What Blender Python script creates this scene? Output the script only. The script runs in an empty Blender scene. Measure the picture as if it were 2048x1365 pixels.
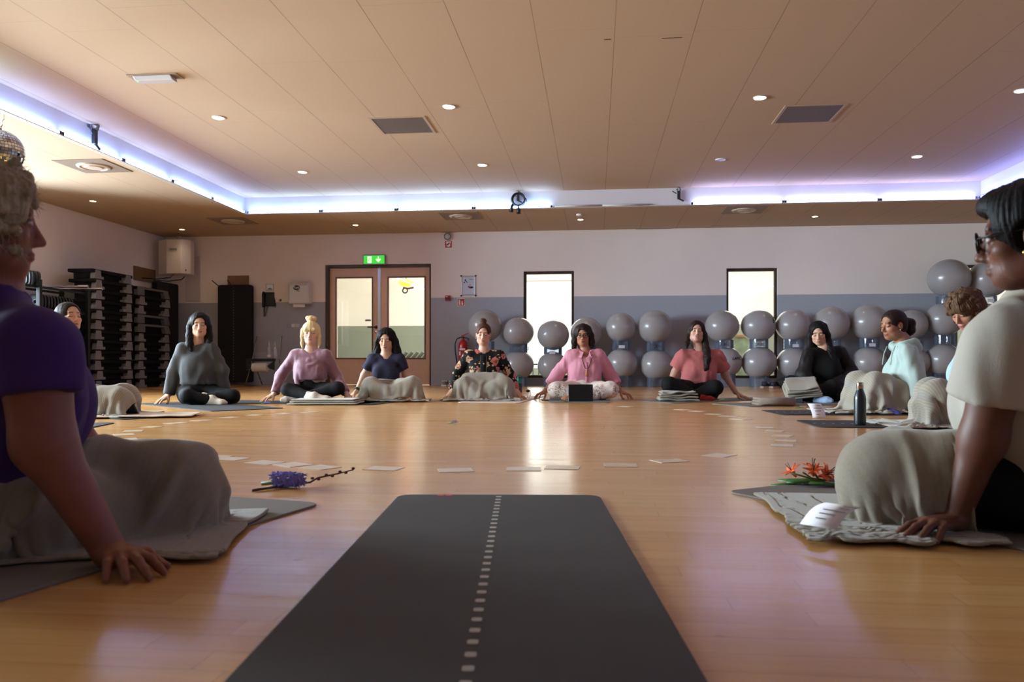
import bpy, math, random
import numpy as np
from mathutils import Vector, Matrix, Euler
random.seed(7)
C = bpy.context.scene.collection
PI = math.pi
# ---------------------------------------------------------------- measured camera (28 mm, eye 0.40 m above the floor)
FPX, HC, YH, TH = 1593.0, 0.40, 727.0, math.radians(5.95)
CD = (-math.sin(TH), math.cos(TH)); CR = (math.cos(TH), math.sin(TH))
def ray(px, py):
    a = (px - 1024) / FPX
    return CD[0] + CR[0] * a, CD[1] + CR[1] * a, (YH - py) / FPX
def Zp(px, py, z=0.0):                     # point on a horizontal plane
    x, y, b = ray(px, py); t = (z - HC) / b
    return Vector((x * t, y * t, z))
def Yp(px, py, Y):                         # point on a plane parallel to the back wall
    x, y, b = ray(px, py); t = Y / y
    return Vector((x * t, Y, HC + b * t))
def Xp(px, py, X):
    x, y, b = ray(px, py); t = X / x
    return Vector((X, y * t, HC + b * t))
def lin(r, g, b):
    f = lambda c: (c / 255 / 12.92) if c / 255 <= .04045 else ((c / 255 + .055) / 1.055) ** 2.4
    return (f(r), f(g), f(b), 1.0)
# ---------------------------------------------------------------- materials
MATS = {}
def mat(name, col=(128, 128, 128), rough=.5, metal=0, spec=.5, emit=None, es=0, noise=0, nscale=40, bump=0, bscale=200, alpha=None, coat=0, attr=None, sheen=0):
    if name in MATS: return MATS[name]
    m = bpy.data.materials.new(name); m.use_nodes = True
    nt = m.node_tree; p = nt.nodes['Principled BSDF']
    c = lin(*col)
    p.inputs['Base Color'].default_value = c
    p.inputs['Roughness'].default_value = rough; p.inputs['Metallic'].default_value = metal
    p.inputs['Specular IOR Level'].default_value = spec
    p.inputs['Coat Weight'].default_value = coat
    if sheen: p.inputs['Sheen Weight'].default_value = sheen
    if emit: p.inputs['Emission Color'].default_value = lin(*emit); p.inputs['Emission Strength'].default_value = es
    if attr:
        a = nt.nodes.new('ShaderNodeAttribute'); a.attribute_name = attr
        nt.links.new(a.outputs['Color'], p.inputs['Base Color'])
    if noise or bump:
        tc = nt.nodes.new('ShaderNodeTexCoord')
    if noise:
        n = nt.nodes.new('ShaderNodeTexNoise'); n.inputs['Scale'].default_value = nscale; n.inputs['Detail'].default_value = 4
        nt.links.new(tc.outputs['Object'], n.inputs['Vector'])
        mx = nt.nodes.new('ShaderNodeMix'); mx.data_type = 'RGBA'
        mx.inputs['A'].default_value = tuple(x * (1 - noise) for x in c[:3]) + (1,)
        mx.inputs['B'].default_value = tuple(min(1, x * (1 + noise)) for x in c[:3]) + (1,)
        nt.links.new(n.outputs['Fac'], mx.inputs['Factor']); nt.links.new(mx.outputs['Result'], p.inputs['Base Color'])
    if bump:
        n2 = nt.nodes.new('ShaderNodeTexNoise'); n2.inputs['Scale'].default_value = bscale; n2.inputs['Detail'].default_value = 3
        nt.links.new(tc.outputs['Object'], n2.inputs['Vector'])
        b = nt.nodes.new('ShaderNodeBump'); b.inputs['Strength'].default_value = bump; b.inputs['Distance'].default_value = .01
        nt.links.new(n2.outputs['Fac'], b.inputs['Height']); nt.links.new(b.outputs['Normal'], p.inputs['Normal'])
    MATS[name] = m
    return m
class NT:                                  # small node helper
    def __init__(s, m): s.nt = m.node_tree; s.p = s.nt.nodes.get('Principled BSDF')
    def n(s, t, **k):
        o = s.nt.nodes.new(t)
        for a, v in k.items(): setattr(o, a, v)
        return o
    def l(s, a, b): s.nt.links.new(a, b)
    def val(s, x, inp):
        if isinstance(x, (int, float)): inp.default_value = x
        else: s.l(x, inp)
    def m(s, op, a, b=0.0, c=None):
        o = s.n('ShaderNodeMath', operation=op); s.val(a, o.inputs[0]); s.val(b, o.inputs[1])
        if c is not None: s.val(c, o.inputs[2])
        return o.outputs[0]
    def mix(s, f, a, b):
        o = s.n('ShaderNodeMix', data_type='RGBA'); s.val(f, o.inputs['Factor'])
        for x, k in ((a, 'A'), (b, 'B')):
            if isinstance(x, tuple): o.inputs[k].default_value = x
            else: s.l(x, o.inputs[k])
        return o.outputs['Result']
    def pos(s): return s.n('ShaderNodeNewGeometry').outputs['Position']
    def obj(s): return s.n('ShaderNodeTexCoord').outputs['Object']
    def sep(s, v): o = s.n('ShaderNodeSeparateXYZ'); s.l(v, o.inputs[0]); return o.outputs
    def comb(s, x, y, z):
        o = s.n('ShaderNodeCombineXYZ')
        for v, i in zip((x, y, z), o.inputs): s.val(v, i)
        return o.outputs[0]
    def noise(s, v, scale, detail=3, rough=.5):
        o = s.n('ShaderNodeTexNoise'); s.l(v, o.inputs['Vector']); o.inputs['Scale'].default_value = scale; o.inputs['Detail'].default_value = detail; o.inputs['Roughness'].default_value = rough
        return o.outputs['Fac']
    def bump(s, h, st, dist=.01):
        b = s.n('ShaderNodeBump'); b.inputs['Strength'].default_value = st; b.inputs['Distance'].default_value = dist
        s.l(h, b.inputs['Height']); s.l(b.outputs['Normal'], s.p.inputs['Normal'])
def newmat(name, rough=.6, spec=.5):
    m = bpy.data.materials.new(name); m.use_nodes = True; MATS[name] = m
    h = NT(m); h.p.inputs['Roughness'].default_value = rough; h.p.inputs['Specular IOR Level'].default_value = spec
    return m, h
def glass_mat(name, tint=(1, 1, 1), rough=0.0, refl=1.0, ior=1.5):
    m = bpy.data.materials.new(name); m.use_nodes = True; MATS[name] = m
    h = NT(m); nt = m.node_tree; nt.nodes.remove(h.p)
    t = h.n('ShaderNodeBsdfTransparent'); t.inputs[0].default_value = tint + (1,)
    g = h.n('ShaderNodeBsdfGlossy'); g.inputs['Roughness'].default_value = rough
    f = h.n('ShaderNodeFresnel'); f.inputs[0].default_value = ior
    mx = h.n('ShaderNodeMixShader'); h.l(h.m('MULTIPLY', f.outputs[0], refl), mx.inputs[0]); h.l(t.outputs[0], mx.inputs[1]); h.l(g.outputs[0], mx.inputs[2])
    h.l(mx.outputs[0], nt.nodes['Material Output'].inputs['Surface'])
    return m
# ---------------------------------------------------------------- mesh building
class MB:
    def __init__(s): s.v = []; s.f = []; s.mi = []; s.cur = 0
    def add(s, vs, fs):
        b = len(s.v); s.v += [tuple(v) for v in vs]; s.f += [tuple(i + b for i in f) for f in fs]; s.mi += [s.cur] * len(fs); return s
    def box(s, lo, hi, M=None):
        x0, y0, z0 = lo; x1, y1, z1 = hi
        vs = [Vector(p) for p in ((x0, y0, z0), (x1, y0, z0), (x1, y1, z0), (x0, y1, z0), (x0, y0, z1), (x1, y0, z1), (x1, y1, z1), (x0, y1, z1))]
        if M is not None: vs = [M @ v for v in vs]
        return s.add(vs, [(0, 3, 2, 1), (4, 5, 6, 7), (0, 1, 5, 4), (1, 2, 6, 5), (2, 3, 7, 6), (3, 0, 4, 7)])
    def prism(s, pts, ext, M=None):        # polygon (3d points, ccw seen against ext) extruded along ext
        n = len(pts); e = Vector(ext); a = [Vector(p) for p in pts]; vs = a + [p + e for p in a]
        if M is not None: vs = [M @ v for v in vs]
        return s.add(vs, [tuple(range(n))[::-1], tuple(range(n, 2 * n))] + [(i, (i + 1) % n, n + (i + 1) % n, n + i) for i in range(n)])
    def tube(s, path, r, n=8, caps=True):
        path = [Vector(p) for p in path]; k = len(path)
        rs = r if isinstance(r, (list, tuple)) else [r] * k
        vs = []; prev = None
        for i, p in enumerate(path):
            d = (path[min(i + 1, k - 1)] - path[max(i - 1, 0)])
            d = d.normalized() if d.length > 1e-9 else Vector((0, 0, 1))
            if prev is None:
                u = d.orthogonal().normalized()
            else:
                u = (prev - d * prev.dot(d)); u = u.normalized() if u.length > 1e-6 else d.orthogonal().normalized()
            prev = u; w = d.cross(u)
            vs += [p + (u * math.cos(2 * PI * j / n) + w * math.sin(2 * PI * j / n)) * rs[i] for j in range(n)]
        fs = [(i * n + j, i * n + (j + 1) % n, (i + 1) * n + (j + 1) % n, (i + 1) * n + j) for i in range(k - 1) for j in range(n)]
        if caps: fs += [tuple(range(n))[::-1], tuple(range((k - 1) * n, k * n))]
        return s.add(vs, fs)
    def cyl(s, a, b, r, r2=None, n=20): return s.tube([a, b], [r, r if r2 is None else r2], n)
    def lathe(s, prof, c=(0, 0, 0), n=28, M=None):   # prof: (radius, height) along z
        c = Vector(c); vs = []; k = len(prof)
        for r, z in prof:
            for j in range(n):
                v = Vector((max(r, 1e-5) * math.cos(2 * PI * j / n), max(r, 1e-5) * math.sin(2 * PI * j / n), z))
                vs.append((M @ v if M is not None else v) + c)
        fs = [(i * n + j, i * n + (j + 1) % n, (i + 1) * n + (j + 1) % n, (i + 1) * n + j) for i in range(k - 1) for j in range(n)]
        fs += [tuple(range(n))[::-1], tuple(range((k - 1) * n, k * n))]
        return s.add(vs, fs)
    def sphere(s, c, r, n=24, m=14, M=None):
        rx, ry, rz = r if isinstance(r, (tuple, list)) else (r, r, r)
        prof = []
        c = Vector(c); vs = []; fs = []
        for i in range(m + 1):
            t = PI * i / m
            for j in range(n):
                v = Vector((rx * max(math.sin(t), 1e-4) * math.cos(2 * PI * j / n), ry * max(math.sin(t), 1e-4) * math.sin(2 * PI * j / n), -rz * math.cos(t)))
                vs.append((M @ v if M is not None else v) + c)
        fs = [(i * n + j, i * n + (j + 1) % n, (i + 1) * n + (j + 1) % n, (i + 1) * n + j) for i in range(m) for j in range(n)]
        return s.add(vs, fs)
    def torus(s, c, R, r, n=32, k=8, M=None):
        vs = []; c = Vector(c)
        for i in range(n):
            for j in range(k):
                a = 2 * PI * i / n; b = 2 * PI * j / k
                v = Vector(((R + r * math.cos(b)) * math.cos(a), (R + r * math.cos(b)) * math.sin(a), r * math.sin(b)))
                vs.append((M @ v if M is not None else v) + c)
        fs = [(i * k + j, ((i + 1) % n) * k + j, ((i + 1) % n) * k + (j + 1) % k, i * k + (j + 1) % k) for i in range(n) for j in range(k)]
        return s.add(vs, fs)
    def ring(s, ro, ri, z0, z1, c=(0, 0, 0), n=40, M=None):
        vs = []; c = Vector(c)
        for r, z in ((ro, z0), (ro, z1), (ri, z1), (ri, z0)):
            for j in range(n):
                v = Vector((r * math.cos(2 * PI * j / n), r * math.sin(2 * PI * j / n), z))
                vs.append((M @ v if M is not None else v) + c)
        fs = [(i * n + j, i * n + (j + 1) % n, ((i + 1) % 4) * n + (j + 1) % n, ((i + 1) % 4) * n + j) for i in range(4) for j in range(n)]
        return s.add(vs, fs)
    def build(s, name, mats, parent=None, smooth=False, bevel=0, loc=None, rotz=0, segs=2, angle=None):
        me = bpy.data.meshes.new(name); me.from_pydata(s.v, [], s.f)
        for m in (mats if isinstance(mats, (list, tuple)) else [mats]): me.materials.append(m)
        me.polygons.foreach_set('material_index', s.mi)
        me.validate(); me.update()
        o = bpy.data.objects.new(name, me); C.objects.link(o)
        if smooth:
            me.polygons.foreach_set('use_smooth', [True] * len(me.polygons))
            if angle is not None: me.set_sharp_from_angle(angle=math.radians(angle))
        if parent: o.parent = parent
        if loc is not None: o.location = loc
        if rotz: o.rotation_euler = (0, 0, rotz)
        if bevel:
            b = o.modifiers.new('bevel', 'BEVEL'); b.width = bevel; b.segments = segs; b.limit_method = 'ANGLE'
        return o
def arr_mesh(name, V, F, mats, parent=None, smooth=True, col=None, uv=None):
    me = bpy.data.meshes.new(name)
    V = np.asarray(V, np.float32); F = np.asarray(F, np.int32); k = F.shape[1]
    me.vertices.add(len(V)); me.vertices.foreach_set('co', V.ravel())
    me.loops.add(F.size); me.loops.foreach_set('vertex_index', F.ravel())
    me.polygons.add(len(F)); me.polygons.foreach_set('loop_start', np.arange(0, F.size, k, dtype=np.int32)); me.polygons.foreach_set('loop_total', np.full(len(F), k, np.int32))
    me.update(calc_edges=True); me.validate()
    if smooth: me.polygons.foreach_set('use_smooth', np.ones(len(me.polygons), bool))
    if col is not None:
        a = me.color_attributes.new('Col', 'FLOAT_COLOR', 'POINT')
        a.data.foreach_set('color', np.c_[col, np.ones(len(col))].astype(np.float32).ravel())
    if uv is not None:
        u = me.uv_layers.new(name='UVMap'); u.data.foreach_set('uv', np.asarray(uv, np.float32)[F.ravel()].ravel())
    for m in (mats if isinstance(mats, (list, tuple)) else [mats]): me.materials.append(m)
    o = bpy.data.objects.new(name, me); C.objects.link(o)
    if parent: o.parent = parent
    return o
def tag(o, label, cat, group=None):
    o['label'] = label; o['category'] = cat
    if group: o['group'] = group
    return o
def thing(name, label, cat, loc=(0, 0, 0), rotz=0, group=None):
    o = bpy.data.objects.new(name, None); C.objects.link(o); o.empty_display_size = .05
    o.location = loc; o.rotation_euler = (0, 0, rotz)
    return tag(o, label, cat, group)
def dup(root, loc, rotz=None, label=None, group=None):
    r = root.copy(); C.objects.link(r); r.location = loc
    if rotz is not None: r.rotation_euler = (0, 0, rotz)
    if label: r['label'] = label
    if group: r['group'] = group
    for ch in list(root.children):
        c = ch.copy(); C.objects.link(c); c.parent = r
        for g in list(ch.children):
            d = g.copy(); C.objects.link(d); d.parent = c
    return r
def struct(o): o['kind'] = 'structure'; return o
def text(name, body, size, m, parent, loc, rot, depth=.0008, sx=1, align='CENTER'):
    cu = bpy.data.curves.new(name, 'FONT'); cu.body = body; cu.size = size; cu.extrude = depth; cu.align_x = align; cu.align_y = 'CENTER'; cu.offset = size * .02
    t = bpy.data.objects.new(name, cu); C.objects.link(t)
    dg = bpy.context.evaluated_depsgraph_get(); me = bpy.data.meshes.new_from_object(t.evaluated_get(dg))
    bpy.data.objects.remove(t)
    o = bpy.data.objects.new(name, me); C.objects.link(o); me.materials.clear(); me.materials.append(m)
    o.parent = parent; o.location = loc; o.rotation_euler = rot; o.scale = (sx, 1, 1)
    return o
ORD = ['first', 'second', 'third', 'fourth', 'fifth', 'sixth', 'seventh', 'eighth', 'ninth', 'tenth', 'eleventh', 'twelfth', 'thirteenth', 'fourteenth', 'fifteenth', 'sixteenth', 'seventeenth', 'eighteenth', 'nineteenth', 'twentieth']
def area(name, loc, rot, sx, sy, power, col, spread=None):
    l = bpy.data.lights.new(name, 'AREA'); l.shape = 'RECTANGLE'; l.size = sx; l.size_y = sy; l.energy = power; l.color = col
    if spread: l.spread = spread
    o = bpy.data.objects.new(name, l); C.objects.link(o); o.location = loc; o.rotation_euler = rot
    return o
# ================================================================ the room
XW, YB, YR, ZU, ZL = 8.0, 14.1, -3.0, 3.02, 2.75       # half width, back wall, rear wall, upper and lower ceiling
CX, CY0, CY1 = 5.53, -1.6, 12.1                         # the raised ceiling field
# wall paint: off white above a grey dado
def wall_paint(name, up, low, zl=1.52, zr=1.58):
    m, h = newmat(name, .75, .3)
    s = h.sep(h.pos())
    line = h.m('ADD', zl, h.m('MULTIPLY', h.m('GREATER_THAN', s[0], -4.0), zr - zl))
    f = h.m('GREATER_THAN', s[2], line)
    n = h.noise(h.pos(), 1.3, 4)
    c = h.mix(f, lin(*low), lin(*up))
    hv = h.n('ShaderNodeHueSaturation'); h.l(c, hv.inputs['Color']); h.l(h.m('ADD', h.m('MULTIPLY', n, .12), .94), hv.inputs['Value'])
    h.l(hv.outputs[0], h.p.inputs['Base Color'])
    h.bump(h.noise(h.pos(), 170, 3), .25, .004)
    return m
M_WALL = wall_paint('wall_paint', (236, 225, 220), (168, 170, 180))
M_HALL = wall_paint('hall_paint', (240, 236, 226), (140, 146, 132), 1.55, 1.55)
# ceiling boards: 0.62 m wide, seams running away from the viewer
m, h = newmat('ceiling_boards', .85, .2); M_CEIL = m
s = h.sep(h.pos())
fr = h.m('FRACT', h.m('DIVIDE', h.m('ADD', s[0], 0.62 * 40 - .072), .622))
seam = h.m('LESS_THAN', fr, .0085)
row = h.m('FLOOR', h.m('DIVIDE', h.m('ADD', s[0], 0.62 * 40 - .072), .622))
off = h.m('FRACT', h.m('MULTIPLY', h.m('SINE', h.m('MULTIPLY', row, 12.9)), 437.5))
cross = h.m('LESS_THAN', h.m('FRACT', h.m('ADD', h.m('DIVIDE', s[1], 2.4), off)), .0022)
vis = h.m('MULTIPLY', h.m('ADD', h.m('MULTIPLY', h.noise(h.pos(), .9, 2), 1.2), .1), .95)
f = h.m('MULTIPLY', h.m('MAXIMUM', seam, h.m('MULTIPLY', cross, .3)), h.m('MULTIPLY', vis, .8))
n = h.noise(h.pos(), 260, 2)
base = h.mix(n, lin(180, 156, 132), lin(198, 173, 148))
h.l(h.mix(f, base, lin(70, 52, 40)), h.p.inputs['Base Color'])
h.bump(n, .3, .003)
# beech strip floor, strips running across the room
m, h = newmat('beech_strip_floor', .2, .36); M_FLOOR = m
s = h.sep(h.pos())
br = h.n('ShaderNodeTexBrick', offset=0.0)
rw = h.m('FLOOR', h.m('DIVIDE', s[1], .066)); sh_ = h.m('FRACT', h.m('MULTIPLY', h.m('SINE', h.m('MULTIPLY', rw, 12.9898)), 437.585)); h.l(h.comb(h.m('ADD', s[0], h.m('MULTIPLY', sh_, 3.7)), s[1], 0.0), br.inputs['Vector'])
for k, v in (('Scale', 1.0), ('Mortar Size', .0011), ('Brick Width', .52), ('Row Height', .066), ('Mortar Smooth', .2), ('Bias', -.2)): br.inputs[k].default_value = v
br.inputs['Color1'].default_value = lin(206, 158, 100); br.inputs['Color2'].default_value = lin(192, 140, 84); br.inputs['Mortar'].default_value = lin(176, 128, 82)
g = h.noise(h.comb(h.m('MULTIPLY', s[0], 1.6), h.m('MULTIPLY', s[1], 34.0), 0.0), 1.6, 5, .6)
hv = h.n('ShaderNodeHueSaturation'); h.l(br.outputs['Color'], hv.inputs['Color']); h.l(h.m('ADD', h.m('MULTIPLY', g, .42), .8), hv.inputs['Value'])
sp = h.m('GREATER_THAN', h.noise(h.comb(h.m('MULTIPLY', s[0], 1.0), h.m('MULTIPLY', s[1], 1.9), 0.0), 14, 2), .735)
h.l(h.mix(h.m('MULTIPLY', sp, .35), hv.outputs[0], lin(120, 74, 44)), h.p.inputs['Base Color'])
rr = h.m('ADD', h.m('MULTIPLY', h.noise(h.comb(h.m('MULTIPLY', s[0], .8), h.m('MULTIPLY', s[1], 12.0), 0.0), 2.0, 3), .14), .15)
h.l(rr, h.p.inputs['Roughness'])
h.bump(h.noise(h.comb(h.m('MULTIPLY', s[0], .5), h.m('MULTIPLY', s[1], 15.0), 0.0), 4.0, 3), .05, .004)
M_WHITE = mat('white_paint', (232, 228, 226), .6)
M_FASCIA = mat('fascia_paint', (214, 208, 212), .7, bump=.15, bscale=160)
M_BROWN = mat('dark_brown_frame', (62, 44, 34), .45)
M_BEECH = mat('door_veneer', (222, 182, 154), .45, noise=.1, nscale=9)
M_ALU = mat('brushed_aluminium', (190, 190, 196), .35, .9)
M_BLK = mat('black_plastic', (14, 14, 16), .4)
M_DGREY = mat('dark_grey_metal', (60, 60, 62), .4, .6)
M_CHROME = mat('chrome', (210, 210, 215), .18, 1)
M_GLASS = glass_mat('window_glass', (.97, .985, .97))

fl = struct(MB().box((-XW - .3, YR - .3, -.12), (XW + .3, YB + .27, 0)).build('floor', M_FLOOR))
# ceiling: lower border, fascia, raised field
b = MB()
b.box((-XW, YR, ZL), (-CX, YB, ZL + .1)); b.box((CX, YR, ZL), (XW, YB, ZL + .1))
b.box((-CX, CY1, ZL), (CX, YB, ZL + .1)); b.box((-CX, YR, ZL), (CX, CY0, ZL + .1))
b.box((-CX - .1, CY0 - .1, ZU), (CX + .1, CY1 + .1, ZU + .1))
ceil = b
# a few dark tears along board seams near the viewer
b.cur = 1
p0 = Zp(1208, 79, ZU); p1 = Zp(1364, 75, ZU)
b.box((p0.x, p0.y - .006, ZU - .002), (p0.x + .055, p0.y + .004, ZU)); b.box((p1.x - .16, p1.y - .005, ZU - .002), (p1.x, p1.y + .004, ZU))
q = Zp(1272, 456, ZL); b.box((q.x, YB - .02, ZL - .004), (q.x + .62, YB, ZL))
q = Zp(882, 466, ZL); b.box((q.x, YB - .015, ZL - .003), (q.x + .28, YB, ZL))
struct(b.build('ceiling', [M_CEIL, M_DGREY]))
b = MB()
e_ = .012; b.box((-CX - .05, CY0, ZL + .001), (-CX + e_, CY1, ZU)); b.box((CX - e_, CY0, ZL + .001), (CX + .05, CY1, ZU)); b.box((-CX, CY1 - e_, ZL + .001), (CX, CY1 + .05, ZU)); b.box((-CX, CY0 - .05, ZL + .001), (CX, CY0 + e_, ZU))
struct(b.build('trim_1', M_FASCIA))
# slim ledge at the foot of the fascia that carries the tubes
b = MB()
b.box((-CX, CY1 - .07, ZL - .004), (CX, CY1, ZL + .006)); b.box((-CX, CY0, ZL - .004), (-CX + .07, CY1 - .07, ZL + .006)); b.box((CX - .07, CY0, ZL - .004), (CX, CY1 - .07, ZL + .006)); b.box((-CX, CY0, ZL - .004), (CX, CY0 + .07, ZL + .006))
struct(b.build('trim_2', mat('ledge_paint', (188, 176, 168), .6)))
# back wall with its door and window openings
W1 = (-1.264, -.369, .14, 2.035); W2 = (2.264, 3.13, .14, 2.045); W3 = (6.05, 6.95, .14, 2.055); DR = (-4.90, -2.935, 0, 2.195)
b = MB(); T = .26
xs = [(-XW - .3, DR[0]), (DR[1], W1[0]), (W1[1], W2[0]), (W2[1], W3[0]), (W3[1], XW + .3)]
for x0, x1 in xs: b.box((x0, YB, 0), (x1, YB + T, ZL + .1))
for o in (DR, W1, W2, W3):
    b.box((o[0], YB, o[3]), (o[1], YB + T, ZL + .1))
    if o[2] > 0: b.box((o[0], YB, 0), (o[1], YB + T, o[2]))
struct(b.build('wall_back', M_WALL))
# left wall with the daylight windows (out of the photo's frame), right and rear walls
WL = [(3.2, 5.2), (5.5, 7.5), (7.8, 9.7)]; wz0, wz1 = .95, 2.45
b = MB(); ys = [YR - .3] + [v for w in WL for v in w] + [YB + T]
for i in range(0, len(ys), 2): b.box((-XW - .26, ys[i], 0), (-XW, ys[i + 1], ZL + .1))
for y0, y1 in WL: b.box((-XW - .26, y0, 0), (-XW, y1, wz0)); b.box((-XW - .26, y0, wz1), (-XW, y1, ZL + .1))
struct(b.build('wall_left', M_WALL))
struct(MB().box((XW, YR - .3, 0), (XW + .26, YB + T, ZL + .1)).build('wall_right', M_WALL))
struct(MB().box((-XW - .3, YR - .26, 0), (XW + .3, YR, ZL + .1)).build('wall_rear', M_WALL))
def window(n, o, y, fw, m, depth=.07):
    w = thing('window_%d' % n, 'x', 'x', ((o[0] + o[1]) / 2, y, o[2])); del w['label']; del w['category']; struct(w)
    hw = (o[1] - o[0]) / 2; H = o[3] - o[2]; f = MB()
    f.box((-hw, 0, 0), (-hw + fw, depth, H)); f.box((hw - fw, 0, 0), (hw, depth, H)); f.box((-hw + fw, 0, H - fw), (hw - fw, depth, H)); f.box((-hw + fw, 0, 0), (hw - fw, depth, fw))
    f.build('window_frame', m, w, bevel=.004)
    MB().box((-hw + fw, depth * .45, fw), (hw - fw, depth * .45 + .008, H - fw)).build('window_pane', M_GLASS, w)
    return w
for i, o in enumerate((W1, W2, W3)): window(i + 1, o, YB + .075, .047, M_BROWN)
for i, (y0, y1) in enumerate(WL):
    w = window(i + 4, (y0, y1, wz0, wz1), 0, .06, M_WHITE); w.location = (-XW - .16, (y0 + y1) / 2, wz0); w.rotation_euler = (0, 0, PI / 2)
# double door
d = struct(thing('door_1', 'x', 'x', (0, YB + .13, 0))); del d['label']; del d['category']
def E(px, py): p = Yp(px, py, YB + .14); return p.x, p.z
f = MB(); f.box((DR[0], -.10, 0), (DR[0] + .05, .06, DR[3])); f.box((DR[1] - .035, -.10, 0), (DR[1], .06, DR[3])); f.box((DR[0] + .05, -.10, DR[3] - .05), (DR[1] - .035, .06, DR[3]))
f.build('door_frame', M_BROWN, d, bevel=.004)
lx = DR[0] + .05; rx = DR[1] - .035; mx0 = E(757, 600)[0]; mx1 = E(762, 600)[0]
glz = (.50, 1.96)
def leaf(x0, x1, g0, g1):
    f = MB(); z1 = DR[3] - .055
    f.box((x0, 0, .01), (g0, .045, z1)); f.box((g1, 0, .01), (x1, .045, z1)); f.box((g0, 0, .01), (g1, .045, glz[0])); f.box((g0, 0, glz[1]), (g1, .045, z1))
    l = f.build('door_leaf', M_BEECH, d)
    t = MB()
    for a, c in (((g0 - .025, -.012, glz[0] - .025), (g0, 0, glz[1] + .025)), ((g1, -.012, glz[0] - .025), (g1 + .025, 0, glz[1] + .025)), ((g0, -.012, glz[1]), (g1, 0, glz[1] + .025)), ((g0, -.012, glz[0] - .025), (g1, 0, glz[0]))): t.box(a, c)
    t.build('glazing_bead', mat('bead_brown', (112, 78, 58), .45), l, bevel=.003)
    MB().box((g0, .018, glz[0]), (g1, .026, glz[1])).build('glass_pane', M_GLASS, l)
    return l
L1 = leaf(lx, mx0, E(674, 600)[0], E(744, 600)[0]); L2 = leaf(mx1, rx, E(778, 600)[0], E(849, 600)[0])
MB().box((mx0 - .012, -.014, .01), (mx1 + .002, -.001, DR[3] - .055)).build('astragal', M_ALU, d, bevel=.003)
hx, hz = E(753, 655)
g = MB(); g.lathe([(.03, 0), (.03, .012)], (0, 0, 0), 20, Matrix.Rotation(PI / 2, 3, 'X')); g.tube([(0, -.01, 0), (0, -.055, 0), (-.02, -.06, 0), (-.15, -.06, 0)], .011, 10)
g.build('door_handle', M_BLK, L1, True, loc=(hx, 0, hz), angle=40)
g = MB(); g.lathe([(.028, 0), (.028, .014), (.02, .018)], (0, 0, 0), 20, Matrix.Rotation(PI / 2, 3, 'X')); g.build('lock_cylinder', M_CHROME, L1, True, loc=(hx, 0, E(753, 663.5)[1] - .01), angle=40)
sx_, sz_ = E(736, 641); st = MB().box((-.055, -.003, -.018), (.055, 0, .018)).build('door_sticker', M_WHITE, L1, loc=(sx_, .017, sz_))
text('lettering', 'DUWEN', .026, mat('sticker_blue', (50, 80, 150), .5), st, (0, -.004, 0), (PI / 2, 0, 0))
# ---------------------------------------------------------------- hall beyond
b = MB(); HY = 24.0; A = (-4.6, -.2, .25, 2.9)
b.box((-XW - .26, YB + T, -.12), (-XW, HY, 4.2)); b.box((XW, YB + T, -.12), (XW + .26, HY, 4.2))
for lo, hi in (((-XW - .26, HY, -.12), (A[0], HY + .2, 4.2)), ((A[1], HY, -.12), (XW + .26, HY + .2, 4.2)), ((A[0], HY, -.12), (A[1], HY + .2, A[2])), ((A[0], HY, A[3]), (A[1], HY + .2, 4.2))): b.box(lo, hi)
b.box((-XW, YB + T - .01, ZL + .1), (XW, YB + T, 4.2))
struct(b.build('wall_hall', M_HALL))
struct(MB().box((-XW, YB + T, 4.2), (XW, HY, 4.3)).build('ceiling_hall', mat('hall_ceiling', (235, 232, 225), .8)))
struct(MB().box((-XW, YB + .27, -.12), (XW, HY, -.001)).build('floor_hall', mat('hall_floor', (150, 140, 125), .35)))
w = window(7, A, HY + .05, .05, M_WHITE)  # added far window, brightens the view through the first tall window to white
# balustrade seen through the first window
r = thing('balustrade', 'dark railing with thin balusters seen through the tall window behind the ball stacks', 'railing', (-1.4, 17.2, 0))
MB().box((-1.6, -.02, .36), (1.6, .02, .39)).build('handrail', M_DGREY, r)
MB().box((-1.6, -.015, -.0), (1.6, .015, .03)).build('bottom_rail', M_DGREY, r)
bal = None
for i in range(26):
    x = -1.56 + i * .125
    if bal is None: bal = MB().box((-.009, -.009, .03), (.009, .009, .36)).build('baluster', M_DGREY, r, loc=(x, 0, 0))
    else: o = bal.copy(); C.objects.link(o); o.parent = r; o.location = (x, 0, 0)
# picture seen through the second window
p = Yp(1490, 702, 17.6); t = thing('framed_picture', 'wooden framed green picture seen through the tall window right of the salmon shirt', 'picture', (p.x, 17.6, .12))
MB().box((-.32, 0, 0), (.32, .02, .85)).build('picture_print', mat('print_green', (120, 138, 112), .6, noise=.9, nscale=5), t)
f = MB(); f.box((-.36, -.02, -.04), (-.31, .03, .89)); f.box((.31, -.02, -.04), (.36, .03, .89)); f.box((-.31, -.02, .84), (.31, .03, .89)); f.box((-.31, -.02, -.04), (.31, .03, .01)); f.build('picture_frame', mat('oak', (150, 105, 62), .5), t)
f = MB(); f.box((-.3, .03, -.12), (-.26, .3, .8)); f.box((.26, .03, -.12), (.3, .3, .8)); f.build('easel_leg', mat('oak'), t)
# warm lamp in the hall, seen through the right door pane
p = Yp(812, 566, 16.2); t = thing('hall_lamp', 'warm glowing lamp with black bracket seen through the right door pane', 'lamp', p)
MB().sphere((0, 0, .0), (.15, .15, .08)).build('bulb', mat('warm_bulb', (255, 180, 90), .5, emit=(255, 112, 20), es=9), t, True)
g = MB(); g.tube([(-.06, 0, -.1), (.04, 0, -.12), (.16, 0, -.1)], .02); g.torus((-.02, 0, -.16), .05, .014, M=Matrix.Rotation(PI / 2, 3, 'X')); g.tube([(0, 0, .06), (0, 0, 4.2 - p.z)], .008); g.build('bracket', M_BLK, t, True)
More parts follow.
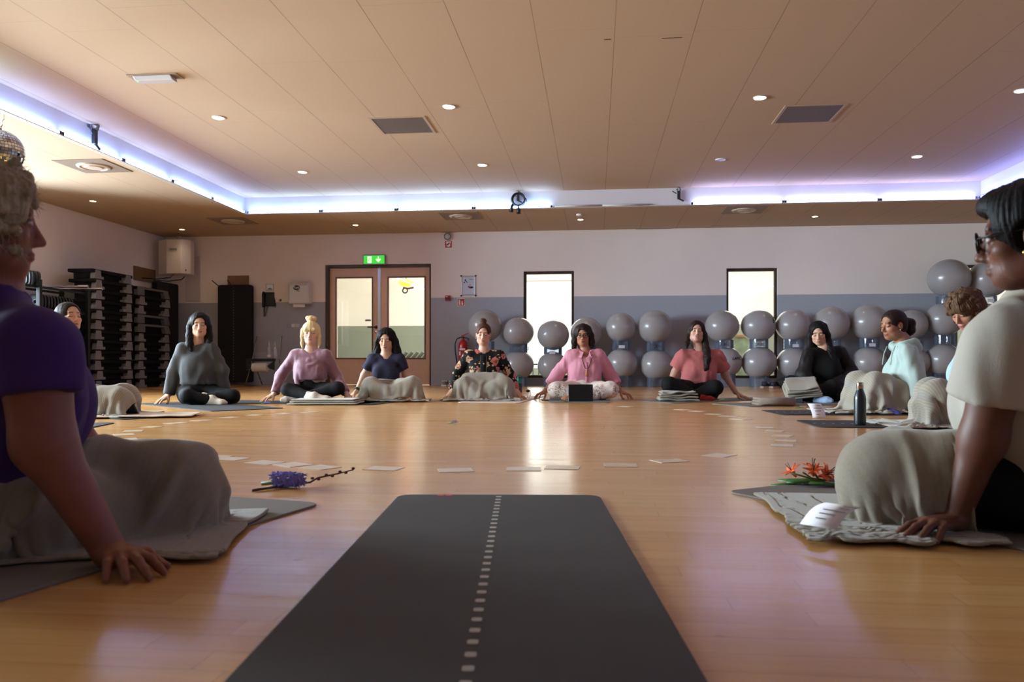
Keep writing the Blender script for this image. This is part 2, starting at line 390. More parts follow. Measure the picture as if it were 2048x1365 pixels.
# kit on the hall floor behind the right pane
p = Yp(815, 708, 15.6); t = thing('hall_mat_pile', 'row of grey curved mats behind the right door pane', 'mats', (p.x, 15.5, 0))
for i in range(6):
    MB().tube([(-.25 + i * .11, 0, .0), (-.24 + i * .11, 0, .3), (-.2 + i * .11, 0, .5), (-.1 + i * .11, 0, .62)], .035, 8).build('rolled_mat', mat('mat_olive', (92, 96, 84), .7), t, True)
# ---------------------------------------------------------------- lights of the place
DL, DAY, HALLWIN, HALL, EXPO = 16, 1350, 240, 1500, -.30
def strip(name, lab, a, b2, col, es, seg):
    # fluorescent runs on the ledge: tubes with small holders, and the light they give
    a = Vector(a); b2 = Vector(b2); dv = (b2 - a); L = dv.length; dv.normalize(); k = max(1, round(L / seg)); sl = L / k
    first = None
    for i in range(k):
        p = a + dv * (sl * i); q = a + dv * (sl * (i + 1))
        t = thing('tube_light', lab % (ORD[i] if i < 20 else str(i)), 'tube light', (p + q) / 2, group='cove tubes')
        c = (q - p) / 2 - dv * .03
        MB().tube([-c, c], .013, 8).build('tube', mat('tube_' + name, (240, 245, 255), .4, emit=col, es=es), t, True)
        for sgn in (-1, 1):
            e = c * (1 + .01 / c.length) * sgn; MB().box(e - Vector((.016, .016, .022)), e + Vector((.016, .016, .016))).build('tube_holder', M_DGREY, t)
zt = ZL + .024; o_ = .052

strip('cyan_left', '%s glowing tube light counted from the front along the left cove', (-CX + o_, CY0 + .1, zt), (-CX + o_, 6.6, zt), (150, 220, 250), 62, 1.2)
strip('blue_left', '%s glowing tube light from the mirrored ball to the left back corner', (-CX + o_, 6.6, zt), (-CX + o_, CY1 - .08, zt), (140, 178, 255), 62, 1.2)
pe = Zp(1105, 413, zt); ps = Zp(1381, 409, zt)
strip('cyan_back', '%s glowing tube light from the left corner along the back cove', (-CX + .08, CY1 - o_, zt), (pe.x, CY1 - o_, zt), (150, 198, 255), 66, 1.2)
strip('violet_back', '%s glowing tube light right of the unlit gap in the back cove', (ps.x, CY1 - o_, zt), (CX - .08, CY1 - o_, zt), (165, 178, 255), 60, 1.45)
strip('blue_right', '%s glowing blue tube light counted from the front along the right cove', (CX - o_, CY0 + .1, zt), (CX - o_, CY1 - .08, zt), (110, 135, 255), 56, 1.45)
n = 0
for i in range(2):
    x0 = pe.x + .03 + i * .72; g = MB().tube([(x0, CY1 - o_, zt), (x0 + .68, CY1 - o_, zt)], .013, 8)
    tag(g.build('unlit_tube', mat('unlit_tube', (205, 196, 190), .4), None, True), '%s unlit tube in the dark gap of the back cove' % ('left' if i == 0 else 'right'), 'tube light', 'unlit cove tubes')
# recessed downlights
up = [((437, 235), 1), ((898, 213), 1), ((1520, 195), 1), ((2043, 181), 1), ((605, 344), 1), ((965, 330), 1), ((1834, 313), 1), ((1441, 319), 0)]
lo = [((186, 402), .25), ((364, 459), .4), ((711, 450), .7), ((1161, 439), .8), ((1630, 433), .6)]
labs = ['lit round downlight nearest the emergency light', 'lit round downlight nearest the left dark ceiling grille', 'lit round downlight left of the right dark ceiling grille', 'lit round downlight at the right edge of the raised ceiling', 'lit round downlight above the left half of the back cove', 'lit round downlight above the hanging black cable coil', 'lit round downlight near the right cove corner', 'unlit round downlight between the small clamp and the right grille',
        'dim round downlight over the shelving on the left', 'small downlight above the white corner box', 'small downlight above the double door', 'small spotlight in the lower ceiling below the unlit cove gap', 'small downlight right of the rightmost round ceiling diffuser']
for i, (p, on) in enumerate(up + lo):
    z = ZU if i < 8 else ZL; q = Zp(*p, z); r = .066 if i < 8 else .05
    t = thing('downlight', labs[i], 'downlight', q, group='recessed downlights')
    MB().ring(r, r * .86, -.008, .0).build('trim_ring', M_WHITE, t, True, angle=40)
    MB().lathe([(r * .86, -.003), (r * .8, -.0045)], n=24).build('lens', mat('lens_%d' % int(on * 10), (255, 236, 205), .4, emit=(255, 226, 180), es=38 * on) if on else mat('lens_off', (150, 128, 112), .3), t)
    if on:
        l = bpy.data.lights.new('downlight_beam', 'SPOT'); l.energy = DL * on; l.color = (1, .80, .56); l.spot_size = math.radians(125); l.spot_blend = .8; l.shadow_soft_size = .05
        lo_ = bpy.data.objects.new('downlight_beam', l); C.objects.link(lo_); lo_.parent = t; lo_.location = (0, 0, -.02)
# more of the same downlights above and behind the viewer, outside the frame
for x in (-3.98, -1.48, 1.61, 4.06):
    for y in (5.7, 3.3):
        l = bpy.data.lights.new('downlight_beam', 'SPOT'); l.energy = DL; l.color = (1, .80, .56); l.spot_size = math.radians(125); l.spot_blend = .8; l.shadow_soft_size = .05
        o = bpy.data.objects.new('downlight_beam', l); C.objects.link(o); o.location = (x, y, ZU - .02)
# daylight through the left windows; added fill behind the hall's made-up far window
for y0, y1 in WL:
    area('daylight', (-XW - .75, (y0 + y1) / 2, (wz0 + wz1) / 2 + .3), (0, -PI / 2 + math.radians(20), 0), wz1 - wz0 + .3, y1 - y0, DAY, (.72, .86, 1), math.radians(170))
area('hall_window_fill', ((A[0] + A[1]) / 2, HY + .25, (A[2] + A[3]) / 2), (-PI / 2, 0, 0), A[1] - A[0], A[3] - A[2], HALLWIN, (1, .98, .95))
area('hall_ceiling_light', (0, 19, 4.15), (0, 0, 0), 12, 8, HALL, (1, .98, .94))
w = bpy.data.worlds.new('sky'); bpy.context.scene.world = w; w.use_nodes = True
w.node_tree.nodes['Background'].inputs[0].default_value = (.96, .98, 1, 1); w.node_tree.nodes['Background'].inputs[1].default_value = 3.0
# ---------------------------------------------------------------- camera
cd = bpy.data.cameras.new('camera'); cam = bpy.data.objects.new('camera', cd); C.objects.link(cam)
cam.location = (0, 0, HC); cam.rotation_euler = (PI / 2, 0, TH)
cd.sensor_width = 36; cd.lens = 36 * FPX / 2048; cd.shift_y = (YH - 682.5) / 2048; cd.clip_end = 200; cd.clip_start = .05
cd.dof.use_dof = True; cd.dof.focus_distance = 5.2; cd.dof.aperture_fstop = 5.6
sc = bpy.context.scene
sc.view_settings.view_transform = 'Standard'; sc.view_settings.look = 'None'; sc.view_settings.gamma = 1; sc.view_settings.use_curve_mapping = False
sc.view_settings.exposure = EXPO
sc.cycles.use_denoising = True
sc.cycles.max_bounces = 10; sc.cycles.diffuse_bounces = 5; sc.cycles.glossy_bounces = 4; sc.cycles.transparent_max_bounces = 16; sc.cycles.transmission_bounces = 8
sc.cycles.sample_clamp_indirect = 6
# ================================================================ ceiling and wall fittings
def rx(a): return Matrix.Rotation(a, 3, 'X')
# two dark grilles
for (px, w_, lab) in ((806, .56, 'left dark perforated ceiling grille left of the centre downlights'), (1617, .56, 'right dark perforated ceiling grille beside the right downlights')):
    q = Zp(px, 251 if px < 1000 else 228, ZU); t = thing('ceiling_grille', lab, 'ceiling grille', q, group='dark ceiling grilles')
    hw = w_ / 2
    f = MB(); f.box((-hw - .03, -hw - .03, -.006), (hw + .03, -hw, 0)); f.box((-hw - .03, hw, -.006), (hw + .03, hw + .03, 0)); f.box((-hw - .03, -hw, -.006), (-hw, hw, 0)); f.box((hw, -hw, -.006), (hw + .03, hw, 0))
    f.build('grille_frame', mat('grille_frame', (176, 150, 128), .6), t)
    m, h = (MATS['grille_dark'], None) if 'grille_dark' in MATS else newmat('grille_dark', .6)
    if h:
        v = h.n('ShaderNodeTexVoronoi'); v.inputs['Scale'].default_value = 60; v.inputs['Randomness'].default_value = 0; h.l(h.obj(), v.inputs['Vector'])
        h.l(h.mix(h.m('LESS_THAN', v.outputs['Distance'], .35), lin(104, 88, 74), lin(52, 43, 38)), h.p.inputs['Base Color'])
    MB().box((-hw, -hw, -.004), (hw, hw, -.001)).build('perforated_plate', m, t)
# round diffusers in square plates
for i, (p, lab) in enumerate((((187, 332), 'square ceiling diffuser with round centre left of the left cove'), ((466, 442), 'square ceiling diffuser with round centre at the left back corner of the cove'), ((922, 432), 'square ceiling diffuser with round centre left of the black cable coil'), ((1488, 419.5), 'square ceiling diffuser with round centre right of the small clamp'))):
    q = Zp(*p, ZL); q.y = min(q.y, YB - .35)
    t = thing('ceiling_diffuser', lab, 'ceiling diffuser', q, group='round ceiling diffusers')
    MB().box((-.31, -.31, -.008), (.31, .31, 0)).build('square_plate', mat('plate_grey', (136, 118, 104), .6), t, bevel=.003)
    MB().lathe([(.185, -.008), (.18, -.02), (.15, -.026), (.145, -.016), (.10, -.018), (.095, -.028), (.001, -.03)], n=36).build('round_disc', mat('disc_grey', (190, 174, 160), .55), t, True, angle=35)
# emergency light
q = Zp(311, 153, ZU); t = thing('emergency_light', 'clear emergency light with green indicator on the raised ceiling at left', 'emergency light', q, rotz=0)
MB().box((-.24, -.075, -.008), (.24, .075, 0)).build('base_plate', mat('plate_bronze', (150, 128, 108), .5), t, bevel=.003)
b = MB(); b.prism([(-.19, -.06, -.008), (-.19, .06, -.008), (-.17, .045, -.05), (-.17, -.045, -.05)], (.36, 0, 0)); b.build('lens_cover', mat('lens_cover', (196, 190, 190), .25), t, bevel=.006)
MB().sphere((-.15, -.03, -.052), .006).build('indicator', mat('led_green', (40, 220, 110), .5, emit=(40, 255, 120), es=4), t)
# mirror ball on the left cove edge
q = Zp(5, 226, ZL); t = thing('disco_ball', 'mirrored disco ball hanging at the left edge behind the grey-haired head', 'disco ball', (q.x - .02, q.y, ZL - .36))
b = MB(); R_ = .2; n_lat = 22
for i in range(n_lat):
    t0 = PI * (i + .06) / n_lat; t1 = PI * (i + .94) / n_lat; k = max(4, int(2 * PI * R_ * math.sin((t0 + t1) / 2) / .029))
    for j in range(k):
        a0 = 2 * PI * (j + .05) / k; a1 = 2 * PI * (j + .95) / k
        P = lambda T, A: Vector((R_ * math.sin(T) * math.cos(A), R_ * math.sin(T) * math.sin(A), R_ * math.cos(T)))
        b.cur = (i * 7 + j * 3 + i * j) % 3
        b.add([P(t0, a0), P(t1, a0), P(t1, a1), P(t0, a1)], [(0, 1, 2, 3)])
b.build('mirror_tiles', [mat('mirror_a', (205, 208, 212), .04, 1), mat('mirror_b', (190, 196, 205), .1, 1), mat('mirror_c', (160, 165, 172), .06, 1)], t)
MB().sphere((0, 0, 0), .197, 32, 20).build('ball_core', mat('core_dark', (50, 46, 44), .5), t, True)
b = MB(); b.tube([(0, 0, .2), (0, 0, .235)], .012); b.torus((0, 0, .25), .018, .004, 16, 6, rx(PI / 2)); b.tube([(0, 0, .265), (-.035, 0, .3), (-.035, 0, .345), (0, 0, .36), (.035, 0, .345), (.035, 0, .3), (0, 0, .265)], .003); b.build('hanging_hook', M_CHROME, t, True)
# clamps and cable coil
def clamp(loc, lab, rot=0):
    t = thing('stage_clamp', lab, 'clamp', loc, rot)
    b = MB(); b.tube([(0, 0, .0), (0, -.02, .02), (.0, -.05, .02), (0, -.07, 0), (0, -.06, -.03)], .012, 6); b.box((-.03, -.012, -.01), (.03, .0, .005)); b.build('clamp_hook', mat('clamp_grey', (120, 118, 120), .35, .7), t, True, angle=40)
    b = MB(); b.box((-.018, -.055, -.13), (.018, -.03, -.02)); b.tube([(-.01, -.042, -.12), (.06, -.042, -.155)], .01, 8); b.tube([(-.03, -.042, -.06), (-.08, -.05, -.03)], .006, 6); b.build('clamp_body', M_DGREY, t)
    return t
q = Zp(163, 250, ZU); clamp((-CX + .01, q.y, ZU - .02), 'grey metal clamp with lever on the left cove fascia', PI / 2).scale = (1.5,) * 3
q = Yp(1357, 372, CY1); clamp((q.x, CY1, ZU - .02), 'small metal clamp on the back cove fascia right of the cable coil').scale = (1.2,) * 3
q = Yp(1037, 372, CY1); t = clamp((q.x, CY1, ZU - .02), 'metal clamp holding up the black cable coil')
t = thing('hanging_cable_coil', 'black cable coil hanging from the back cove fascia', 'cable', (q.x, CY1 - .055, ZU - .14))
b = MB()
for k in range(5): b.torus((.004 * (k % 3), -.008 * k + .01, .003 * k), .095 + .006 * math.sin(k * 2.3), .011, 36, 8, rx(PI / 2 + .08 * math.sin(k)))
b.build('coiled_cable', M_BLK, t, True)
b = MB(); b.tube([(-.08, 0, -.06), (-.1, 0, -.11), (-.105, 0, -.18)], [.014, .025, .03], 10); b.build('connector', M_BLK, t, True)
b = MB(); b.tube([(-.0, 0, -.09), (.005, 0, -.12), (.006, 0, -.14), (.006, 0, -.21)], [.012, .02, .032, .03], 10); b.build('connector', M_BLK, t, True)
b = MB(); b.tube([(.08, 0, .05), (.12, 0, .02), (.13, 0, -.03)], .007, 8); b.build('cable_end', M_BLK, t, True)
q = Zp(1159, 430, ZL); t = thing('ceiling_spot_bracket', 'small white bracket above the spotlight below the unlit cove gap', 'bracket', (q.x, q.y - .05, ZL))
MB().lathe([(.05, 0), (.05, -.02), (.03, -.03)], n=20).build('bracket_base', M_WHITE, t, True, angle=40)
# wall signs, siren, call point, poster
def onwall(px, py, d=0.0): p = Yp(px, py, YB - d); return p
M_RED = mat('sign_red', (176, 24, 40), .45); M_SIGNW = mat('sign_white', (236, 230, 226), .45)
p = onwall(896, 474); t = thing('alarm_siren', 'round white alarm siren just under the ceiling edge', 'siren', p)
MB().lathe([(.075, 0), (.075, .03), (.066, .05), (.05, .052), (.05, .04), (.03, .04), (.028, .06), (.001, .062)], n=32, M=rx(PI / 2)).build('siren_body', mat('siren_white', (205, 196, 190), .45), t, True, angle=35)
MB().ring(.062, .052, .0505, .0535, M=rx(PI / 2)).build('siren_ring', M_DGREY, t)
def sign(px, py, w, hgt, lab, name='safety_sign'):
    t = thing(name, lab, 'sign', onwall(px, py))
    MB().box((-w / 2, -.004, -hgt / 2), (w / 2, 0, hgt / 2)).build('sign_plate', M_SIGNW, t)
    MB().box((-w / 2 + .007, -.006, -hgt / 2 + .007), (w / 2 - .007, -.004, hgt / 2 - .007)).build('sign_field', M_RED, t)
    return t
def picto(t, polys, m, name='pictogram', y=-.0065):
    b = MB()
    for po in polys: b.prism([(x, y, z) for x, z in po], (0, -.0012, 0))
    return b.build(name, m, t)
def disc(cx, cz, r, n=14): return [(cx + r * math.cos(2 * PI * i / n), cz + r * math.sin(2 * PI * i / n)) for i in range(n)]
t = sign(897, 489, .135, .135, 'red square alarm sign with white arrow under the siren')
picto(t, [[(-.045, .05), (.045, .05), (.028, -.025), (.05, -.025), (.0, -.052), (-.05, -.025), (-.028, -.025)]], M_SIGNW)
picto(t, [[(-.03, -.012), (-.012, -.02), (.03, .022), (.012, .034)], disc(-.018, -.006, .012)], M_BLK, 'pictogram_horn', -.008)
t = sign(922, 605, .135, .135, 'red square extinguisher sign with white flame below the framed notice')
picto(t, [[(-.042, -.05), (-.012, -.05), (-.012, .02), (-.042, .02)], disc(-.027, .026, .014), [(-.046, .036), (-.02, .044), (-.02, .05), (-.046, .044)]], M_SIGNW)
picto(t, [[(.012, -.045), (.036, -.05), (.042, -.02), (.03, .0), (.034, .026), (.022, .01), (.014, .03), (.01, .0), (.006, -.02)]], M_SIGNW, 'pictogram_flame')
p = onwall(896, 597); t = thing('alarm_call_point', 'small red fire alarm box beside the door frame', 'alarm box', p)
MB().box((-.048, -.045, -.048), (.048, .004, .048)).build('call_box', M_RED, t, bevel=.006)
MB().box((-.04, -.049, -.03), (.04, -.045, .012)).build('break_glass', mat('call_dark', (60, 38, 34), .3), t)
MB().box((-.03, -.048, .02), (.0, -.045, .034)).build('call_mark', M_SIGNW, t)
p = onwall(937, 572); t = thing('framed_notice', 'aluminium framed notice with small figures on the wall above the extinguisher', 'notice', p)
hw, hh = .132, .178
MB().box((-hw + .02, -.008, -hh + .02), (hw - .02, -.003, hh - .02)).build('paper', mat('notice_paper', (200, 206, 224), .5), t)
f = MB(); f.box((-hw, -.014, -hh), (-hw + .024, 0, hh)); f.box((hw - .024, -.014, -hh), (hw, 0, hh)); f.box((-hw, -.014, hh - .024), (hw, 0, hh)); f.box((-hw, -.014, -hh), (hw, 0, -hh + .024)); f.build('snap_frame', M_ALU, t, bevel=.004)
for sx in (-1, 1):
    for sz in (-1, 1): MB().box((sx * hw - .014, -.017, sz * hh - .014), (sx * hw + .014, -.001, sz * hh + .014)).build('frame_corner', M_DGREY, t, bevel=.004)
picto(t, [[(-.075, .085), (-.06, .12), (-.05, .12), (-.04, .09), (-.012, .055), (-.02, .05), (-.06, .085)], disc(-.075, .062, .012), [(-.09, .05), (-.06, .05), (-.06, .058), (-.09, .058)]], mat('print_navy', (50, 52, 84), .5), 'print_figure', -.0085)
picto(t, [[(-.02, -.005), (-.005, -.015), (.0, .01), (.006, -.01), (.03, -.01), (.05, -.02), (.085, -.02), (.09, -.035), (.03, -.05), (.0, -.035)], disc(.03, .012, .01), disc(.06, -.03, .02)], mat('print_plum', (120, 56, 92), .5), 'print_figure', -.0085)
text('lettering', 'Notice', .022, mat('print_navy'), t, (.05, -.0085, .115), (PI / 2, 0, 0))
# exit sign (lit, running figure and arrow)
p = Yp(749, 520, YB - .04); t = thing('exit_sign', 'green lit exit sign with running figure and arrow above the double door', 'exit sign', p)
MB().box((-.205, -.03, -.088), (.205, .04, .088)).build('sign_housing', mat('housing', (150, 146, 138), .5), t, bevel=.005)
MB().box((-.19, -.034, -.072), (.19, -.03, .072)).build('sign_panel', mat('exit_green', (60, 200, 70), .4, emit=(60, 225, 60), es=.95), t)
M_EXW = mat('exit_white', (240, 255, 235), .4, emit=(225, 255, 215), es=1.5)
picto(t, [[(-.12, -.058), (-.045, -.058), (-.045, .058), (-.12, .058)]], M_EXW, 'door_symbol', -.034)
g = mat('exit_green')
picto(t, [disc(-.078, .036, .011), [(-.096, .004), (-.075, .024), (-.062, .018), (-.078, -.006)], [(-.078, -.006), (-.066, -.008), (-.052, -.03), (-.058, -.034), (-.07, -.018)], [(-.09, .0), (-.08, -.008), (-.098, -.036), (-.112, -.034), (-.11, -.027)], [(-.064, .018), (-.05, .006), (-.047, .011), (-.06, .025)], [(-.094, .006), (-.108, -.004), (-.111, .001), (-.097, .012)]], g, 'running_figure', -.0355)
picto(t, [[(.07, .055), (.09, .055), (.09, -.01), (.115, .015), (.128, .002), (.08, -.052), (.032, .002), (.045, .015), (.07, -.01)]], M_EXW, 'down_arrow', -.034)
# fire extinguisher
p = Yp(926, 735, YB - .11); t = thing('fire_extinguisher', 'red fire extinguisher with black hose on the grey wall by the door', 'fire extinguisher', (p.x, p.y, .34))
MB().lathe([(.06, 0), (.078, .012), (.08, .03), (.08, .37), (.072, .42), (.045, .46), (.026, .475), (.024, .5)], n=32).build('cylinder', mat('ext_red', (190, 14, 30), .25, coat=.5), t, True, angle=50)
MB().ring(.0815, .08, .09, .33).build('label_print', mat('label_red', (170, 30, 44), .5), t)
b = MB(); b.prism([(-.05, -.0815 + .016, .29), (.05, -.0815 + .016, .29), (.05, -.0815 + .016, .325), (-.05, -.0815 + .016, .325)], (0, -.018, 0)); b.build('label_white', M_SIGNW, t)
b = MB(); b.box((-.058, -.084, .2), (-.03, -.066, .27)); b.build('label_panel', M_SIGNW, t)
b = MB(); b.cyl((0, 0, .5), (0, 0, .535), .022); b.cyl((-.05, 0, .52), (.03, 0, .52), .012); b.build('valve', M_DGREY, t, True, angle=40)
b = MB(); b.prism([(-.03, -.012, .53), (.1, -.012, .585), (.1, -.012, .6), (-.03, -.012, .556)], (0, .024, 0)); b.build('lever', M_RED, t, bevel=.003)
b = MB(); b.tube([(0, 0, .5), (.05, 0, .515), (.09, 0, .5), (.1, 0, .47)], .009, 8); b.build('carry_handle', M_DGREY, t, True)
b = MB(); b.tube([(-.05, 0, .52), (-.11, -.01, .49), (-.14, -.02, .4), (-.135, -.02, .27), (-.115, -.02, .13), (-.095, -.02, .03)], [.011] * 5 + [.014], 10); b.cyl((-.105, -.02, .06), (-.085, -.02, -.05), .02, .024, 12); b.build('hose', M_BLK, t, True, angle=50)
b = MB(); b.box((-.1, -.04, -.055), (.06, .04, -.03)); b.box((-.06, .04, -.05), (.06, .11, .3)); b.build('wall_bracket', M_BLK, t)
# dispenser group left of the door
p = onwall(605, 588); t = thing('paper_towel_dispenser', 'white paper towel dispenser on the wall left of the double door', 'paper towel dispenser', p)
b = MB(); hw = .19
b.prism([(-hw, 0, -.2), (-hw, -.21, -.2), (-hw, -.21, .13), (-hw, -.17, .2), (-hw, 0, .21)], (2 * hw, 0, 0)); b.build('dispenser_body', mat('dispenser_white', (214, 208, 206), .35), t, bevel=.03, segs=4)
MB().lathe([(.062, 0), (.062, .004), (.055, .008)], n=28, M=Matrix.Scale(.72, 3, Vector((0, 0, 1))) @ rx(PI / 2)).build('viewing_window', mat('smoke_window', (58, 60, 64), .15), t, True, loc=(.0 - .03, -.211, .09), angle=40)
text('lettering', 'Tork', .05, M_SIGNW, t, (-.03, -.2205, .09), (PI / 2, 0, 0))
MB().box((-.028, -.212, .03), (.028, -.209, .042)).build('status_window', M_DGREY, t)
MB().box((-.12, -.15, -.255), (.1, -.146, -.19)).build('paper_sheet', M_SIGNW, t)
p = onwall(540, 575); t = thing('notice_holder', 'small bright framed notice above the black wall phone', 'notice', p)
MB().box((-.075, -.01, -.06), (.075, 0, .06)).build('holder_frame', mat('holder_grey', (170, 180, 190), .3), t, bevel=.006)
MB().box((-.062, -.013, -.045), (.062, -.01, .05)).build('notice_card', mat('card_white', (240, 246, 250), .12), t)
MB().prism([(-.05, -.0135, -.043), (.05, -.0135, -.043), (.02, -.0135, -.01), (-.02, -.0135, -.02)], (0, -.001, 0)).build('print_shape', mat('print_blue', (90, 120, 150), .4), t)
p = onwall(539, 600); t = thing('wall_phone', 'black corded phone on the wall left of the towel dispenser', 'phone', p)
b = MB(); b.prism([(-.1, 0, -.12), (-.1, -.06, -.12), (-.1, -.04, .13), (-.1, 0, .14)], (.2, 0, 0)); b.build('phone_base', M_BLK, t, bevel=.012)
b = MB(); b.tube([(-.085, -.055, .13), (-.085, -.085, .1), (-.085, -.085, -.09), (-.085, -.06, -.13)], [.026, .022, .02, .028], 10); b.build('handset', M_BLK, t, True)
b = MB()
path = [(-.085, -.05, -.14)] + [(-.08 + .012 * math.cos(k * 1.3), -.04 + .012 * math.sin(k * 1.3), -.15 - k * .006) for k in range(28)] + [(-.06, -.04, -.29), (-.05, -.03, -.2), (-.03, -.02, -.12)]
b.tube(path, .005, 6); b.build('coil_cord', M_BLK, t, True)
b = MB(); b.prism([(.1, -.03, -.02), (.1, -.03, .05), (.13, -.02, -.1), (.11, -.02, -.15)], (0, .02, 0)); b.build('side_clip', M_BLK, t)
p = onwall(561, 601); t = thing('wall_socket', 'small white wall socket between phone and towel dispenser', 'socket', p)
MB().box((-.04, -.012, -.04), (.04, 0, .04)).build('socket_plate', M_WHITE, t, bevel=.004); MB().lathe([(.024, .012), (.024, .013), (.02, .008)], n=20, M=rx(PI / 2)).build('socket_well', M_DGREY, t)
b = MB(); b.tube([(-.18, -.02, -.05), (-.1, -.02, -.045), (0, -.02, 0)], .004, 6); b.build('phone_lead', M_WHITE, t)
p = onwall(587, 651.5); t = thing('switch_panel', 'row of grey wall switches behind the blonde bun', 'switches', p)
MB().box((-.125, -.01, -.04), (.125, 0, .04)).build('switch_plate', mat('switch_grey', (158, 158, 168), .4), t, bevel=.004)
for k, c in enumerate(((150, 150, 160), (220, 220, 226), (206, 206, 212))):
    MB().box((-.118 + k * .081, -.016, -.033), (-.045 + k * .081, -.01, .033)).build('switch_rocker', mat('rocker%d' % k, c, .35), t, bevel=.003)
q0 = onwall(374, 514); q1 = onwall(401, 603)
t = tag(MB().box((q0.x, YB - .03, q1.z), (q1.x, YB + .004, q0.z)).build('access_panel', mat('panel_paint', (206, 196, 194), .7), bevel=.003), 'pale flat panel on the back wall below the white corner box', 'wall panel')
# white unit in the corner
b = MB(); t = thing('corner_speaker', 'white faceted loudspeaker mounted high in the left back corner', 'loudspeaker', (-7.5, 13.72, 2.0))
pts = [(-.33, .12), (-.36, -.05), (-.12, -.2), (.16, -.2), (.26, -.05), (.24, .12)]
b.prism([(x, y, 0) for x, y in pts], (0, 0, .62)); b.build('speaker_cabinet', mat('speaker_white', (214, 204, 196), .45), t, bevel=.015)
MB().box((-.06, -.215, .42), (.08, -.2, .455)).build('badge', mat('badge_grey', (130, 126, 116), .4), t, bevel=.003)
MB().lathe([(.018, 0), (.018, .008)], n=14, M=rx(PI / 2)).build('knob', M_BLK, t, loc=(.2, -.13, .07))
b = MB(); b.box((-.05, -.05, .62), (.05, .12, .64)); b.tube([(-.03, .0, .64), (-.03, .0, .69), (.04, .0, .69), (.04, .0, .64)], .012, 8); b.box((-.03, .12, .2), (.03, .385, .3)); b.build('mount', mat('mount_white', (190, 182, 176), .5), t)
# hook boards and hanging mats
M_BOARD = mat('hook_board', (128, 92, 58), .55, noise=.15, nscale=12); M_MATB = mat('mat_black', (17, 17, 18), .85, bump=.2, bscale=300)
def hooks(x0, x1, z0, z1, M, lab):
    t = thing('hook_board', lab, 'hook board', M)
    return t
p0 = onwall(456, 552); p1 = onwall(498, 585)
t = thing('hook_board', 'brown wooden hook board above the black mats on the back wall', 'hook board', ((p0.x + p1.x) / 2, YB, p1.z)); hw = (p1.x - p0.x) / 2
MB().box((-hw, -.022, 0), (hw, 0, p0.z - p1.z)).build('board', M_BOARD, t, bevel=.003)
for sx in (-1, 1): MB().lathe([(.008, 0), (.006, .006)], n=12, M=rx(PI / 2)).build('screw_head', M_CHROME, t, loc=(sx * (hw - .04), -.022, .25))
for dx, ex in ((-.24, -.19), (.0, -.12)): b = MB(); b.tube([(dx + .12, -.02, .05), (dx + .1, -.12, .04), (dx, -.2, .06), (dx + ex * .6, -.24, .17), (dx + ex * .8, -.25, .2)], .009, 8); b.build('hook', M_BLK, t, True)
def hung_mat(loc, rot, w, hgt, lab, holes=True, grp='black mats hanging on the left'):
    t = thing('hanging_mat', lab, 'exercise mat', loc, rot, grp); hw = w / 2; r = .05
    po = []
    for cx, cz, a0 in ((hw - r, r, -PI / 2), (hw - r, hgt - r, 0), (-hw + r, hgt - r, PI / 2), (-hw + r, r, PI)):
        for k in range(6): a = a0 + PI / 2 * k / 5; po.append((cx + r * math.cos(a), cz + r * math.sin(a)))
    MB().prism([(x, 0, z) for x, z in po], (0, -.014, 0)).build('mat_body', M_MATB, t)
    if holes:
        b = MB()
        for k in range(34): b.prism([(x - .02, -.0145, z) for x, z in disc(0, .06 + k * (hgt - .12) / 33, .008, 8)], (0, -.001, 0))
        b.build('perforation_row', mat('perf_dot', (120, 120, 122), .6), t)
    return t
for k in range(5):
    hung_mat((-6.53, 14.0 - k * .02, .05), 0, .64, 1.78, 'foremost black mat with a dotted centre line hung under the wooden board' if k == 4 else '%s black mat from the wall hung under the wooden board' % ORD[k], k == 4)
t = thing('hook_board', 'brown wooden hook board in the left back corner under the white loudspeaker', 'hook board', (-XW, 13.45, 1.86), PI / 2)
MB().box((-.34, -.022, 0), (.34, 0, .24)).build('board', M_BOARD, t, bevel=.003)
for dx in (-.1, .28): b = MB(); b.tube([(dx, -.02, .05), (dx, -.3, .03), (dx + .05, -.52, .06), (dx + .06, -.58, .12)], .009, 8); b.build('hook', M_BLK, t, True)
for k in range(5): hung_mat((-7.66 - k * .022, 13.62, .05), PI / 2, .72, 1.80, ('outermost' if k == 0 else ORD[k]) + ' black mat counted from the room in the corner bundle behind the step stacks', k == 0)
# clear folding chair with cleaning things
q = Zp(545, 774, 0); t = thing('folding_chair', 'clear folding chair with thin metal frame below the wall phone', 'chair', (-5.72, 13.45, 0))
M_WIRE = mat('chair_wire', (150, 150, 155), .25, .9); M_CLEAR = glass_mat('clear_acrylic', (.9, .92, .95), .05)
for sx in (-1, 1):
    x = sx * .24
    b = MB(); b.tube([(x * 1.25, -.22, .01), (x * 1.05, -.02, .5), (x * .95, .1, .88)], .009, 8); b.build('front_leg', M_WIRE, t, True)
    b = MB(); b.tube([(x * .8, .25, .01), (x * 1.0, -.05, .46)], .009, 8); b.build('rear_leg', M_WIRE, t, True)
b = MB(); b.tube([(-.3, -.22, .01), (.3, -.22, .01)], .009, 8); b.build('foot_bar', M_WIRE, t, True)
b = MB(); b.prism([(-.23, .03, .6), (.23, .03, .6), (.225, .1, .88), (-.225, .1, .88)], (0, .008, 0)); b.build('backrest', M_CLEAR, t, bevel=.003)
MB().box((-.25, -.24, .46), (.25, .1, .468)).build('seat', M_CLEAR, t, bevel=.003)
t = thing('paper_roll_holder', 'white paper roll on a black holder at the clear folding chair', 'paper roll', (-5.72, 13.16, .33))
b = MB(); b.box((-.25, -.03, .1), (.25, .06, .15)); b.build('holder_bar', M_BLK, t, bevel=.004)
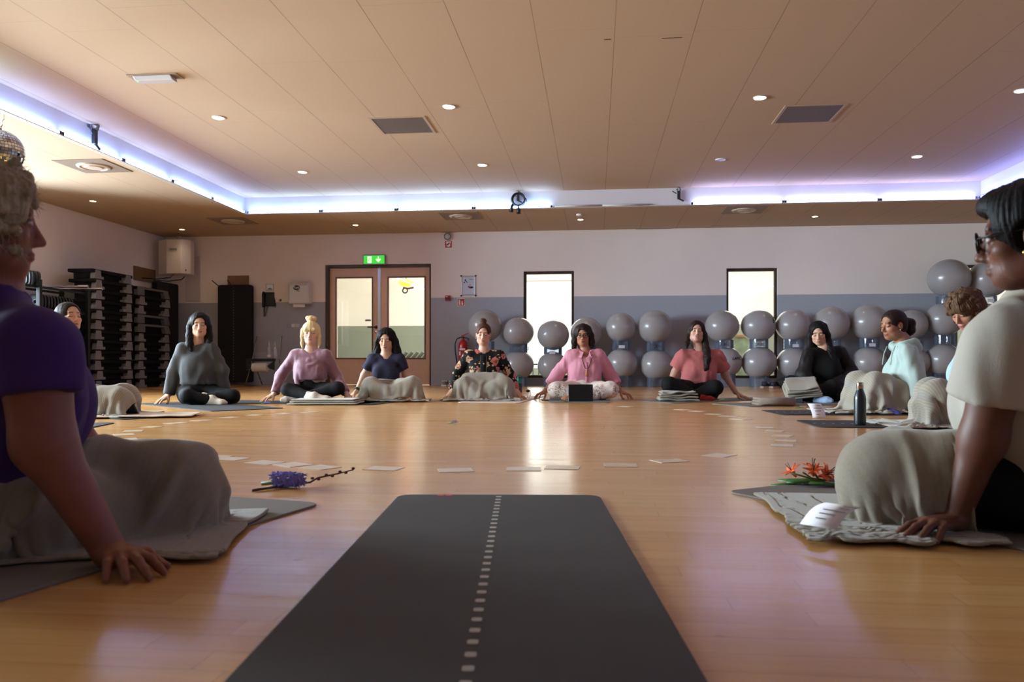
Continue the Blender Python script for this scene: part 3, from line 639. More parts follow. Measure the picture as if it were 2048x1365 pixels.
for sx in (-1, 1): b = MB(); b.prism([(sx * .25, 0, -.05), (sx * .25, 0, .12), (sx * .16, 0, .05), (sx * .12, 0, .02), (sx * .16, 0, -.02)][::sx], (0, .03, 0)); b.build('holder_arm', M_BLK, t)
MB().lathe([(.02, -.13), (.075, -.13), (.075, .13), (.02, .13)], n=28, M=Matrix.Rotation(PI / 2, 3, 'Y')).build('paper_roll', mat('paper_white', (214, 208, 200), .8), t, True, angle=40)
for k, px in enumerate((539, 551)):
    q = Yp(px, 690, 13.38); t = thing('spray_bottle', ('left' if k == 0 else 'right') + ' translucent nozzle bottle standing on the clear folding chair', 'bottle', (q.x, 13.36, .468))
    MB().lathe([(.035, 0), (.036, .05), (.03, .16), (.016, .22)], n=18).build('bottle_body', mat('bottle_trans', (176, 178, 190), .3, alpha=1), t, True)
    MB().lathe([(.016, .22), (.012, .26), (.003, .31)], n=14).build('nozzle', mat('nozzle_white', (205, 205, 212), .4), t, True)
    if k == 0: MB().ring(.037, .0355, .04, .08).build('bottle_label', M_SIGNW, t)
# sandals by the door
for k, dx in enumerate((0, .085)):
    q = Yp(888, 772, 13.6); t = thing('trainer', ('left' if k == 0 else 'right') + ' shoe of the grey pair on the floor under the extinguisher', 'shoe', (q.x + .02 + dx * 1.35, 13.6, 0), group='grey shoes by the wall')
    if k == 0:
        b = MB(); b.prism([(-.045, -.13, 0), (.045, -.13, 0), (.05, -.05, 0), (.04, .13, 0), (-.04, .13, 0), (-.05, -.05, 0)], (0, 0, .03)); s0 = b.build('sole', mat('sole_white', (200, 192, 186), .6), t, bevel=.008)
        MB().sphere((0, -.05, .045), (.045, .085, .05), 18, 10).build('upper', mat('shoe_grey', (122, 108, 104), .8), t, True)
        b = MB(); b.ring(.045, .036, .04, .1, (0, .07, 0)); b.build('heel_collar', mat('shoe_grey'), t, True, angle=40)
        b = MB(); b.box((-.045, -.06, .085), (.045, -.03, .097)); b.build('strap', M_SIGNW, t, bevel=.004)
        shoe0 = t
    else:
        for ch in shoe0.children: c = ch.copy(); C.objects.link(c); c.parent = t
# ================================================================ exercise balls on clear rings
m, h = newmat('ball_grey', .27, .5); M_BALL = m
s = h.sep(h.obj()); rib = h.m('SINE', h.m('MULTIPLY', s[2], 260.0))
h.l(h.mix(h.m('MULTIPLY', h.noise(h.obj(), 3, 2), .5), lin(150, 146, 148), lin(168, 164, 166)), h.p.inputs['Base Color'])
h.p.inputs['Coat Weight'].default_value = .25; h.p.inputs['Coat Roughness'].default_value = .12
h.bump(rib, .06, .002)
M_RING = glass_mat('clear_ring', (.95, .97, 1), .05, 1.0)
hh_ = NT(M_RING); mo_ = M_RING.node_tree.nodes['Material Output']; old = mo_.inputs['Surface'].links[0].from_socket; df = hh_.n('ShaderNodeBsdfTranslucent'); df.inputs[0].default_value = lin(196, 208, 232); mx_ = hh_.n('ShaderNodeMixShader'); mx_.inputs[0].default_value = .16; hh_.l(old, mx_.inputs[1]); hh_.l(df.outputs[0], mx_.inputs[2]); hh_.l(mx_.outputs[0], mo_.inputs['Surface'])
M_PRINT = mat('print_black', (24, 22, 26), .5); M_STICK = mat('ring_sticker', (206, 204, 214), .4)
SD = ['stack nearest the extinguisher behind the floral jacket', 'stack left of the first tall window', 'stack in front of the first tall window', 'stack behind the bobbed head', 'stack right of the pink shirt', 'stack with the widest gap on its right', 'stack left of the second tall window', 'stack in front of the second tall window', 'stack right of the second tall window', 'stack behind the long-haired figure in black', 'stack left of the mint hoodie', 'stack behind the dark ponytail', 'three-high stack at the right', 'three-high stack at the right edge']
#      upper (x, y, r)      lower (x, y, r)     top
ST = [((970, 652.5, 34), (972, 729, 31)), ((1037, 664.5, 31), (1037, 730, 31)), ((1106.4, 670.5, 32), (1105, 732, 30)), ((1172.7, 665.7, 32), (1173, 729, 31)), ((1241.7, 655.7, 31), (1244, 727, 32)),
      ((1310, 654.4, 35), (1312.8, 730, 32.5)), ((1444, 653, 33.6), (1452, 724, 32)), ((1516.6, 652, 34), (1518, 725.4, 34.5)), ((1586, 651, 34), (1587, 725.4, 33)), ((1662, 648, 36), (1662, 726, 32.5)),
      ((1738, 645, 37.5), (1738, 726, 34)), ((1823, 649.6, 31), (1828, 725, 30)), ((1888, 639, 35), (1886, 720, 34), (1898, 557, 40)), ((1968, 640, 35), (1966, 720, 34), (1976, 559, 38))]
ball_me = {}
def ball(px, py, rp, Y, lab, sq=.95):
    p = Yp(px, py, Y); dep = p.x * CD[0] + p.y * CD[1]; r = rp * dep / FPX
    va = random.uniform(-1, 4); t = thing('exercise_ball', lab, 'exercise ball', p, 0, 'grey exercise balls along the back wall')
    key = round(r, 3)
    MB().sphere((0, 0, 0), (r, r, r * sq), 48, 28).build('ball_skin', M_BALL, t, True)
    MB().lathe([(.012, 0), (.012, .004), (.008, .005)], n=12, M=Matrix.Rotation(PI / 2, 3, 'X')).build('valve_plug', M_STICK, t, loc=(.95 * r * math.sin(va), -.95 * r * math.cos(va), .12 * r)).rotation_euler = (0, 0, va)
    return t, p, r
for i, stk in enumerate(ST):
    Y = 13.60; pos_ = {}
    for k, nm in ((0, 'upper' if i < 12 else 'middle'), (1, 'lower'), (2, 'topmost')):
        if k >= len(stk): continue
        t, p, r = ball(*stk[k], Y, '%s grey ball of the %s' % (nm, SD[i])); pos_[k] = (p, r)
        if (i, k) in ((7, 0), (6, 1)):    # printed balls
            a = (math.radians(50) if i == 7 else math.radians(32))
            n = Vector((math.sin(a), -math.cos(a), .18)).normalized() * (r + .0015)
            text('lettering', 'LAPT.', .07, M_PRINT, t, n * .985, (PI / 2, (PI / 2 if i == 7 else 0), a) if i == 6 else (PI / 2, 0, a), .004).rotation_euler = (Matrix.Rotation(a, 3, 'Z') @ Matrix.Rotation(PI / 2, 3, 'X') @ Matrix.Rotation(-PI / 2 if i == 7 else 0, 3, 'Z')).to_euler()
    pu, ru = pos_[0]; pl, rl = pos_[1]
    def ring_(z0, z1, c, nm, sticker, mark):
        g = thing('ball_ring', '%s of the %s' % (nm, SD[i]), 'ball ring', (c.x, c.y, z0), 0, 'clear rings of the ball stacks')
        MB().ring(.155, .150, 0, z1 - z0, n=44).build('ring_wall', M_RING, g, True, angle=40)
        MB().ring(.157, .148, z1 - z0 - .006, z1 - z0, n=44).build('ring_rim', M_RING, g, True, angle=40)
        if sticker: MB().box((-.05, -.162, .02), (.05, -.156, .07)).build('ring_sticker', M_STICK, g)
        if mark: text('lettering', 'LMX.', .085, M_PRINT, g, (.03 + .04 * (i % 2), .158, (z1 - z0) / 2), (PI / 2, 0, PI), .002)
        return g
    zc = (pu.z - ru * .95 + pl.z + rl * .95) / 2
    ring_(zc - .075, zc + .075, (pu + pl) / 2, 'clear ring between balls', i in (2, 4, 8, 10), i in (1, 5, 6, 7))
    ring_(0, max(.07, pl.z - rl * .95 + .045), pl, 'clear floor ring', False, False)
    if 2 in pos_:
        zt_ = (pos_[2][0].z - pos_[2][1] * .95 + pu.z + ru * .95) / 2
        ring_(zt_ - .06, zt_ + .06, (pu + pos_[2][0]) / 2, 'clear ring under the topmost ball', True, False)
# ================================================================ step stacks along the left wall
M_STEP = mat('step_black', (8, 8, 9), .75, spec=.25); M_FOOT = mat('step_foot_grey', (96, 96, 98), .65); M_FOOT2 = mat('step_foot_light', (124, 124, 126), .65)
def make_step(arch):
    t = thing('step_board', 'x', 'step board', (0, 0, 0), PI / 2)       # local x runs along the wall, local -y faces the room
    L, W, H = 1.02, .40, .150
    b = MB(); b.box((-L / 2, -W / 2, H - .055), (L / 2, W / 2, H - .004)); b.build('deck', M_STEP, t, bevel=.012)
    b = MB(); b.box((-L / 2 + .04, -W / 2 + .07, .004), (L / 2 - .04, W / 2 - .07, H - .055)); b.build('underside', M_STEP, t)
    if arch:
        b = MB(); x1 = L / 2 - .02; b.prism([(-x1, -W / 2 - .004, .004), (-x1 + .2, -W / 2 - .004, .004), (-x1 + .2, -W / 2 - .004, H - .045), (x1 - .2, -W / 2 - .004, H - .045), (x1 - .16, -W / 2 - .004, .004), (x1, -W / 2 - .004, .004), (x1 - .06, -W / 2 - .004, H - .01), (-x1, -W / 2 - .004, H - .01)], (0, .07, 0)); b.build('bench_front', M_FOOT, t, bevel=.004)
    else:
        for sx in (-1, 1):
            x0 = sx * (L / 2 - .14)
            q = [(-.10, 0), (.12, 0), (.12, .04), (.06, .042), (.055, .085), (.045, .132), (-.075, .132)]
            pts = [(x0 - sx * x, -W / 2 - .004, z + .004) for x, z in q]
            if sx > 0: pts = pts[::-1]
            b = MB(); b.prism(pts, (0, .08, 0)); b.build('step_foot', M_FOOT2, t, bevel=.004)
    return t
protoA, protoB = make_step(False), make_step(True); usedA = usedB = False
for col, (y0, n, arches) in enumerate(((11.50, 12, ()), (12.62, 11, (10, 7, 6)))):
    for k in range(n):
        ar = k in arches; loc = (-7.52 + .012 * math.sin(k * 2.1 + col), y0 + .012 * math.sin(k * 1.7), k * .150)
        lab = '%s step board from the floor in the %s stack on the left wall' % (('topmost' if k == n - 1 else ORD[k]), 'left' if col == 0 else 'right')
        if ar: lab = lab.replace('step board', 'grey arched step board')
        src = protoB if ar else protoA
        if (ar and not usedB) or (not ar and not usedA):
            o = src; o.location = loc
            if ar: usedB = True
            else: usedA = True
        else: o = dup(src, loc)
        o['label'] = lab; o['group'] = 'step boards stacked on the left wall'
# ================================================================ weights rack
rk = thing('weights_rack', 'black metal rack full of weight plates beside the step stacks', 'rack', (-7.45, 9.75, 0), PI / 2)
M_RACK = mat('rack_black', (20, 20, 22), .4, .4)
for sx in (-1, 0, 1):
    for sy in (-1, 1): MB().box((sx * 1.0 - .025, sy * .2 - .025, 0), (sx * 1.0 + .025, sy * .2 + .025, 1.5)).build('upright', M_RACK, rk, bevel=.004)
ZT = (.05, .42, .78, 1.12, 1.42)
for z in ZT:
    for sy in (-1, 1): MB().box((-1.0, sy * .17 - .015, z - .03), (1.0, sy * .17 + .015, z)).build('shelf_rail', M_RACK, rk)
M_PLATE = mat('plate_rubber', (22, 23, 26), .28, bump=.1, bscale=90); M_PRED = mat('plate_red', (190, 34, 30), .45); M_HUB = mat('plate_hub', (120, 124, 130), .3, .8)
def make_plate(r, th, red):
    t = thing('weight_plate', 'x', 'weight plate', (0, 0, 0), PI / 2, 'black weight plates on the rack')
    pr = []
    b = MB(); n = 40; prof = [(r * .93, 0), (r, .008), (r, th - .008), (r * .93, th), (r * .8, th * .8), (r * .3, th * .8), (r * .28, th), (.03, th), (.03, 0), (r * .28, 0), (r * .3, th * .2), (r * .8, th * .2)]
    k = len(prof); vs = []
    for rr, x in prof:
        for j in range(n):
            a = 2 * PI * j / n; sq = (abs(math.cos(a)) ** 4 + abs(math.sin(a)) ** 4) ** -.25 if rr > r * .5 else 1
            vs.append((x - th / 2, rr * sq * .93 * math.cos(a), rr * sq * .93 * math.sin(a)))
    fs = [(i * n + j, i * n + (j + 1) % n, ((i + 1) % k) * n + (j + 1) % n, ((i + 1) % k) * n + j) for i in range(k) for j in range(n)]
    b.add(vs, fs); b.build('plate_disc', M_PLATE, t, True, angle=40)
    MB().ring(.034, .026, -th / 2 - .002, th / 2 + .002, M=Matrix.Rotation(PI / 2, 3, 'Y'), n=20).build('hub', M_HUB, t, True, angle=40)
    if red:
        b = MB(); vs = []; nn = 12
        for j in range(nn + 1):
            a = -PI * .75 + PI * .36 * j / nn
            sq = (abs(math.cos(a)) ** 4 + abs(math.sin(a)) ** 4) ** -.25 * .93
            for rr in (r * 1.006, r * .88):
                for x in (-th / 2 - .003, th / 2 + .003): vs.append((x, rr * sq * math.cos(a), rr * sq * math.sin(a)))
        fs = []
        for j in range(nn):
            o = j * 4; fs += [(o, o + 1, o + 5, o + 4), (o + 2, o, o + 4, o + 6), (o + 1, o + 3, o + 7, o + 5), (o + 3, o + 2, o + 6, o + 7)]
        fs += [(0, 2, 3, 1), (nn * 4, nn * 4 + 1, nn * 4 + 3, nn * 4 + 2)]
        b.add(vs, fs); b.build('red_mark', M_PRED, t)
    return t
TN = ['bottom', 'second lowest', 'middle', 'fourth', 'top']
protos = {}
for ti, z in enumerate(ZT):
    r, th, red, ys = ((.17, .05, True, [8.95, 9.3, 9.75, 10.2, 10.52]), (.17, .05, True, [9.0, 9.08, 9.5, 9.86, 9.94, 10.3, 10.55]), (.16, .045, True, [9.1, 9.5, 9.9, 10.0, 10.4, 10.6]),
                      (.115, .03, True, [9.95 + .062 * q for q in range(11)] + [8.9 + .062 * q for q in range(7)]), (.115, .03, False, [9.42 + .06 * q for q in range(9)]))[ti]
    for j, y in enumerate(sorted(ys)):
        lab = '%s black weight plate from the left on the %s tier of the rack' % (ORD[j], TN[ti])
        loc = (-7.45, y, z + r * .93 * .93 + .003)
        if ti not in protos: protos[ti] = make_plate(r, th, red); o = protos[ti]; o.location = loc
        else: o = dup(protos[ti], loc)
        o['label'] = lab
for k, (y, nm) in enumerate(((10.14, 'left'), (10.46, 'right'))):
    t = thing('weight_bar', '%s shiny bar lying across the top tier of the rack' % nm, 'bar', (-7.3 + .0, y, 1.444), 0, 'bars on the rack')
    MB().cyl((-.3, -.05, 0), (.42, .05, 0), .014, n=12).build('bar_shaft', M_CHROME, t, True, angle=40)
    MB().cyl((.3, .034, 0), (.43, .052, 0), .022, n=12).build('bar_sleeve', M_CHROME, t, True, angle=40)
# ================================================================ exercise mats on the floor
def mat_mat(name, col):
    m, h = newmat(name, .75, .35)
    n = h.noise(h.pos(), 6, 4); n2 = h.noise(h.pos(), 420, 2)
    c = lin(*col); h.l(h.mix(n, tuple(x * .85 for x in c[:3]) + (1,), tuple(x * 1.15 for x in c[:3]) + (1,)), h.p.inputs['Base Color'])
    h.bump(n2, .35, .002); return m
M_MG = mat_mat('mat_charcoal', (64, 60, 58)); M_MD = mat_mat('mat_dark', (44, 42, 43)); M_ML = mat_mat('mat_grey', (118, 112, 106)); M_MP = mat_mat('mat_pink', (170, 70, 92)); M_MW = mat_mat('mat_pale', (214, 196, 184))
M_DASH = mat('mat_dash', (178, 172, 162), .7)
def floor_mat(lab, corner, ang, w, L, m, side=1, z=0.0, dashes=None, logo=False, th=.006, name='exercise_mat', r=.045):
    # corner: world xy of one corner; length runs along ang, width to its left (side=1) or right
    u = Vector((math.cos(ang), math.sin(ang))); v = Vector((-u.y, u.x)) * side; c = Vector(corner) + u * L / 2 + v * w / 2
    t = thing(name, lab, 'mat', (c.x, c.y, z), ang, 'exercise mats on the floor')
    po = []
    for cx, cy, a0 in ((L / 2 - r, w / 2 - r, 0), (-L / 2 + r, w / 2 - r, PI / 2), (-L / 2 + r, -w / 2 + r, PI), (L / 2 - r, -w / 2 + r, -PI / 2)):
        for k in range(7): a = a0 + PI / 2 * k / 6; po.append((cx + r * math.cos(a), cy + r * math.sin(a), 0))
    MB().prism(po, (0, 0, th)).build('mat_sheet', m, t, bevel=.002)
    if dashes:
        n = int(L / dashes) - 1
        d0 = None
        for k in range(n):
            x = -L / 2 + dashes * (k + .8)
            if d0 is None:
                q = [(a, b_, 0) for a, b_ in ((-.007, -.008), (.007, -.008), (.009, -.005), (.009, .005), (.007, .008), (-.007, .008), (-.009, .005), (-.009, -.005))]
                d0 = MB().prism(q, (0, 0, .0006)).build('centre_dash', M_DASH, t, loc=(x, 0, th))
            else: o = d0.copy(); C.objects.link(o); o.parent = t; o.location = (x, 0, th)
    if logo:
        b = MB(); b.prism([(x, y, th) for x, y in disc(-L / 2 + .035, w / 2 - .16, .012, 10)], (0, 0, .0006)); b.prism([(x, y, th) for x, y in disc(-L / 2 + .035, w / 2 - .19, .012, 10)], (0, 0, .0006)); b.box((-L / 2 + .02, w / 2 - .2, th), (-L / 2 + .035, w / 2 - .15, th + .0006))
        b.build('red_emblem', mat('emblem_red', (190, 40, 60), .6), t)
    return t
def W2(px, py): p = Zp(px, py, 0); return (p.x, p.y)
AN = math.atan2
a0 = math.radians(-84.8)
floor_mat('large charcoal mat in the middle foreground with a dotted centre line', (-.585, 2.345), a0, .60, 1.83, M_MG, 1, dashes=.049, logo=False)
o = bpy.data.objects['exercise_mat'];
b = MB()
for k, dx in enumerate((-.012, .012)): b.lathe([(.011, .0), (.011, .0008)], (-.915 + .02, -.16 + dx, .006), 14)
b.build('red_emblem', mat('emblem_red', (190, 40, 60), .6), o)
floor_mat('grey mat under the grey-haired person in the left foreground', (-.766, 2.184), AN(-.973, -.23), .62, 1.80, M_ML, -1)
floor_mat('grey mat with the orange flowers beside the blanket in the right foreground', (.399, 2.515), AN(-.60, .42), .61, 1.8, M_ML, 1)
floor_mat('dark mat under the white towel at the left', (-3.03, 5.844), AN(.454, -.89), .61, 1.40, M_MD, 1)
floor_mat('corner of a dark mat beyond the purple shirt', (-3.176, 5.008), AN(-.22, -.975), .6, 1.5, M_MD, 1)
floor_mat('dark mat under the grey sweatshirt person in black leggings', (-3.142, 6.277), AN(1.072, -1.307), .66, 1.75, M_MD, -1)
floor_mat('dark mat under the folded blanket of the blonde with the bun', (-2.26, 7.40), PI / 2 - .12, .72, 1.2, M_MD, 1)
floor_mat('dark mat under the blanket of the navy shirt', (-2.10, 7.42), AN(.6, .06) + PI / 2, .60, 1.75, M_MD, -1)
floor_mat('pale mat under the blanket of the floral jacket', (-1.39, 7.98), PI / 2 - .1, .64, 1.7, M_MW, -1)
floor_mat('grey mat under the tablet and the white trousers', (-.47, 8.02), PI / 2 + .04, .62, 1.7, M_ML, -1)
floor_mat('grey mat under the salmon shirt person', (.766, 8.038), AN(.605, .762), .50, 1.7, M_ML, 1)
floor_mat('grey mat under the rolled towel', (1.40, 7.43), AN(.45, .9), .62, 1.75, M_ML, 1)
floor_mat('dark mat under the note card and the blanket of the mint hoodie', (1.43, 6.31), .06, .60, 1.78, M_MD, 1, dashes=.06)
floor_mat('dark mat with the black bottle on it', (1.385, 5.11), .0, .60, 1.78, M_MD, 1, dashes=.06)
floor_mat('pink mat behind the knee of the white shirt', (1.50, 3.46), .1, .6, 1.6, M_MP, 1)
# white towels / sheets
# ================================================================ cards in a ring on the floor
CARDS = [(369, 932 - 100)]
CARDS = [(461, 835.5), (404, 841.5), (352, 847), (300, 855), (266, 863), (248, 870), (253, 879.5), (272, 887), (313, 894.5), (356, 900), (398, 909), (426, 914.5), (459, 918.5), (529, 926), (585, 930), (640, 935.5), (509, 831), (568, 828), (620, 825), (768, 938), (911, 941.5), (1047, 939), (1125, 936), (1241, 931.5), (1339, 922.5), (1439, 911.5), (1564, 891.5), (1571, 882), (1564, 872.5), (1548, 863), (1530, 856), (1481, 839), (1458, 833), (1429, 829), (1395, 823), (1366, 820), (1252, 814)]
CEN = Vector((-.55, 4.9))
pts = sorted([(math.atan2(Zp(*p).y - CEN.y, Zp(*p).x - CEN.x), p) for p in CARDS])
M_CARD = mat('card_paper', (206, 184, 154), .34)
i0 = min(range(len(pts)), key=lambda i: abs(pts[i][1][0] - 1047)); pts = pts[i0:] + pts[:i0]
proto = None
def ordw(n): return ORD[n - 1] if n <= 20 else {21: 'twenty-first', 22: 'twenty-second', 23: 'twenty-third'}.get(n, 'next')
for i, (a, p) in enumerate(pts):
    q = Zp(*p); n = len(pts)
    lab = 'pale card beyond the dotted mat, in the window reflection' if i == 0 else ('%s pale card in the ring going %s from the window reflection' % (ordw(i), 'right') if i <= n // 2 else '%s pale card in the ring going %s from the window reflection' % (ordw(n - i), 'left'))
    if proto is None:
        proto = tag(MB().box((-.065, -.052, 0), (.065, .052, .0012)).build('card', M_CARD, loc=(q.x, q.y, .0003), rotz=.1), lab, 'card', 'pale cards laid in a ring')
    else:
        o = proto.copy(); C.objects.link(o); o.location = (q.x, q.y, .0003); o.rotation_euler = (0, 0, a + PI / 2 + math.sin(i * 5.3) * .35); o['label'] = lab
# ================================================================ flowers
M_STEM = mat('stem_brown', (74, 58, 40), .7); M_LEAF = mat('leaf_green', (62, 108, 48), .5); M_LEAF2 = mat('leaf_pale', (98, 118, 70), .5)
M_HYA = mat('hyacinth_blue', (124, 120, 206), .6, noise=.25, nscale=60); M_ORG = mat('petal_orange', (228, 96, 34), .5, noise=.25, nscale=50)
def petal(b, c, d, L, w, curl=.3, up=Vector((0, 0, 1))):
    d = Vector(d).normalized(); s = d.cross(up); s = s.normalized() if s.length > .01 else Vector((1, 0, 0)); n = s.cross(d); c = Vector(c); vs = []
    for k, (t, ww) in enumerate(((0, .25), (.35, 1), (.7, .8), (1, .05))):
        pc = c + d * (L * t) + n * (-curl * L * t * t)
        vs += [pc - s * w * ww / 2 - n * .12 * w, pc + n * .1 * w, pc + s * w * ww / 2 - n * .12 * w]
    fs = []
    for k in range(3):
        for j in range(2): fs.append((k * 3 + j, k * 3 + j + 1, k * 3 + j + 4, k * 3 + j + 3))
    b.add(vs, fs)
def solid(o, th=.0012):
    s_ = o.modifiers.new('thickness', 'SOLIDIFY'); s_.thickness = th; return o
# hyacinth on a twig
h0 = Zp(504, 985); h1 = Zp(707, 960); mid = Zp(572, 976)
t = thing('hyacinth_flower', 'blue hyacinth head lying on the floor in front of the left blanket', 'flower', (mid.x, mid.y, 0))
ax = Vector((.98, .2, 0)); bl = None
rng = random.Random(3)
b = MB(); b.tube([Vector((-.075, -.015, .014)), (0, 0, .02), ax * .06 + Vector((0, 0, .02))], [.007, .006, .003], 8); b.build('flower_stem', M_LEAF2, t, True)
for k in range(26):
    u = -.04 + .095 * (k / 25); th = k * 2.399; R_ = .021 * (1 - .55 * max(0, (u - .01) / .06)); c = ax * u + Vector((-.2, .98, 0)) * (R_ * math.cos(th)) + Vector((0, 0, .026 + R_ * math.sin(th) * .9))
    out = (c - (ax * u + Vector((0, 0, .024)))).normalized(); b = MB()
    b.tube([c - out * .008, c + out * .004], [.003, .006], 6)
    for j in range(6):
        e = out.orthogonal().normalized(); e = (Matrix.Rotation(j * PI / 3, 3, out) @ e + out * .55); petal(b, c + out * .003, e, .0165, .0075, .5, out)
    o = b.build('floret', M_HYA, t); solid(o, .0008)
t2 = thing('twig', 'thin budded brown twig lying behind the blue hyacinth', 'twig', (mid.x, mid.y, 0))
P0 = h0 - mid; P1 = h1 - mid
b = MB(); path = [P0 + Vector((0, 0, .005)), P0 * .5 + Vector((0, .0, .006)), Vector((.0, .012, .006)), Vector((.07, .03, .014)), P1 * .45 + Vector((0, 0, .02)), P1 * .75 + Vector((0, .004, .026)), P1 + Vector((0, 0, .034))]
b.tube(path, [.0045, .004, .0038, .0034, .003, .0026, .002], 7); b.build('twig_stem', M_STEM, t2, True)
for k in range(7):
    f = .35 + .62 * k / 6; c = P1 * f + Vector((0, 0, .017 + .018 * (f - .35) / .62)); sd = (-1) ** k
    MB().sphere(c + Vector((.004, .004 * sd, .004 * sd)), (.007, .004, .0045), 10, 6).build('bud', mat('bud_red', (92, 46, 40), .6), t2, True)
# orange lilies
q = Zp(1612, 974); t = thing('orange_lilies', 'bunch of orange flowers with green leaves lying on the grey mat at the right', 'flowers', (q.x, q.y, .006)); rng = random.Random(8)
b = MB()
for k in range(3): b.tube([(.1, .01 * k, .012), (.02, .012 * (k - 1), .02), (-.05 + .04 * k, .02 * (k - 1), .04)], .003, 6)
b.build('flower_stem', M_LEAF2, t, True)
for k, (c, d, L, w) in enumerate((((.06, 0, .012), (-1, .05, .02), .17, .028), ((.05, -.02, .014), (-1, -.15, .13), .12, .034), ((.05, .02, .012), (-1, .25, .08), .13, .03), ((.0, -.02, .012), (.9, -.2, .06), .10, .034), ((.02, -.03, .01), (1, -.1, -.0), .14, .026), ((.04, .0, .02), (-.3, .2, .6), .05, .02), ((-.02, -.03, .012), (.8, -.3, .1), .09, .028))):
    b = MB(); petal(b, c, d, L, w, .12); solid(b.build('leaf', M_LEAF if k != 5 else M_LEAF2, t, True), .0012)
for k, (c, out) in enumerate((((-.045, 0, .045), (-.5, -.1, .7)), ((.02, -.015, .05), (-.1, -.5, .8)), ((.025, .02, .055), (.2, .2, .9)), ((.07, .0, .042), (.7, -.3, .5)), ((.055, -.02, .036), (.6, -.7, .3)))):
    out = Vector(out).normalized(); b = MB(); c = Vector(c)
    b.tube([c - out * .025, c], [.004, .009], 8)
    for j in range(6):
        e = out.orthogonal().normalized(); e = Matrix.Rotation(j * PI / 3 + k, 3, out) @ e + out * 1.1; petal(b, c - out * .004, e, .031, .014, .55, out)
    o = b.build('blossom', M_ORG, t); solid(o, .001)
    b = MB()
    for j in range(4):
        e = out.orthogonal().normalized(); e = (Matrix.Rotation(j * 1.57, 3, out) @ e) * .006; b.tube([c, c + out * .03 + e], .0009, 5)
    b.build('stamens', M_STEM, t, True)
def sprig(lab, px, py, z, col, n=7, L=.06, ang=0, stem=True, name='flower'):
    q = Zp(px, py, z); t = thing(name, lab, 'flower', q, ang); b = MB(); r_ = random.Random(int(px))
    if stem: b.tube([(-L * 1.3, 0, .006), (0, .004, .01), (L * .6, 0, .014)], .003, 6); b.build('flower_stem', M_LEAF, t, True)
    b = MB()
    for k in range(n):
        c = Vector((r_.uniform(0, L), r_.uniform(-.02, .02), .012 + r_.uniform(0, .016)))
        for j in range(5): e = Vector((math.cos(j * 1.257 + k), math.sin(j * 1.257 + k), .5)); petal(b, c, e, .016, .010, .3)
    solid(b.build('blossom', col, t), .001)
    b = MB()
    for sgn in (-1, 1): petal(b, (-L * .8, 0, .01), (.6, .5 * sgn, .2), .05, .016, .2)
    solid(b.build('leaf', M_LEAF, t), .001)
    return t
M_PUR = mat('petal_violet', (116, 82, 160), .6); M_DRED = mat('petal_dark_red', (92, 26, 34), .6); M_WHT = mat('petal_white', (214, 206, 206), .6); M_LIME = mat('petal_lime', (150, 170, 96), .6)
sprig('small violet blossom alone on the open floor', 907, 849, 0, M_PUR, 3, .03)
sprig('violet flower on the corner of the mat by the grey sweatshirt', 529, 811, .006, M_HYA, 9, .05, .4)
sprig('green sprig on the floor between the mauve top and the navy shirt', 718, 806, .0, M_LIME, 5, .05, .2)
sprig('dry brown sprig on the mat of the person in black', 1604, 809, .006, M_DRED, 5, .06, .0)
sprig('small white flower on the floor left of the rolled towel', 1507, 801, .0, M_WHT, 3, .03, .5)
sprig('brown sprig with a white bud on the mat behind the note card', 1602, 818, .0, M_WHT, 3, .04, .1)
sprig('green sprig on the grey mat beside the black trousers', 1438, 804, .006, M_LIME, 4, .05, .3)
sprig('sprig of small flowers at the feet in front of the tablet', 1124, 804.5, .006, M_DRED, 4, .05, 2.6)
q = Zp(1056, 800); t = thing('upright_flower', 'single dark red flower head standing on the floor beside the green bottle', 'flower', q)
b = MB(); b.tube([(-.02, .0, .004), (0, 0, .05), (.0, 0, .085)], .0025, 6); b.build('flower_stem', M_LEAF, t, True)
MB().sphere((0, 0, .095), (.022, .022, .016), 12, 8).build('blossom', M_DRED, t, True)
b = MB(); b.tube([(.005, 0, .004), (.03, 0, .06), (.028, .0, .088)], .002, 6); b.tube([(-.08, 0, .004), (.05, .03, .004), (.18, .02, .006)], .003, 6); b.build('side_stem', M_LEAF2, t, True)
# ================================================================ small things on the floor
q = Zp(1720, 852.5); t = thing('water_bottle', 'matt black metal bottle standing on the dark mat at the right', 'bottle', (q.x, q.y, .0066))
MB().lathe([(.030, 0), (.0355, .004), (.0365, .02), (.0365, .165), (.033, .19), (.024, .215), (.0195, .228), (.0195, .232)], n=36).build('bottle_body', mat('bottle_black', (10, 18, 28), .32, coat=.3), t, True, angle=50)
MB().lathe([(.0205, .232), (.0215, .234), (.0215, .268), (.0195, .272)], n=32).build('bottle_cap', mat('cap_steel', (186, 164, 150), .22, 1), t, True, angle=40)
q = Zp(1038, 797); t = thing('sport_bottle', 'green and red sport bottle standing beside the floral jacket', 'bottle', (q.x, q.y, 0))
MB().lathe([(.034, 0), (.036, .01), (.036, .07)], n=24).build('bottle_base', mat('bottle_redpart', (196, 30, 44), .3), t, True, angle=50)
MB().lathe([(.0355, .07), (.034, .1), (.036, .17)], n=24).build('bottle_body', mat('bottle_smoke', (52, 70, 76), .2), t, True, angle=50)
MB().lathe([(.036, .17), (.037, .19), (.03, .215), (.02, .225)], n=24).build('bottle_collar', mat('bottle_teal', (20, 130, 112), .35), t, True, angle=50)
b = MB(); b.lathe([(.018, .222), (.02, .245), (.012, .25)], n=18); b.tube([(-.03, 0, .215), (-.034, 0, .25), (0, 0, .27), (.034, 0, .25), (.03, 0, .215)], .006, 8); b.build('bottle_cap', mat('bottle_teal_dark', (14, 96, 88), .35), t, True, angle=50)
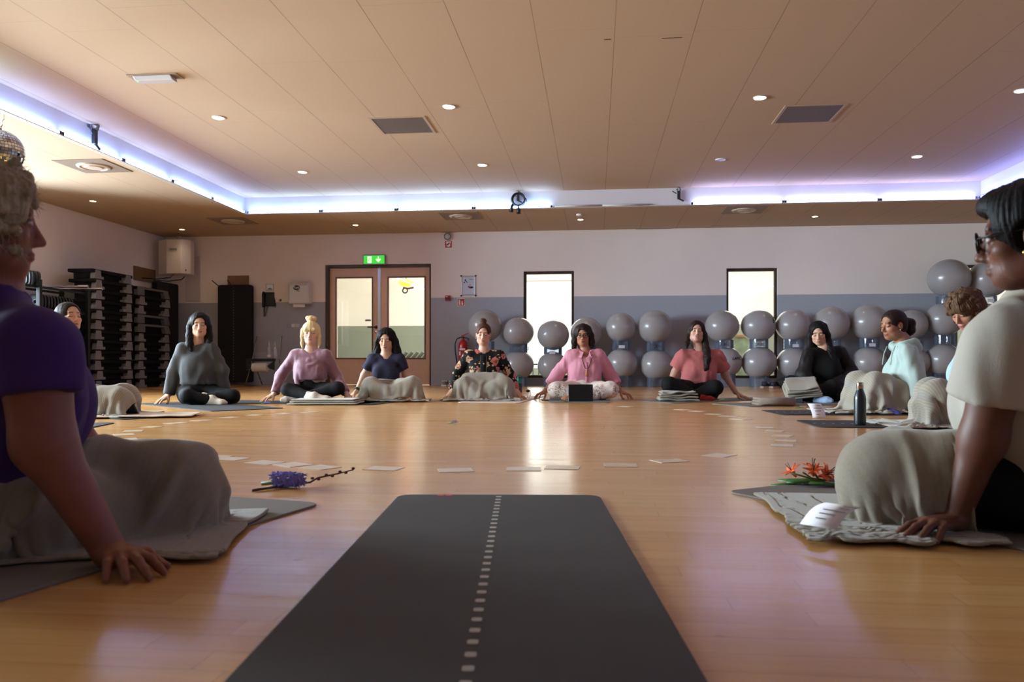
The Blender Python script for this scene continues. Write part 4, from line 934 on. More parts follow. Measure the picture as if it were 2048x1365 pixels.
# tablet leaning on its stand
q0 = Zp(1137, 804.5, 0); q1 = Zp(1186, 804.5, 0); t = thing('tablet', 'black tablet standing upright in front of the white trousers', 'tablet', ((q0.x + q1.x) / 2, (q0.y + q1.y) / 2 - .03, .0065), AN(q1.y - q0.y, q1.x - q0.x))
T_ = Matrix.Rotation(math.radians(-9), 3, 'X')
MB().box((-.128, 0, 0), (.128, .012, .178), T_.to_4x4()).build('tablet_cover', mat('tablet_black', (10, 11, 14), .35), t, bevel=.007, segs=3)
MB().box((-.12, .012, .008), (.12, .0135, .17), T_.to_4x4()).build('screen', mat('screen_white', (220, 226, 235), .3, emit=(235, 240, 250), es=.6), t)
MB().lathe([(.006, 0), (.006, .002)], n=14, M=T_ @ rx(PI / 2)).build('camera_lens', mat('lens_grey', (90, 92, 98), .2), t, loc=T_ @ Vector((.108, -.001, .158)))
b = MB(); b.prism([(-.06, .035, .12), (.06, .035, .12), (.06, .15, .0), (-.06, .15, .0)], (0, .004, .004)); b.build('tablet_stand', mat('tablet_black'), t)
q = Zp(1098, 801); t = thing('phone', 'dark smartphone lying on the floor at the hand of the pink shirt', 'phone', (q.x, q.y - .05, .0), .3)
MB().box((-.075, -.036, 0), (.075, .036, .008)).build('phone_body', mat('tablet_black'), t, bevel=.003); MB().box((-.07, -.032, .008), (.07, .032, .0085)).build('screen', mat('phone_glass', (30, 32, 36), .1), t)
M_TOWEL = mat('towel_grey', (142, 124, 112), .95, noise=.12, nscale=160, bump=.6, bscale=260)
def note(lab, c, rotz, w, l, tilt=0, z=.01, lines=4):
    t = thing('note_card', lab, 'card', (c[0], c[1], z), rotz); t.rotation_euler = (tilt, 0, rotz); b = MB(); n = 8
    vs = []
    for i in range(n + 1):
        y = -l / 2 + l * i / n; zz = .012 * math.sin(PI * i / n)
        vs += [(-w / 2, y, zz), (w / 2, y, zz)]
    b.add(vs, [(2 * i, 2 * i + 1, 2 * i + 3, 2 * i + 2) for i in range(n)]); solid(b.build('note_paper', mat('note_white', (236, 232, 236), .7), t, True), .0008)
    b = MB()
    for k in range(lines):
        y = -l * .3 + k * l * .6 / max(1, lines - 1); zz = .012 * math.sin(PI * (y + l / 2) / l) + .0012; wd = w * (.2 + .12 * ((k * 7) % 3))
        b.add([(-wd + .01 * k, y - .002, zz), (wd * .4 + .01 * k, y - .002, zz), (wd * .4 + .01 * k, y + .003, zz), (-wd + .01 * k, y + .003, zz)], [(0, 1, 2, 3)])
    b.build('ink_lines', mat('ink', (120, 112, 122), .7), t)
    return t
q = Zp(1632, 823, .05); note('white note card leaning on the blanket of the mint hoodie', (q.x, q.y - .02), .2, .10, .13, math.radians(50), .055)
# rolled towel
q = Zp(1546, 812, 0); t = thing('folded_towel', 'thick folded grey towel lying on the grey mat at the right', 'towel', (q.x, q.y, .0066), .1)
b = MB(); vs = []; prof = []
for k in range(3):
    b2 = MB(); L_, W_ = .17, .11; n = 10; zz = .024 * k
    b2.box((-L_ + .004 * k, -W_, zz), (L_ - .008 * k, W_, zz + .025)); o = b2.build('towel_fold', M_TOWEL, t, bevel=.012, segs=4)
MB().tube([(-.16, -.11, .037), (.165, -.11, .037)], .036, 14).build('towel_roll', M_TOWEL, t, True)
# dark trainers by the second window with a dark bag behind
for k, (dx, nm) in enumerate(((0, 'left'), (.13, 'right'))):
    q = Zp(1536, 776.5); t = thing('trainer', nm + ' dark patterned trainer on the floor under the second tall window', 'shoe', (q.x + dx, q.y, 0), .5 + .2 * k, 'dark patterned trainers')
    b = MB(); b.prism([(-.13, -.04, 0), (.02, -.045, 0), (.13, -.035, 0), (.145, 0, 0), (.13, .035, 0), (.02, .045, 0), (-.13, .04, 0)], (0, 0, .028)); b.build('sole', mat('sole_tan', (176, 146, 128), .6), t, bevel=.006)
    b = MB(); b.sphere((.03, 0, .04), (.105, .04, .045), 18, 10); b.build('upper', mat('trainer_navy', (34, 32, 52), .7, noise=.9, nscale=30), t, True)
    b = MB(); b.lathe([(.042, .03), (.045, .07), (.04, .105), (.034, .1)], (-.075, 0, 0), 18); b.build('heel_collar', mat('trainer_navy'), t, True)
    b = MB()
    for j in range(3): b.tube([(.0 + j * .03, -.035, .07 - j * .006), (.0 + j * .03, 0, .09 - j * .008), (.0 + j * .03, .035, .07 - j * .006)], .004, 6)
    b.build('laces', M_SIGNW, t, True)
q = Zp(1575, 777); t = thing('cloth_bag', 'dark soft bag on the floor behind the folded blanket of the person in black', 'bag', (q.x + .08, q.y + .1, 0))
MB().sphere((0, 0, .09), (.24, .13, .10), 24, 12).build('bag_body', mat('bag_black', (22, 22, 24), .8, bump=.5, bscale=30), t, True)
b = MB(); b.tube([(-.12, -.05, .15), (-.05, -.07, .2), (.05, -.07, .2), (.12, -.05, .15)], .008, 8); b.build('bag_handle', mat('bag_black'), t, True)
# ================================================================ organic surfaces: smooth unions of tapered limbs, meshed on a graded grid
def axis(lo, hi, base, fine=()):
    out = [lo]; x = lo
    while x < hi:
        st = base
        for a, b, s in fine:
            d = max(a - x, x - b, 0.0)
            st = min(st, s + d * .35)
        x += st; out.append(x)
    return np.array(out, np.float32)
class SDF:
    def __init__(s, ax, ay, az):
        s.A = (ax, ay, az); s.F = np.full((len(ax), len(ay), len(az)), .25, np.float32)
    def _sub(s, lo, hi):
        sl = []
        for a, l, h in zip(s.A, lo, hi):
            i0 = int(np.searchsorted(a, l)); i1 = int(np.searchsorted(a, h, 'right'))
            if i1 <= i0: return None
            sl.append(slice(i0, i1))
        return tuple(sl)
    def _mix(s, sl, d, k, mode):
        f = s.F[sl]
        if mode == 'add':
            h = np.maximum(k - np.abs(f - d), 0) / k; s.F[sl] = np.minimum(f, d) - h * h * k * .25
        elif mode == 'cut':
            d = -d; h = np.maximum(k - np.abs(f - d), 0) / k; s.F[sl] = np.maximum(f, d) + h * h * k * .25
    def pts(s, sl):
        a = [x[y] for x, y in zip(s.A, sl)]
        return a[0][:, None, None], a[1][None, :, None], a[2][None, None, :]
    def cap(s, a, b, ra, rb=None, k=.025, sq=None, mode='add'):
        rb = ra if rb is None else rb; a = np.asarray(a, float); b = np.asarray(b, float); m = max(ra, rb) + k + .06
        sl = s._sub(np.minimum(a, b) - m, np.maximum(a, b) + m)
        if sl is None: return s
        x, y, z = s.pts(sl); px, py, pz = x - a[0], y - a[1], z - a[2]; ab = b - a
        if sq is not None:
            n, q = sq; n = np.asarray(n, float); t = (px * n[0] + py * n[1] + pz * n[2]) * (q - 1)
            px = px + n[0] * t; py = py + n[1] * t; pz = pz + n[2] * t; ab = ab + n * (ab @ n) * (q - 1)
        L2 = max(float(ab @ ab), 1e-9); t = np.clip((px * ab[0] + py * ab[1] + pz * ab[2]) / L2, 0, 1)
        d = np.sqrt((px - t * ab[0]) ** 2 + (py - t * ab[1]) ** 2 + (pz - t * ab[2]) ** 2) - (ra + (rb - ra) * t)
        s._mix(sl, d.astype(np.float32), k, mode); return s
    def chain(s, P, R, k=.025, sq=None, mode='add'):
        for i in range(len(P) - 1): s.cap(P[i], P[i + 1], R[i], R[i + 1], k, sq, mode)
        return s
    def ell(s, c, r, k=.02, R=None, mode='add'):
        c = np.asarray(c, float); m = max(r) + k + .05; sl = s._sub(c - m, c + m)
        if sl is None: return s
        x, y, z = s.pts(sl); x, y, z = x - c[0], y - c[1], z - c[2]
        if R is not None: x, y, z = [R[0, i] * x + R[1, i] * y + R[2, i] * z for i in range(3)]
        k0 = np.sqrt((x / r[0]) ** 2 + (y / r[1]) ** 2 + (z / r[2]) ** 2); k1 = np.sqrt((x / r[0] ** 2) ** 2 + (y / r[1] ** 2) ** 2 + (z / r[2] ** 2) ** 2) + 1e-6
        s._mix(sl, (k0 * (k0 - 1) / k1).astype(np.float32), k, mode); return s
    def half(s, p, n, lo=(-9, -9, -9), hi=(9, 9, 9), k=.006):   # remove what lies on the +n side
        sl = s._sub(lo, hi)
        if sl is None: return s
        x, y, z = s.pts(sl); n = np.asarray(n, float); n = n / np.linalg.norm(n)
        d = (x - p[0]) * n[0] + (y - p[1]) * n[1] + (z - p[2]) * n[2]
        s._mix(sl, -d.astype(np.float32), k, 'cut'); return s
    def mesh(s):
        F = s.F; F[0] = F[-1] = .1; F[:, 0] = F[:, -1] = .1; F[:, :, 0] = F[:, :, -1] = .1
        S = F < 0; n = [a - 1 for a in F.shape]; cnt = np.zeros(n, np.int8)
        for i in (0, 1):
            for j in (0, 1):
                for k in (0, 1): cnt += S[i:i + n[0], j:j + n[1], k:k + n[2]]
        act = (cnt > 0) & (cnt < 8); I, J, K = np.nonzero(act); m = len(I)
        idx = np.full(n, -1, np.int32); idx[I, J, K] = np.arange(m)
        acc = np.zeros((m, 3)); w = np.zeros(m)
        ax = s.A
        for axis_ in range(3):
            for p in (0, 1):
                for q in (0, 1):
                    o = [0, 0, 0]; oth = [a for a in range(3) if a != axis_]; o[oth[0]] = p; o[oth[1]] = q
                    i0 = (I + o[0], J + o[1], K + o[2]); o2 = list(o); o2[axis_] = 1; i1 = (I + o2[0], J + o2[1], K + o2[2])
                    a, b = F[i0], F[i1]; c = (a < 0) != (b < 0); t = np.where(c, a / np.where(a == b, 1, a - b), 0)
                    pos = [ax[d][i0[d]].astype(float) for d in range(3)]
                    pos[axis_] = pos[axis_] + t * (ax[axis_][i1[axis_]] - ax[axis_][i0[axis_]])
                    for d in range(3): acc[:, d] += np.where(c, pos[d], 0)
                    w += c
        V = acc / w[:, None]; Q = []
        for axis_ in range(3):
            oth = [a for a in range(3) if a != axis_]
            sl0 = [slice(1, -1)] * 3; sl1 = [slice(1, -1)] * 3
            sl0[axis_] = slice(0, -1); sl1[axis_] = slice(1, None)
            a = S[tuple(sl0)]; b = S[tuple(sl1)]; c = a != b; g = np.array(np.nonzero(c)).T
            if not len(g): continue
            g = g + np.array([0 if d == axis_ else 1 for d in range(3)])
            def cell(p, q):
                h = g.copy(); h[:, oth[0]] -= p; h[:, oth[1]] -= q; return idx[h[:, 0], h[:, 1], h[:, 2]]
            quad = np.stack([cell(1, 1), cell(0, 1), cell(0, 0), cell(1, 0)], 1)
            fl = a[c] if axis_ != 1 else ~a[c]
            quad[~fl] = quad[~fl][:, ::-1]; Q.append(quad)
        return V, np.concatenate(Q)
def vnoise(P, seed=0):                     # value noise in [-1, 1]
    P = np.asarray(P, float); i = np.floor(P).astype(np.int64); f = P - i; f = f * f * (3 - 2 * f)
    def h(a, b, c):
        n = (a * 374761393 + b * 668265263 + c * 2147483647 + seed * 974711) & 0x7fffffff
        n = ((n ^ (n >> 13)) * 1274126177) & 0x7fffffff
        return ((n ^ (n >> 16)) & 0xffff) / 32767.5 - 1
    r = 0
    for a in (0, 1):
        for b in (0, 1):
            for c in (0, 1):
                w = (f[:, 0] if a else 1 - f[:, 0]) * (f[:, 1] if b else 1 - f[:, 1]) * (f[:, 2] if c else 1 - f[:, 2])
                r = r + w * h(i[:, 0] + a, i[:, 1] + b, i[:, 2] + c)
    return r
def normals(V, Q):
    a = V[Q[:, 2]] - V[Q[:, 0]]; b = V[Q[:, 3]] - V[Q[:, 1]]; n = np.cross(a, b); N = np.zeros_like(V)
    for j in range(4): np.add.at(N, Q[:, j], n)
    return N / (np.linalg.norm(N, axis=1, keepdims=True) + 1e-12)
def relax(V, Q, it=2, lam=.5):
    E = np.concatenate([Q[:, [0, 1]], Q[:, [1, 2]], Q[:, [2, 3]], Q[:, [3, 0]]]); E = np.concatenate([E, E[:, ::-1]])
    cnt = np.bincount(E[:, 0], minlength=len(V)).clip(1)
    for _ in range(it):
        S = np.stack([np.bincount(E[:, 0], V[E[:, 1], d], len(V)) for d in range(3)], 1)
        V = V + lam * (S / cnt[:, None] - V)
    return V
def folds(V, Q, amp, scale, seed=1, stretch=(1, 1, .35)):
    N = normals(V, Q); P = V * np.array(stretch) / scale
    w = vnoise(P * .6, seed) * 1.3
    d = np.sin((vnoise(P, seed + 1) + w) * 4.0) * .6 + vnoise(P * 2.1, seed + 2) * .4
    return V + N * (amp * d)[:, None]
# ---------------------------------------------------------------- cloth: a sheet relaxed over limbs and the floor
def drape(n0, n1, w, l, place, caps, iters=420, zf=.012, seed=0, stick=.55, thick=.016, pin=None, wig=.012, bend=.07):
    # place(s, t) -> start point for s, t in 0..1 ; caps: (a, b, ra, rb)
    ss, tt = np.meshgrid(np.linspace(0, 1, n0), np.linspace(0, 1, n1), indexing='ij')
    X = np.array([place(a, b) for a, b in zip(ss.ravel(), tt.ravel())], float)
    X += wig * np.stack([vnoise(np.c_[ss.ravel() * 7, tt.ravel() * 7, np.full(X.shape[0], k * 3.1)], seed + k) for k in range(3)], 1)
    X = X.reshape(n0, n1, 3); prev = X.copy()
    d0, d1 = w / (n0 - 1), l / (n1 - 1); dd = math.hypot(d0, d1)
    cons = [((1, 0), d0, 1.0), ((0, 1), d1, 1.0), ((1, 1), dd, .55), ((1, -1), dd, .55), ((2, 0), 2 * d0, bend), ((0, 2), 2 * d1, bend)]
    A = np.array([c[0] for c in caps], float); B = np.array([c[1] for c in caps], float); RA = np.array([c[2] for c in caps]) + thick; RB = np.array([c[3] for c in caps]) + thick
    AB = B - A; L2 = (AB ** 2).sum(1) + 1e-9
    P0 = X.copy()
    for it in range(iters):
        vel = np.clip((X - prev) * .86, -.009, .009); prev = X.copy(); X = X + vel; X[..., 2] -= .0011
        for sub in range(3):
            for (a, b), L, st in cons:
                for par in (0, 1):
                    if a:
                        i0 = slice(par * a, n0 - a, 2 * a) if a == 1 else slice(0, n0 - a)
                    else: i0 = slice(0, n0)
                    if a == 2 or b == 2:
                        if par: continue
                    if not a: j0 = slice(par * b, n1 - b, 2 * b) if b == 1 else slice(0, n1 - b)
                    elif b >= 0: j0 = slice(0, n1 - b)
                    else: j0 = slice(-b, n1)
                    i1 = slice((i0.start or 0) + a, min(n0, (i0.stop or n0) + a), i0.step); j1 = slice((j0.start or 0) + b, (j0.stop or n1) + b if b < 0 else min(n1, (j0.stop or n1) + b), j0.step)
                    p, q = X[i0, j0], X[i1, j1]
                    d = q - p; ln = np.sqrt((d ** 2).sum(-1, keepdims=True)) + 1e-9
                    c = d * ((ln - L) / ln * (.5 * st * (.5 if (a == 2 or b == 2) else 1)))
                    X[i0, j0] += c; X[i1, j1] -= c
        Y = X.reshape(-1, 3)
        for k in range(len(A)):
            t = np.clip(((Y - A[k]) @ AB[k]) / L2[k], 0, 1); c = A[k] + t[:, None] * AB[k]; d = Y - c; ln = np.sqrt((d ** 2).sum(1)) + 1e-9; r = RA[k] + (RB[k] - RA[k]) * t
            m = ln < r
            if m.any():
                Y[m] = c[m] + d[m] * (r[m] / ln[m])[:, None]
                pv = prev.reshape(-1, 3); pv[m] += (Y[m] - pv[m]) * stick
        m = Y[:, 2] < zf
        pv = prev.reshape(-1, 3)
        Y[m, 2] = zf; pv[m] += (Y[m] - pv[m]) * .8
        if pin is not None: X[pin] = P0[pin]
    return X
def grid_faces(n0, n1):
    i, j = np.meshgrid(np.arange(n0 - 1), np.arange(n1 - 1), indexing='ij'); a = (i * n1 + j).ravel()
    return np.stack([a, a + n1, a + n1 + 1, a + 1], 1)
# ================================================================ people
def rotm(yaw, pitch=0, roll=0):
    # columns: right-hand x, forward, up of the head; yaw 0 looks at the camera (-v), positive turns to screen right (+u)
    f = np.array([math.sin(yaw), -math.cos(yaw), 0]); r = np.array([-f[1], f[0], 0]) * -1; u = np.array([0, 0, 1.0])
    f2 = f * math.cos(pitch) - u * math.sin(pitch); u2 = u * math.cos(pitch) + f * math.sin(pitch)
    r3 = r * math.cos(roll) + u2 * math.sin(roll); u3 = u2 * math.cos(roll) - r * math.sin(roll)
    return np.stack([r3, f2, u3], 1)
M_SKIN, h = newmat('skin', .5, .4)
a = h.n('ShaderNodeAttribute', attribute_name='Col'); h.l(a.outputs['Color'], h.p.inputs['Base Color'])
h.p.inputs['Subsurface Weight'].default_value = .08; h.p.inputs['Subsurface Radius'].default_value = (.012, .005, .003); h.p.inputs['Subsurface Scale'].default_value = 1.0
h.bump(h.noise(h.obj(), 320, 2), .06, .002)
def hair_mat(name, col, col2=None, rough=.55):
    m, h = newmat(name, rough, .16)
    s = h.sep(h.obj()); n = h.noise(h.comb(h.m('MULTIPLY', s[0], 110.0), h.m('MULTIPLY', s[1], 110.0), h.m('MULTIPLY', s[2], 9.0)), 1.0, 4, .6)
    c1 = lin(*col); c2 = lin(*(col2 or [min(255, x * 1.5 + 8) for x in col])); h.l(h.mix(n, c1, c2), h.p.inputs['Base Color'])
    h.bump(n, .55, .006); return m
def cloth_mat(name, col, rough=.85, scale=260, bump=.35, var=.08, sheen=.04):
    m, h = newmat(name, rough, .3); c = lin(*col)
    n = h.noise(h.obj(), 9, 4); n2 = h.noise(h.obj(), scale, 2)
    h.l(h.mix(n, tuple(x * (1 - var) for x in c[:3]) + (1,), tuple(x * (1 + var) for x in c[:3]) + (1,)), h.p.inputs['Base Color'])
    h.p.inputs['Sheen Weight'].default_value = sheen; h.bump(n2, bump, .003); return m
class Person:
    def __init__(s, Z0, px0, label, cat='person', hs=1.0):
        s.Z0 = Z0; s.u0 = (px0 - 1024) / FPX * Z0; s.hs = hs
        x = CD[0] * Z0 + CR[0] * s.u0; y = CD[1] * Z0 + CR[1] * s.u0
        s.root = thing('person', label, cat, (x, y, 0), TH); s.caps = []
    def J(s, px, py, dv=0.0):
        Z = s.Z0 + dv; return np.array([(px - 1024) / FPX * Z - s.u0, dv, HC + (YH - py) / FPX * Z])
    def px(s, d): return d * s.Z0 / FPX
    def put(s, name, V, Q, m, col=None, zmin=.007, parent=None):
        V = V.copy(); V[:, 2] = np.maximum(V[:, 2], zmin)
        return arr_mesh(name, V, Q, m, parent or s.root, True, col)
def face_color(V, Hc, R, hs, base, lip, brow, eyes, blush=.12, brow_w=1.0):
    P = (V - Hc) @ R / hs; x, y, z = P[:, 0], P[:, 1], P[:, 2]; ax_ = np.abs(x)
    base = np.array(lin(*base)[:3]); C_ = np.tile(base, (len(V), 1))
    C_ *= (1 + .07 * vnoise(V * 45, 3))[:, None]
    def mixin(m, c):
        m = np.clip(m, 0, 1)[:, None]; C_[:] = C_ * (1 - m) + np.array(lin(*c)[:3]) * m
    sm = lambda d, w: np.clip(1 - d / w, 0, 1)
    front = (y > .03)
    red = base * np.array([1.15, .72, .7])
    for cx, cz, r, am in ((.042, -.03, .026, .35), (0, -.036, .016, .35), (.079, -.01, .03, .3)):
        m = (sm(np.sqrt((ax_ - cx) ** 2 + (z - cz) ** 2), r) * am * (front | (cx > .07)))[:, None]; C_[:] = C_ * (1 - m) + red * m
    mixin(sm(np.abs(z - (.026 - .18 * np.maximum(ax_ - .036, 0) + .06 * np.minimum(ax_ - .02, 0))), .0052 * brow_w) * (ax_ > .013) * (ax_ < .052) * front * 1.6, brow)
    # upper lash line of closed eyes, or open eyes
    ez = -.003 - .004 * (1 - ((ax_ - .032) / .016) ** 2).clip(0, 1)
    ins = (np.abs(ax_ - .032) < .0165) & front
    if eyes == 'open':
        mixin(((((ax_ - .032) / .0150) ** 2 + ((z - .002) / .0066) ** 2) < 1) * front * .9, (196, 186, 182))
        mixin(((((ax_ - .032)) ** 2 + ((z - .002)) ** 2) < .0066 ** 2) * front * 1.0, (22, 14, 10))
        mixin(sm(np.abs(z - (.0085 - 18 * (ax_ - .032) ** 2)), .003) * ins * 1.5, (18, 12, 12))
    else:
        mixin(sm(np.abs(z - ez), .0036) * ins * 1.5, (36, 22, 22))
        m = (sm(np.sqrt(((ax_ - .032) / 1.4) ** 2 + (z - .008) ** 2), .014) * .35 * front)[:, None]; C_[:] = C_ * (1 - m) + base * np.array([.72, .6, .58]) * m
    mixin(sm(np.sqrt((ax_ / .026) ** 2 + ((z + .066) / .0105) ** 2), 1.0) * 2.2 * front * (y > .06), lip)
    mixin(sm(np.abs(z + .0655), .0022) * (ax_ < .024) * (y > .06) * .8, [c * .45 for c in lip])
    mixin(sm(np.sqrt((ax_ - .010) ** 2 * 1.2 + (z + .046) ** 2), .005) * (y > .07) * .9, (60, 34, 30))
    return C_
def head_sdf(S, Hc, R, hs, male=False, ears=True, full=0.0):
    T = lambda *p: Hc + R @ (np.array(p) * hs)
    E_ = lambda c, r, k=.02, mode='add': S.ell(T(*c), [q * hs for q in r], k * hs, R, mode)
    K_ = lambda a, b, ra, rb, k=.012: S.cap(T(*a), T(*b), ra * hs, rb * hs, k * hs)
    E_((0, -.014, .038), (.074, .093, .076)); E_((0, .018, -.038), (.057 + full, .068, .078), .03)
    E_((0, .052, -.092), (.026 + full * .5, .026, .02), .03)
    for sx in (-1, 1):
        E_((.040 * sx, .048, -.026), (.024, .026, .022), .02)
        E_((.043 * sx, .01, -.072), (.016 + full, .035, .022), .03)
    K_((-.036, .072, .026), (.036, .072, .026), .010, .010, .016)
    for sx in (-1, 1): E_((.032 * sx, .094, .002), (.017, .012, .011), .014, 'cut')
    for sx in (-1, 1): E_((.032 * sx, .0685, .001), (.0155, .0145, .0125), .005)
    K_((0, .080, .010), (0, .103, -.034), .0075, .0105, .012)
    for sx in (-1, 1): K_((.009 * sx, .092, -.039), (.011 * sx, .086, -.041), .0075, .006, .008)
    E_((0, .078, -.063), (.024, .014, .007), .006); E_((0, .078, -.073), (.021, .014, .0075), .006)
    if ears:
        for sx in (-1, 1): E_((.074 * sx, -.012, -.008), (.010, .019, .031), .008); E_((.081 * sx, -.006, -.006), (.005, .009, .017), .005, 'cut')
def hand_sdf(S, W, heading, side, zk=.03, L=.175, spread=1.0, zf=.010, curl=0.0, fat=1.0, thumb=1.0):
    # W wrist, heading: angle of the fingers in the uv plane, side: +1 thumb to the left of the heading seen from above
    d = np.array([math.cos(heading), math.sin(heading), 0]); sd = np.array([-d[1], d[0], 0]) * side; k = L / .175
    W = np.asarray(W, float); tips = []
    for i, (off, fl, ma) in enumerate(((.027, .072, .076), (.009, .080, .082), (-.010, .074, .080), (-.027, .058, .072))):
        ang = (.26, .08, -.10, -.28)[i] * spread
        K = W + d * (ma * k) + sd * (off * k); K[2] = zk + (.004 if i in (1, 2) else 0)
        fd = d * math.cos(ang) + sd * math.sin(ang)
        Pm = K + fd * (fl * .46 * k); Pm[2] = max(zf, zk * (.80 + curl) + .002)
        Pd = K + fd * (fl * .78 * k); Pd[2] = max(zf, zk * (.42 + curl) + .002)
        Pt = K + fd * (fl * 1.0 * k); Pt[2] = zf - .001
        S.cap(W + sd * off * .55 * k, K, .0155 * k * fat, .0112 * k * fat, .014)
        r = (.0092, .0095, .0090, .0080)[i] * k * fat
        S.cap(K, Pm, r * 1.12, r, .006).cap(Pm, Pd, r, r * .92, .004).cap(Pd, Pt, r * .92, r * .74, .003); tips.append(Pt)
    T0 = W + d * .022 * k + sd * .020 * k; T1 = W + d * .050 * k + sd * .050 * k * thumb; T1[2] = max(zf, zk * .8); T2 = W + d * .078 * k + sd * .066 * k * thumb; T2[2] = zf + .001
    T3 = W + d * .100 * k + sd * .070 * k * thumb; T3[2] = zf
    S.cap(T0, T1, .0145 * k * fat, .0115 * k * fat, .014).cap(T1, T2, .0112 * k * fat, .010 * k * fat, .006).cap(T2, T3, .0100 * k * fat, .008 * k * fat, .003)
    return tips, d, sd
def torso_sdf(S, P, g=0.0, k=.05):
    F, Rt = P['F'], P['R']; H, Cc = P['hip'], P['chest']; sl, sr = P['sl'], P['sr']; w = P.get('w', 1.0); dp = P.get('deep', 1.25)
    sq = (F, dp)
    hw = .085 * w
    S.cap(H - Rt * hw, H + Rt * hw, .105 * w + g, None, k, (F, 1.1))
    mid = H * .5 + Cc * .5 + F * P.get('belly', .0)
    S.cap(H - Rt * .035 * w, mid - Rt * .03 * w, .115 * w + g, .105 * w + g, k, sq).cap(H + Rt * .035 * w, mid + Rt * .03 * w, .115 * w + g, .105 * w + g, k, sq)
    S.cap(mid - Rt * .03 * w, Cc - Rt * .04 * w, .105 * w + g, .108 * w + g, k, sq).cap(mid + Rt * .03 * w, Cc + Rt * .04 * w, .105 * w + g, .108 * w + g, k, sq)
    nb = P['neck']
    S.cap(sl * .86 + sr * .14 + np.array([0, 0, -.02]), sr * .86 + sl * .14 + np.array([0, 0, -.02]), .052 * w + g, None, k, (F, 1.0))
    S.cap(Cc + np.array([0, 0, .02]), nb - np.array([0, 0, .045]), .10 * w + g, .062 * w + g, k, sq)
    b = P.get('bust', 1.0)
    if b:
        for sx in (-1, 1): S.ell(Cc + Rt * sx * .068 * w + F * (.060 * w) - np.array([0, 0, .04]), (.060 * b + g, .046 * b + g, .064 * b + g), .07)
    for q in (sl, sr): S.cap(nb + np.array([0, 0, -.012]), q + np.array([0, 0, .004]), .040 * w + g * .6, .040 * w + g * .6, .04)
    for q in P.get('torso_extra', ()): S.cap(q[0], q[1], q[2] + g, q[3] + g, k)
def arms_sdf(S, P, g=0.0, upto=None, k=.03, flare=0.0, which='lr'):
    for q in which:
        sh, el, wr = P['s' + q], P['e' + q], P['w' + q]; a = P.get('arm', 1.0)
        if upto is None:
            S.cap(sh, el, .047 * a + g, .038 * a + g, k).cap(el, wr, .037 * a + g, .0255 * (a * .5 + .5) + g, k)
        elif upto <= 1:
            e2 = sh + (el - sh) * upto; S.cap(sh, e2, .048 * a + g, .044 * a + g + flare, k)
        else:
            t = upto - 1; e2 = el + (wr - el) * t; S.cap(sh, el, .047 * a + g, .040 * a + g + flare * .7, k).cap(el, e2, .039 * a + g + flare * .7, (.038 + (.027 - .038) * t) * a + g + flare, k)
def legs_sdf(S, P, g=0.0, k=.03, upto=1.0, which='lr', feet=False):
    t = P.get('leg', 1.0)
    for q in which:
        hp, kn, an = P['h' + q], P['k' + q], P['a' + q]; e = kn + (an - kn) * upto
        S.cap(hp, kn, .082 * t + g, .056 * t + g, k).cap(kn, e, .054 * t + g, (.054 + (.034 - .054) * upto) * t + g, k)
def foot_sdf(S, an, dirv, up=(0, 0, 1), L=.21, g=0.0, toes=False):
    d = np.asarray(dirv, float); d = d / np.linalg.norm(d); an = np.asarray(an, float); u = np.asarray(up, float)
    heel = an - d * .045 - u * .012; ball = an + d * (L * .60) - u * .018; tip = an + d * (L * .78) - u * .02
    S.cap(an + u * .02, heel, .034 + g, .030 + g, .03).cap(heel, ball, .030 + g, .028 + g, .03).cap(an, ball, .034 + g, .026 + g, .03).cap(ball, tip, .028 + g, .020 + g, .02)
def bbox_axes(pts, pad, base, fine):
    pts = np.array(pts); lo = pts.min(0) - pad; hi = pts.max(0) + pad; lo[2] = max(lo[2], -.03)
    return [axis(lo[d], hi[d], base, [(a[d], b[d], st) for a, b, st in fine]) for d in range(3)]
def finish(P):
    # derived joints; sl/el/wl is the arm on screen left, sr/er/wr on screen right; F faces forward
    F = P['F'] = np.array([math.sin(P['yaw']), -math.cos(P['yaw']), 0]); P.setdefault('R', np.array([math.cos(P['yaw']), math.sin(P['yaw']), 0]))
    P.setdefault('neck', (P['sl'] + P['sr']) / 2 + np.array([0, 0, .035]) - F * .01)
    P.setdefault('chest', P['hip'] * .36 + ((P['sl'] + P['sr']) / 2) * .64 + F * .01)
    P.setdefault('hl', P['hip'] - P['R'] * .09 + F * .03 - np.array([0, 0, .01])); P.setdefault('hr', P['hip'] + P['R'] * .09 + F * .03 - np.array([0, 0, .01]))
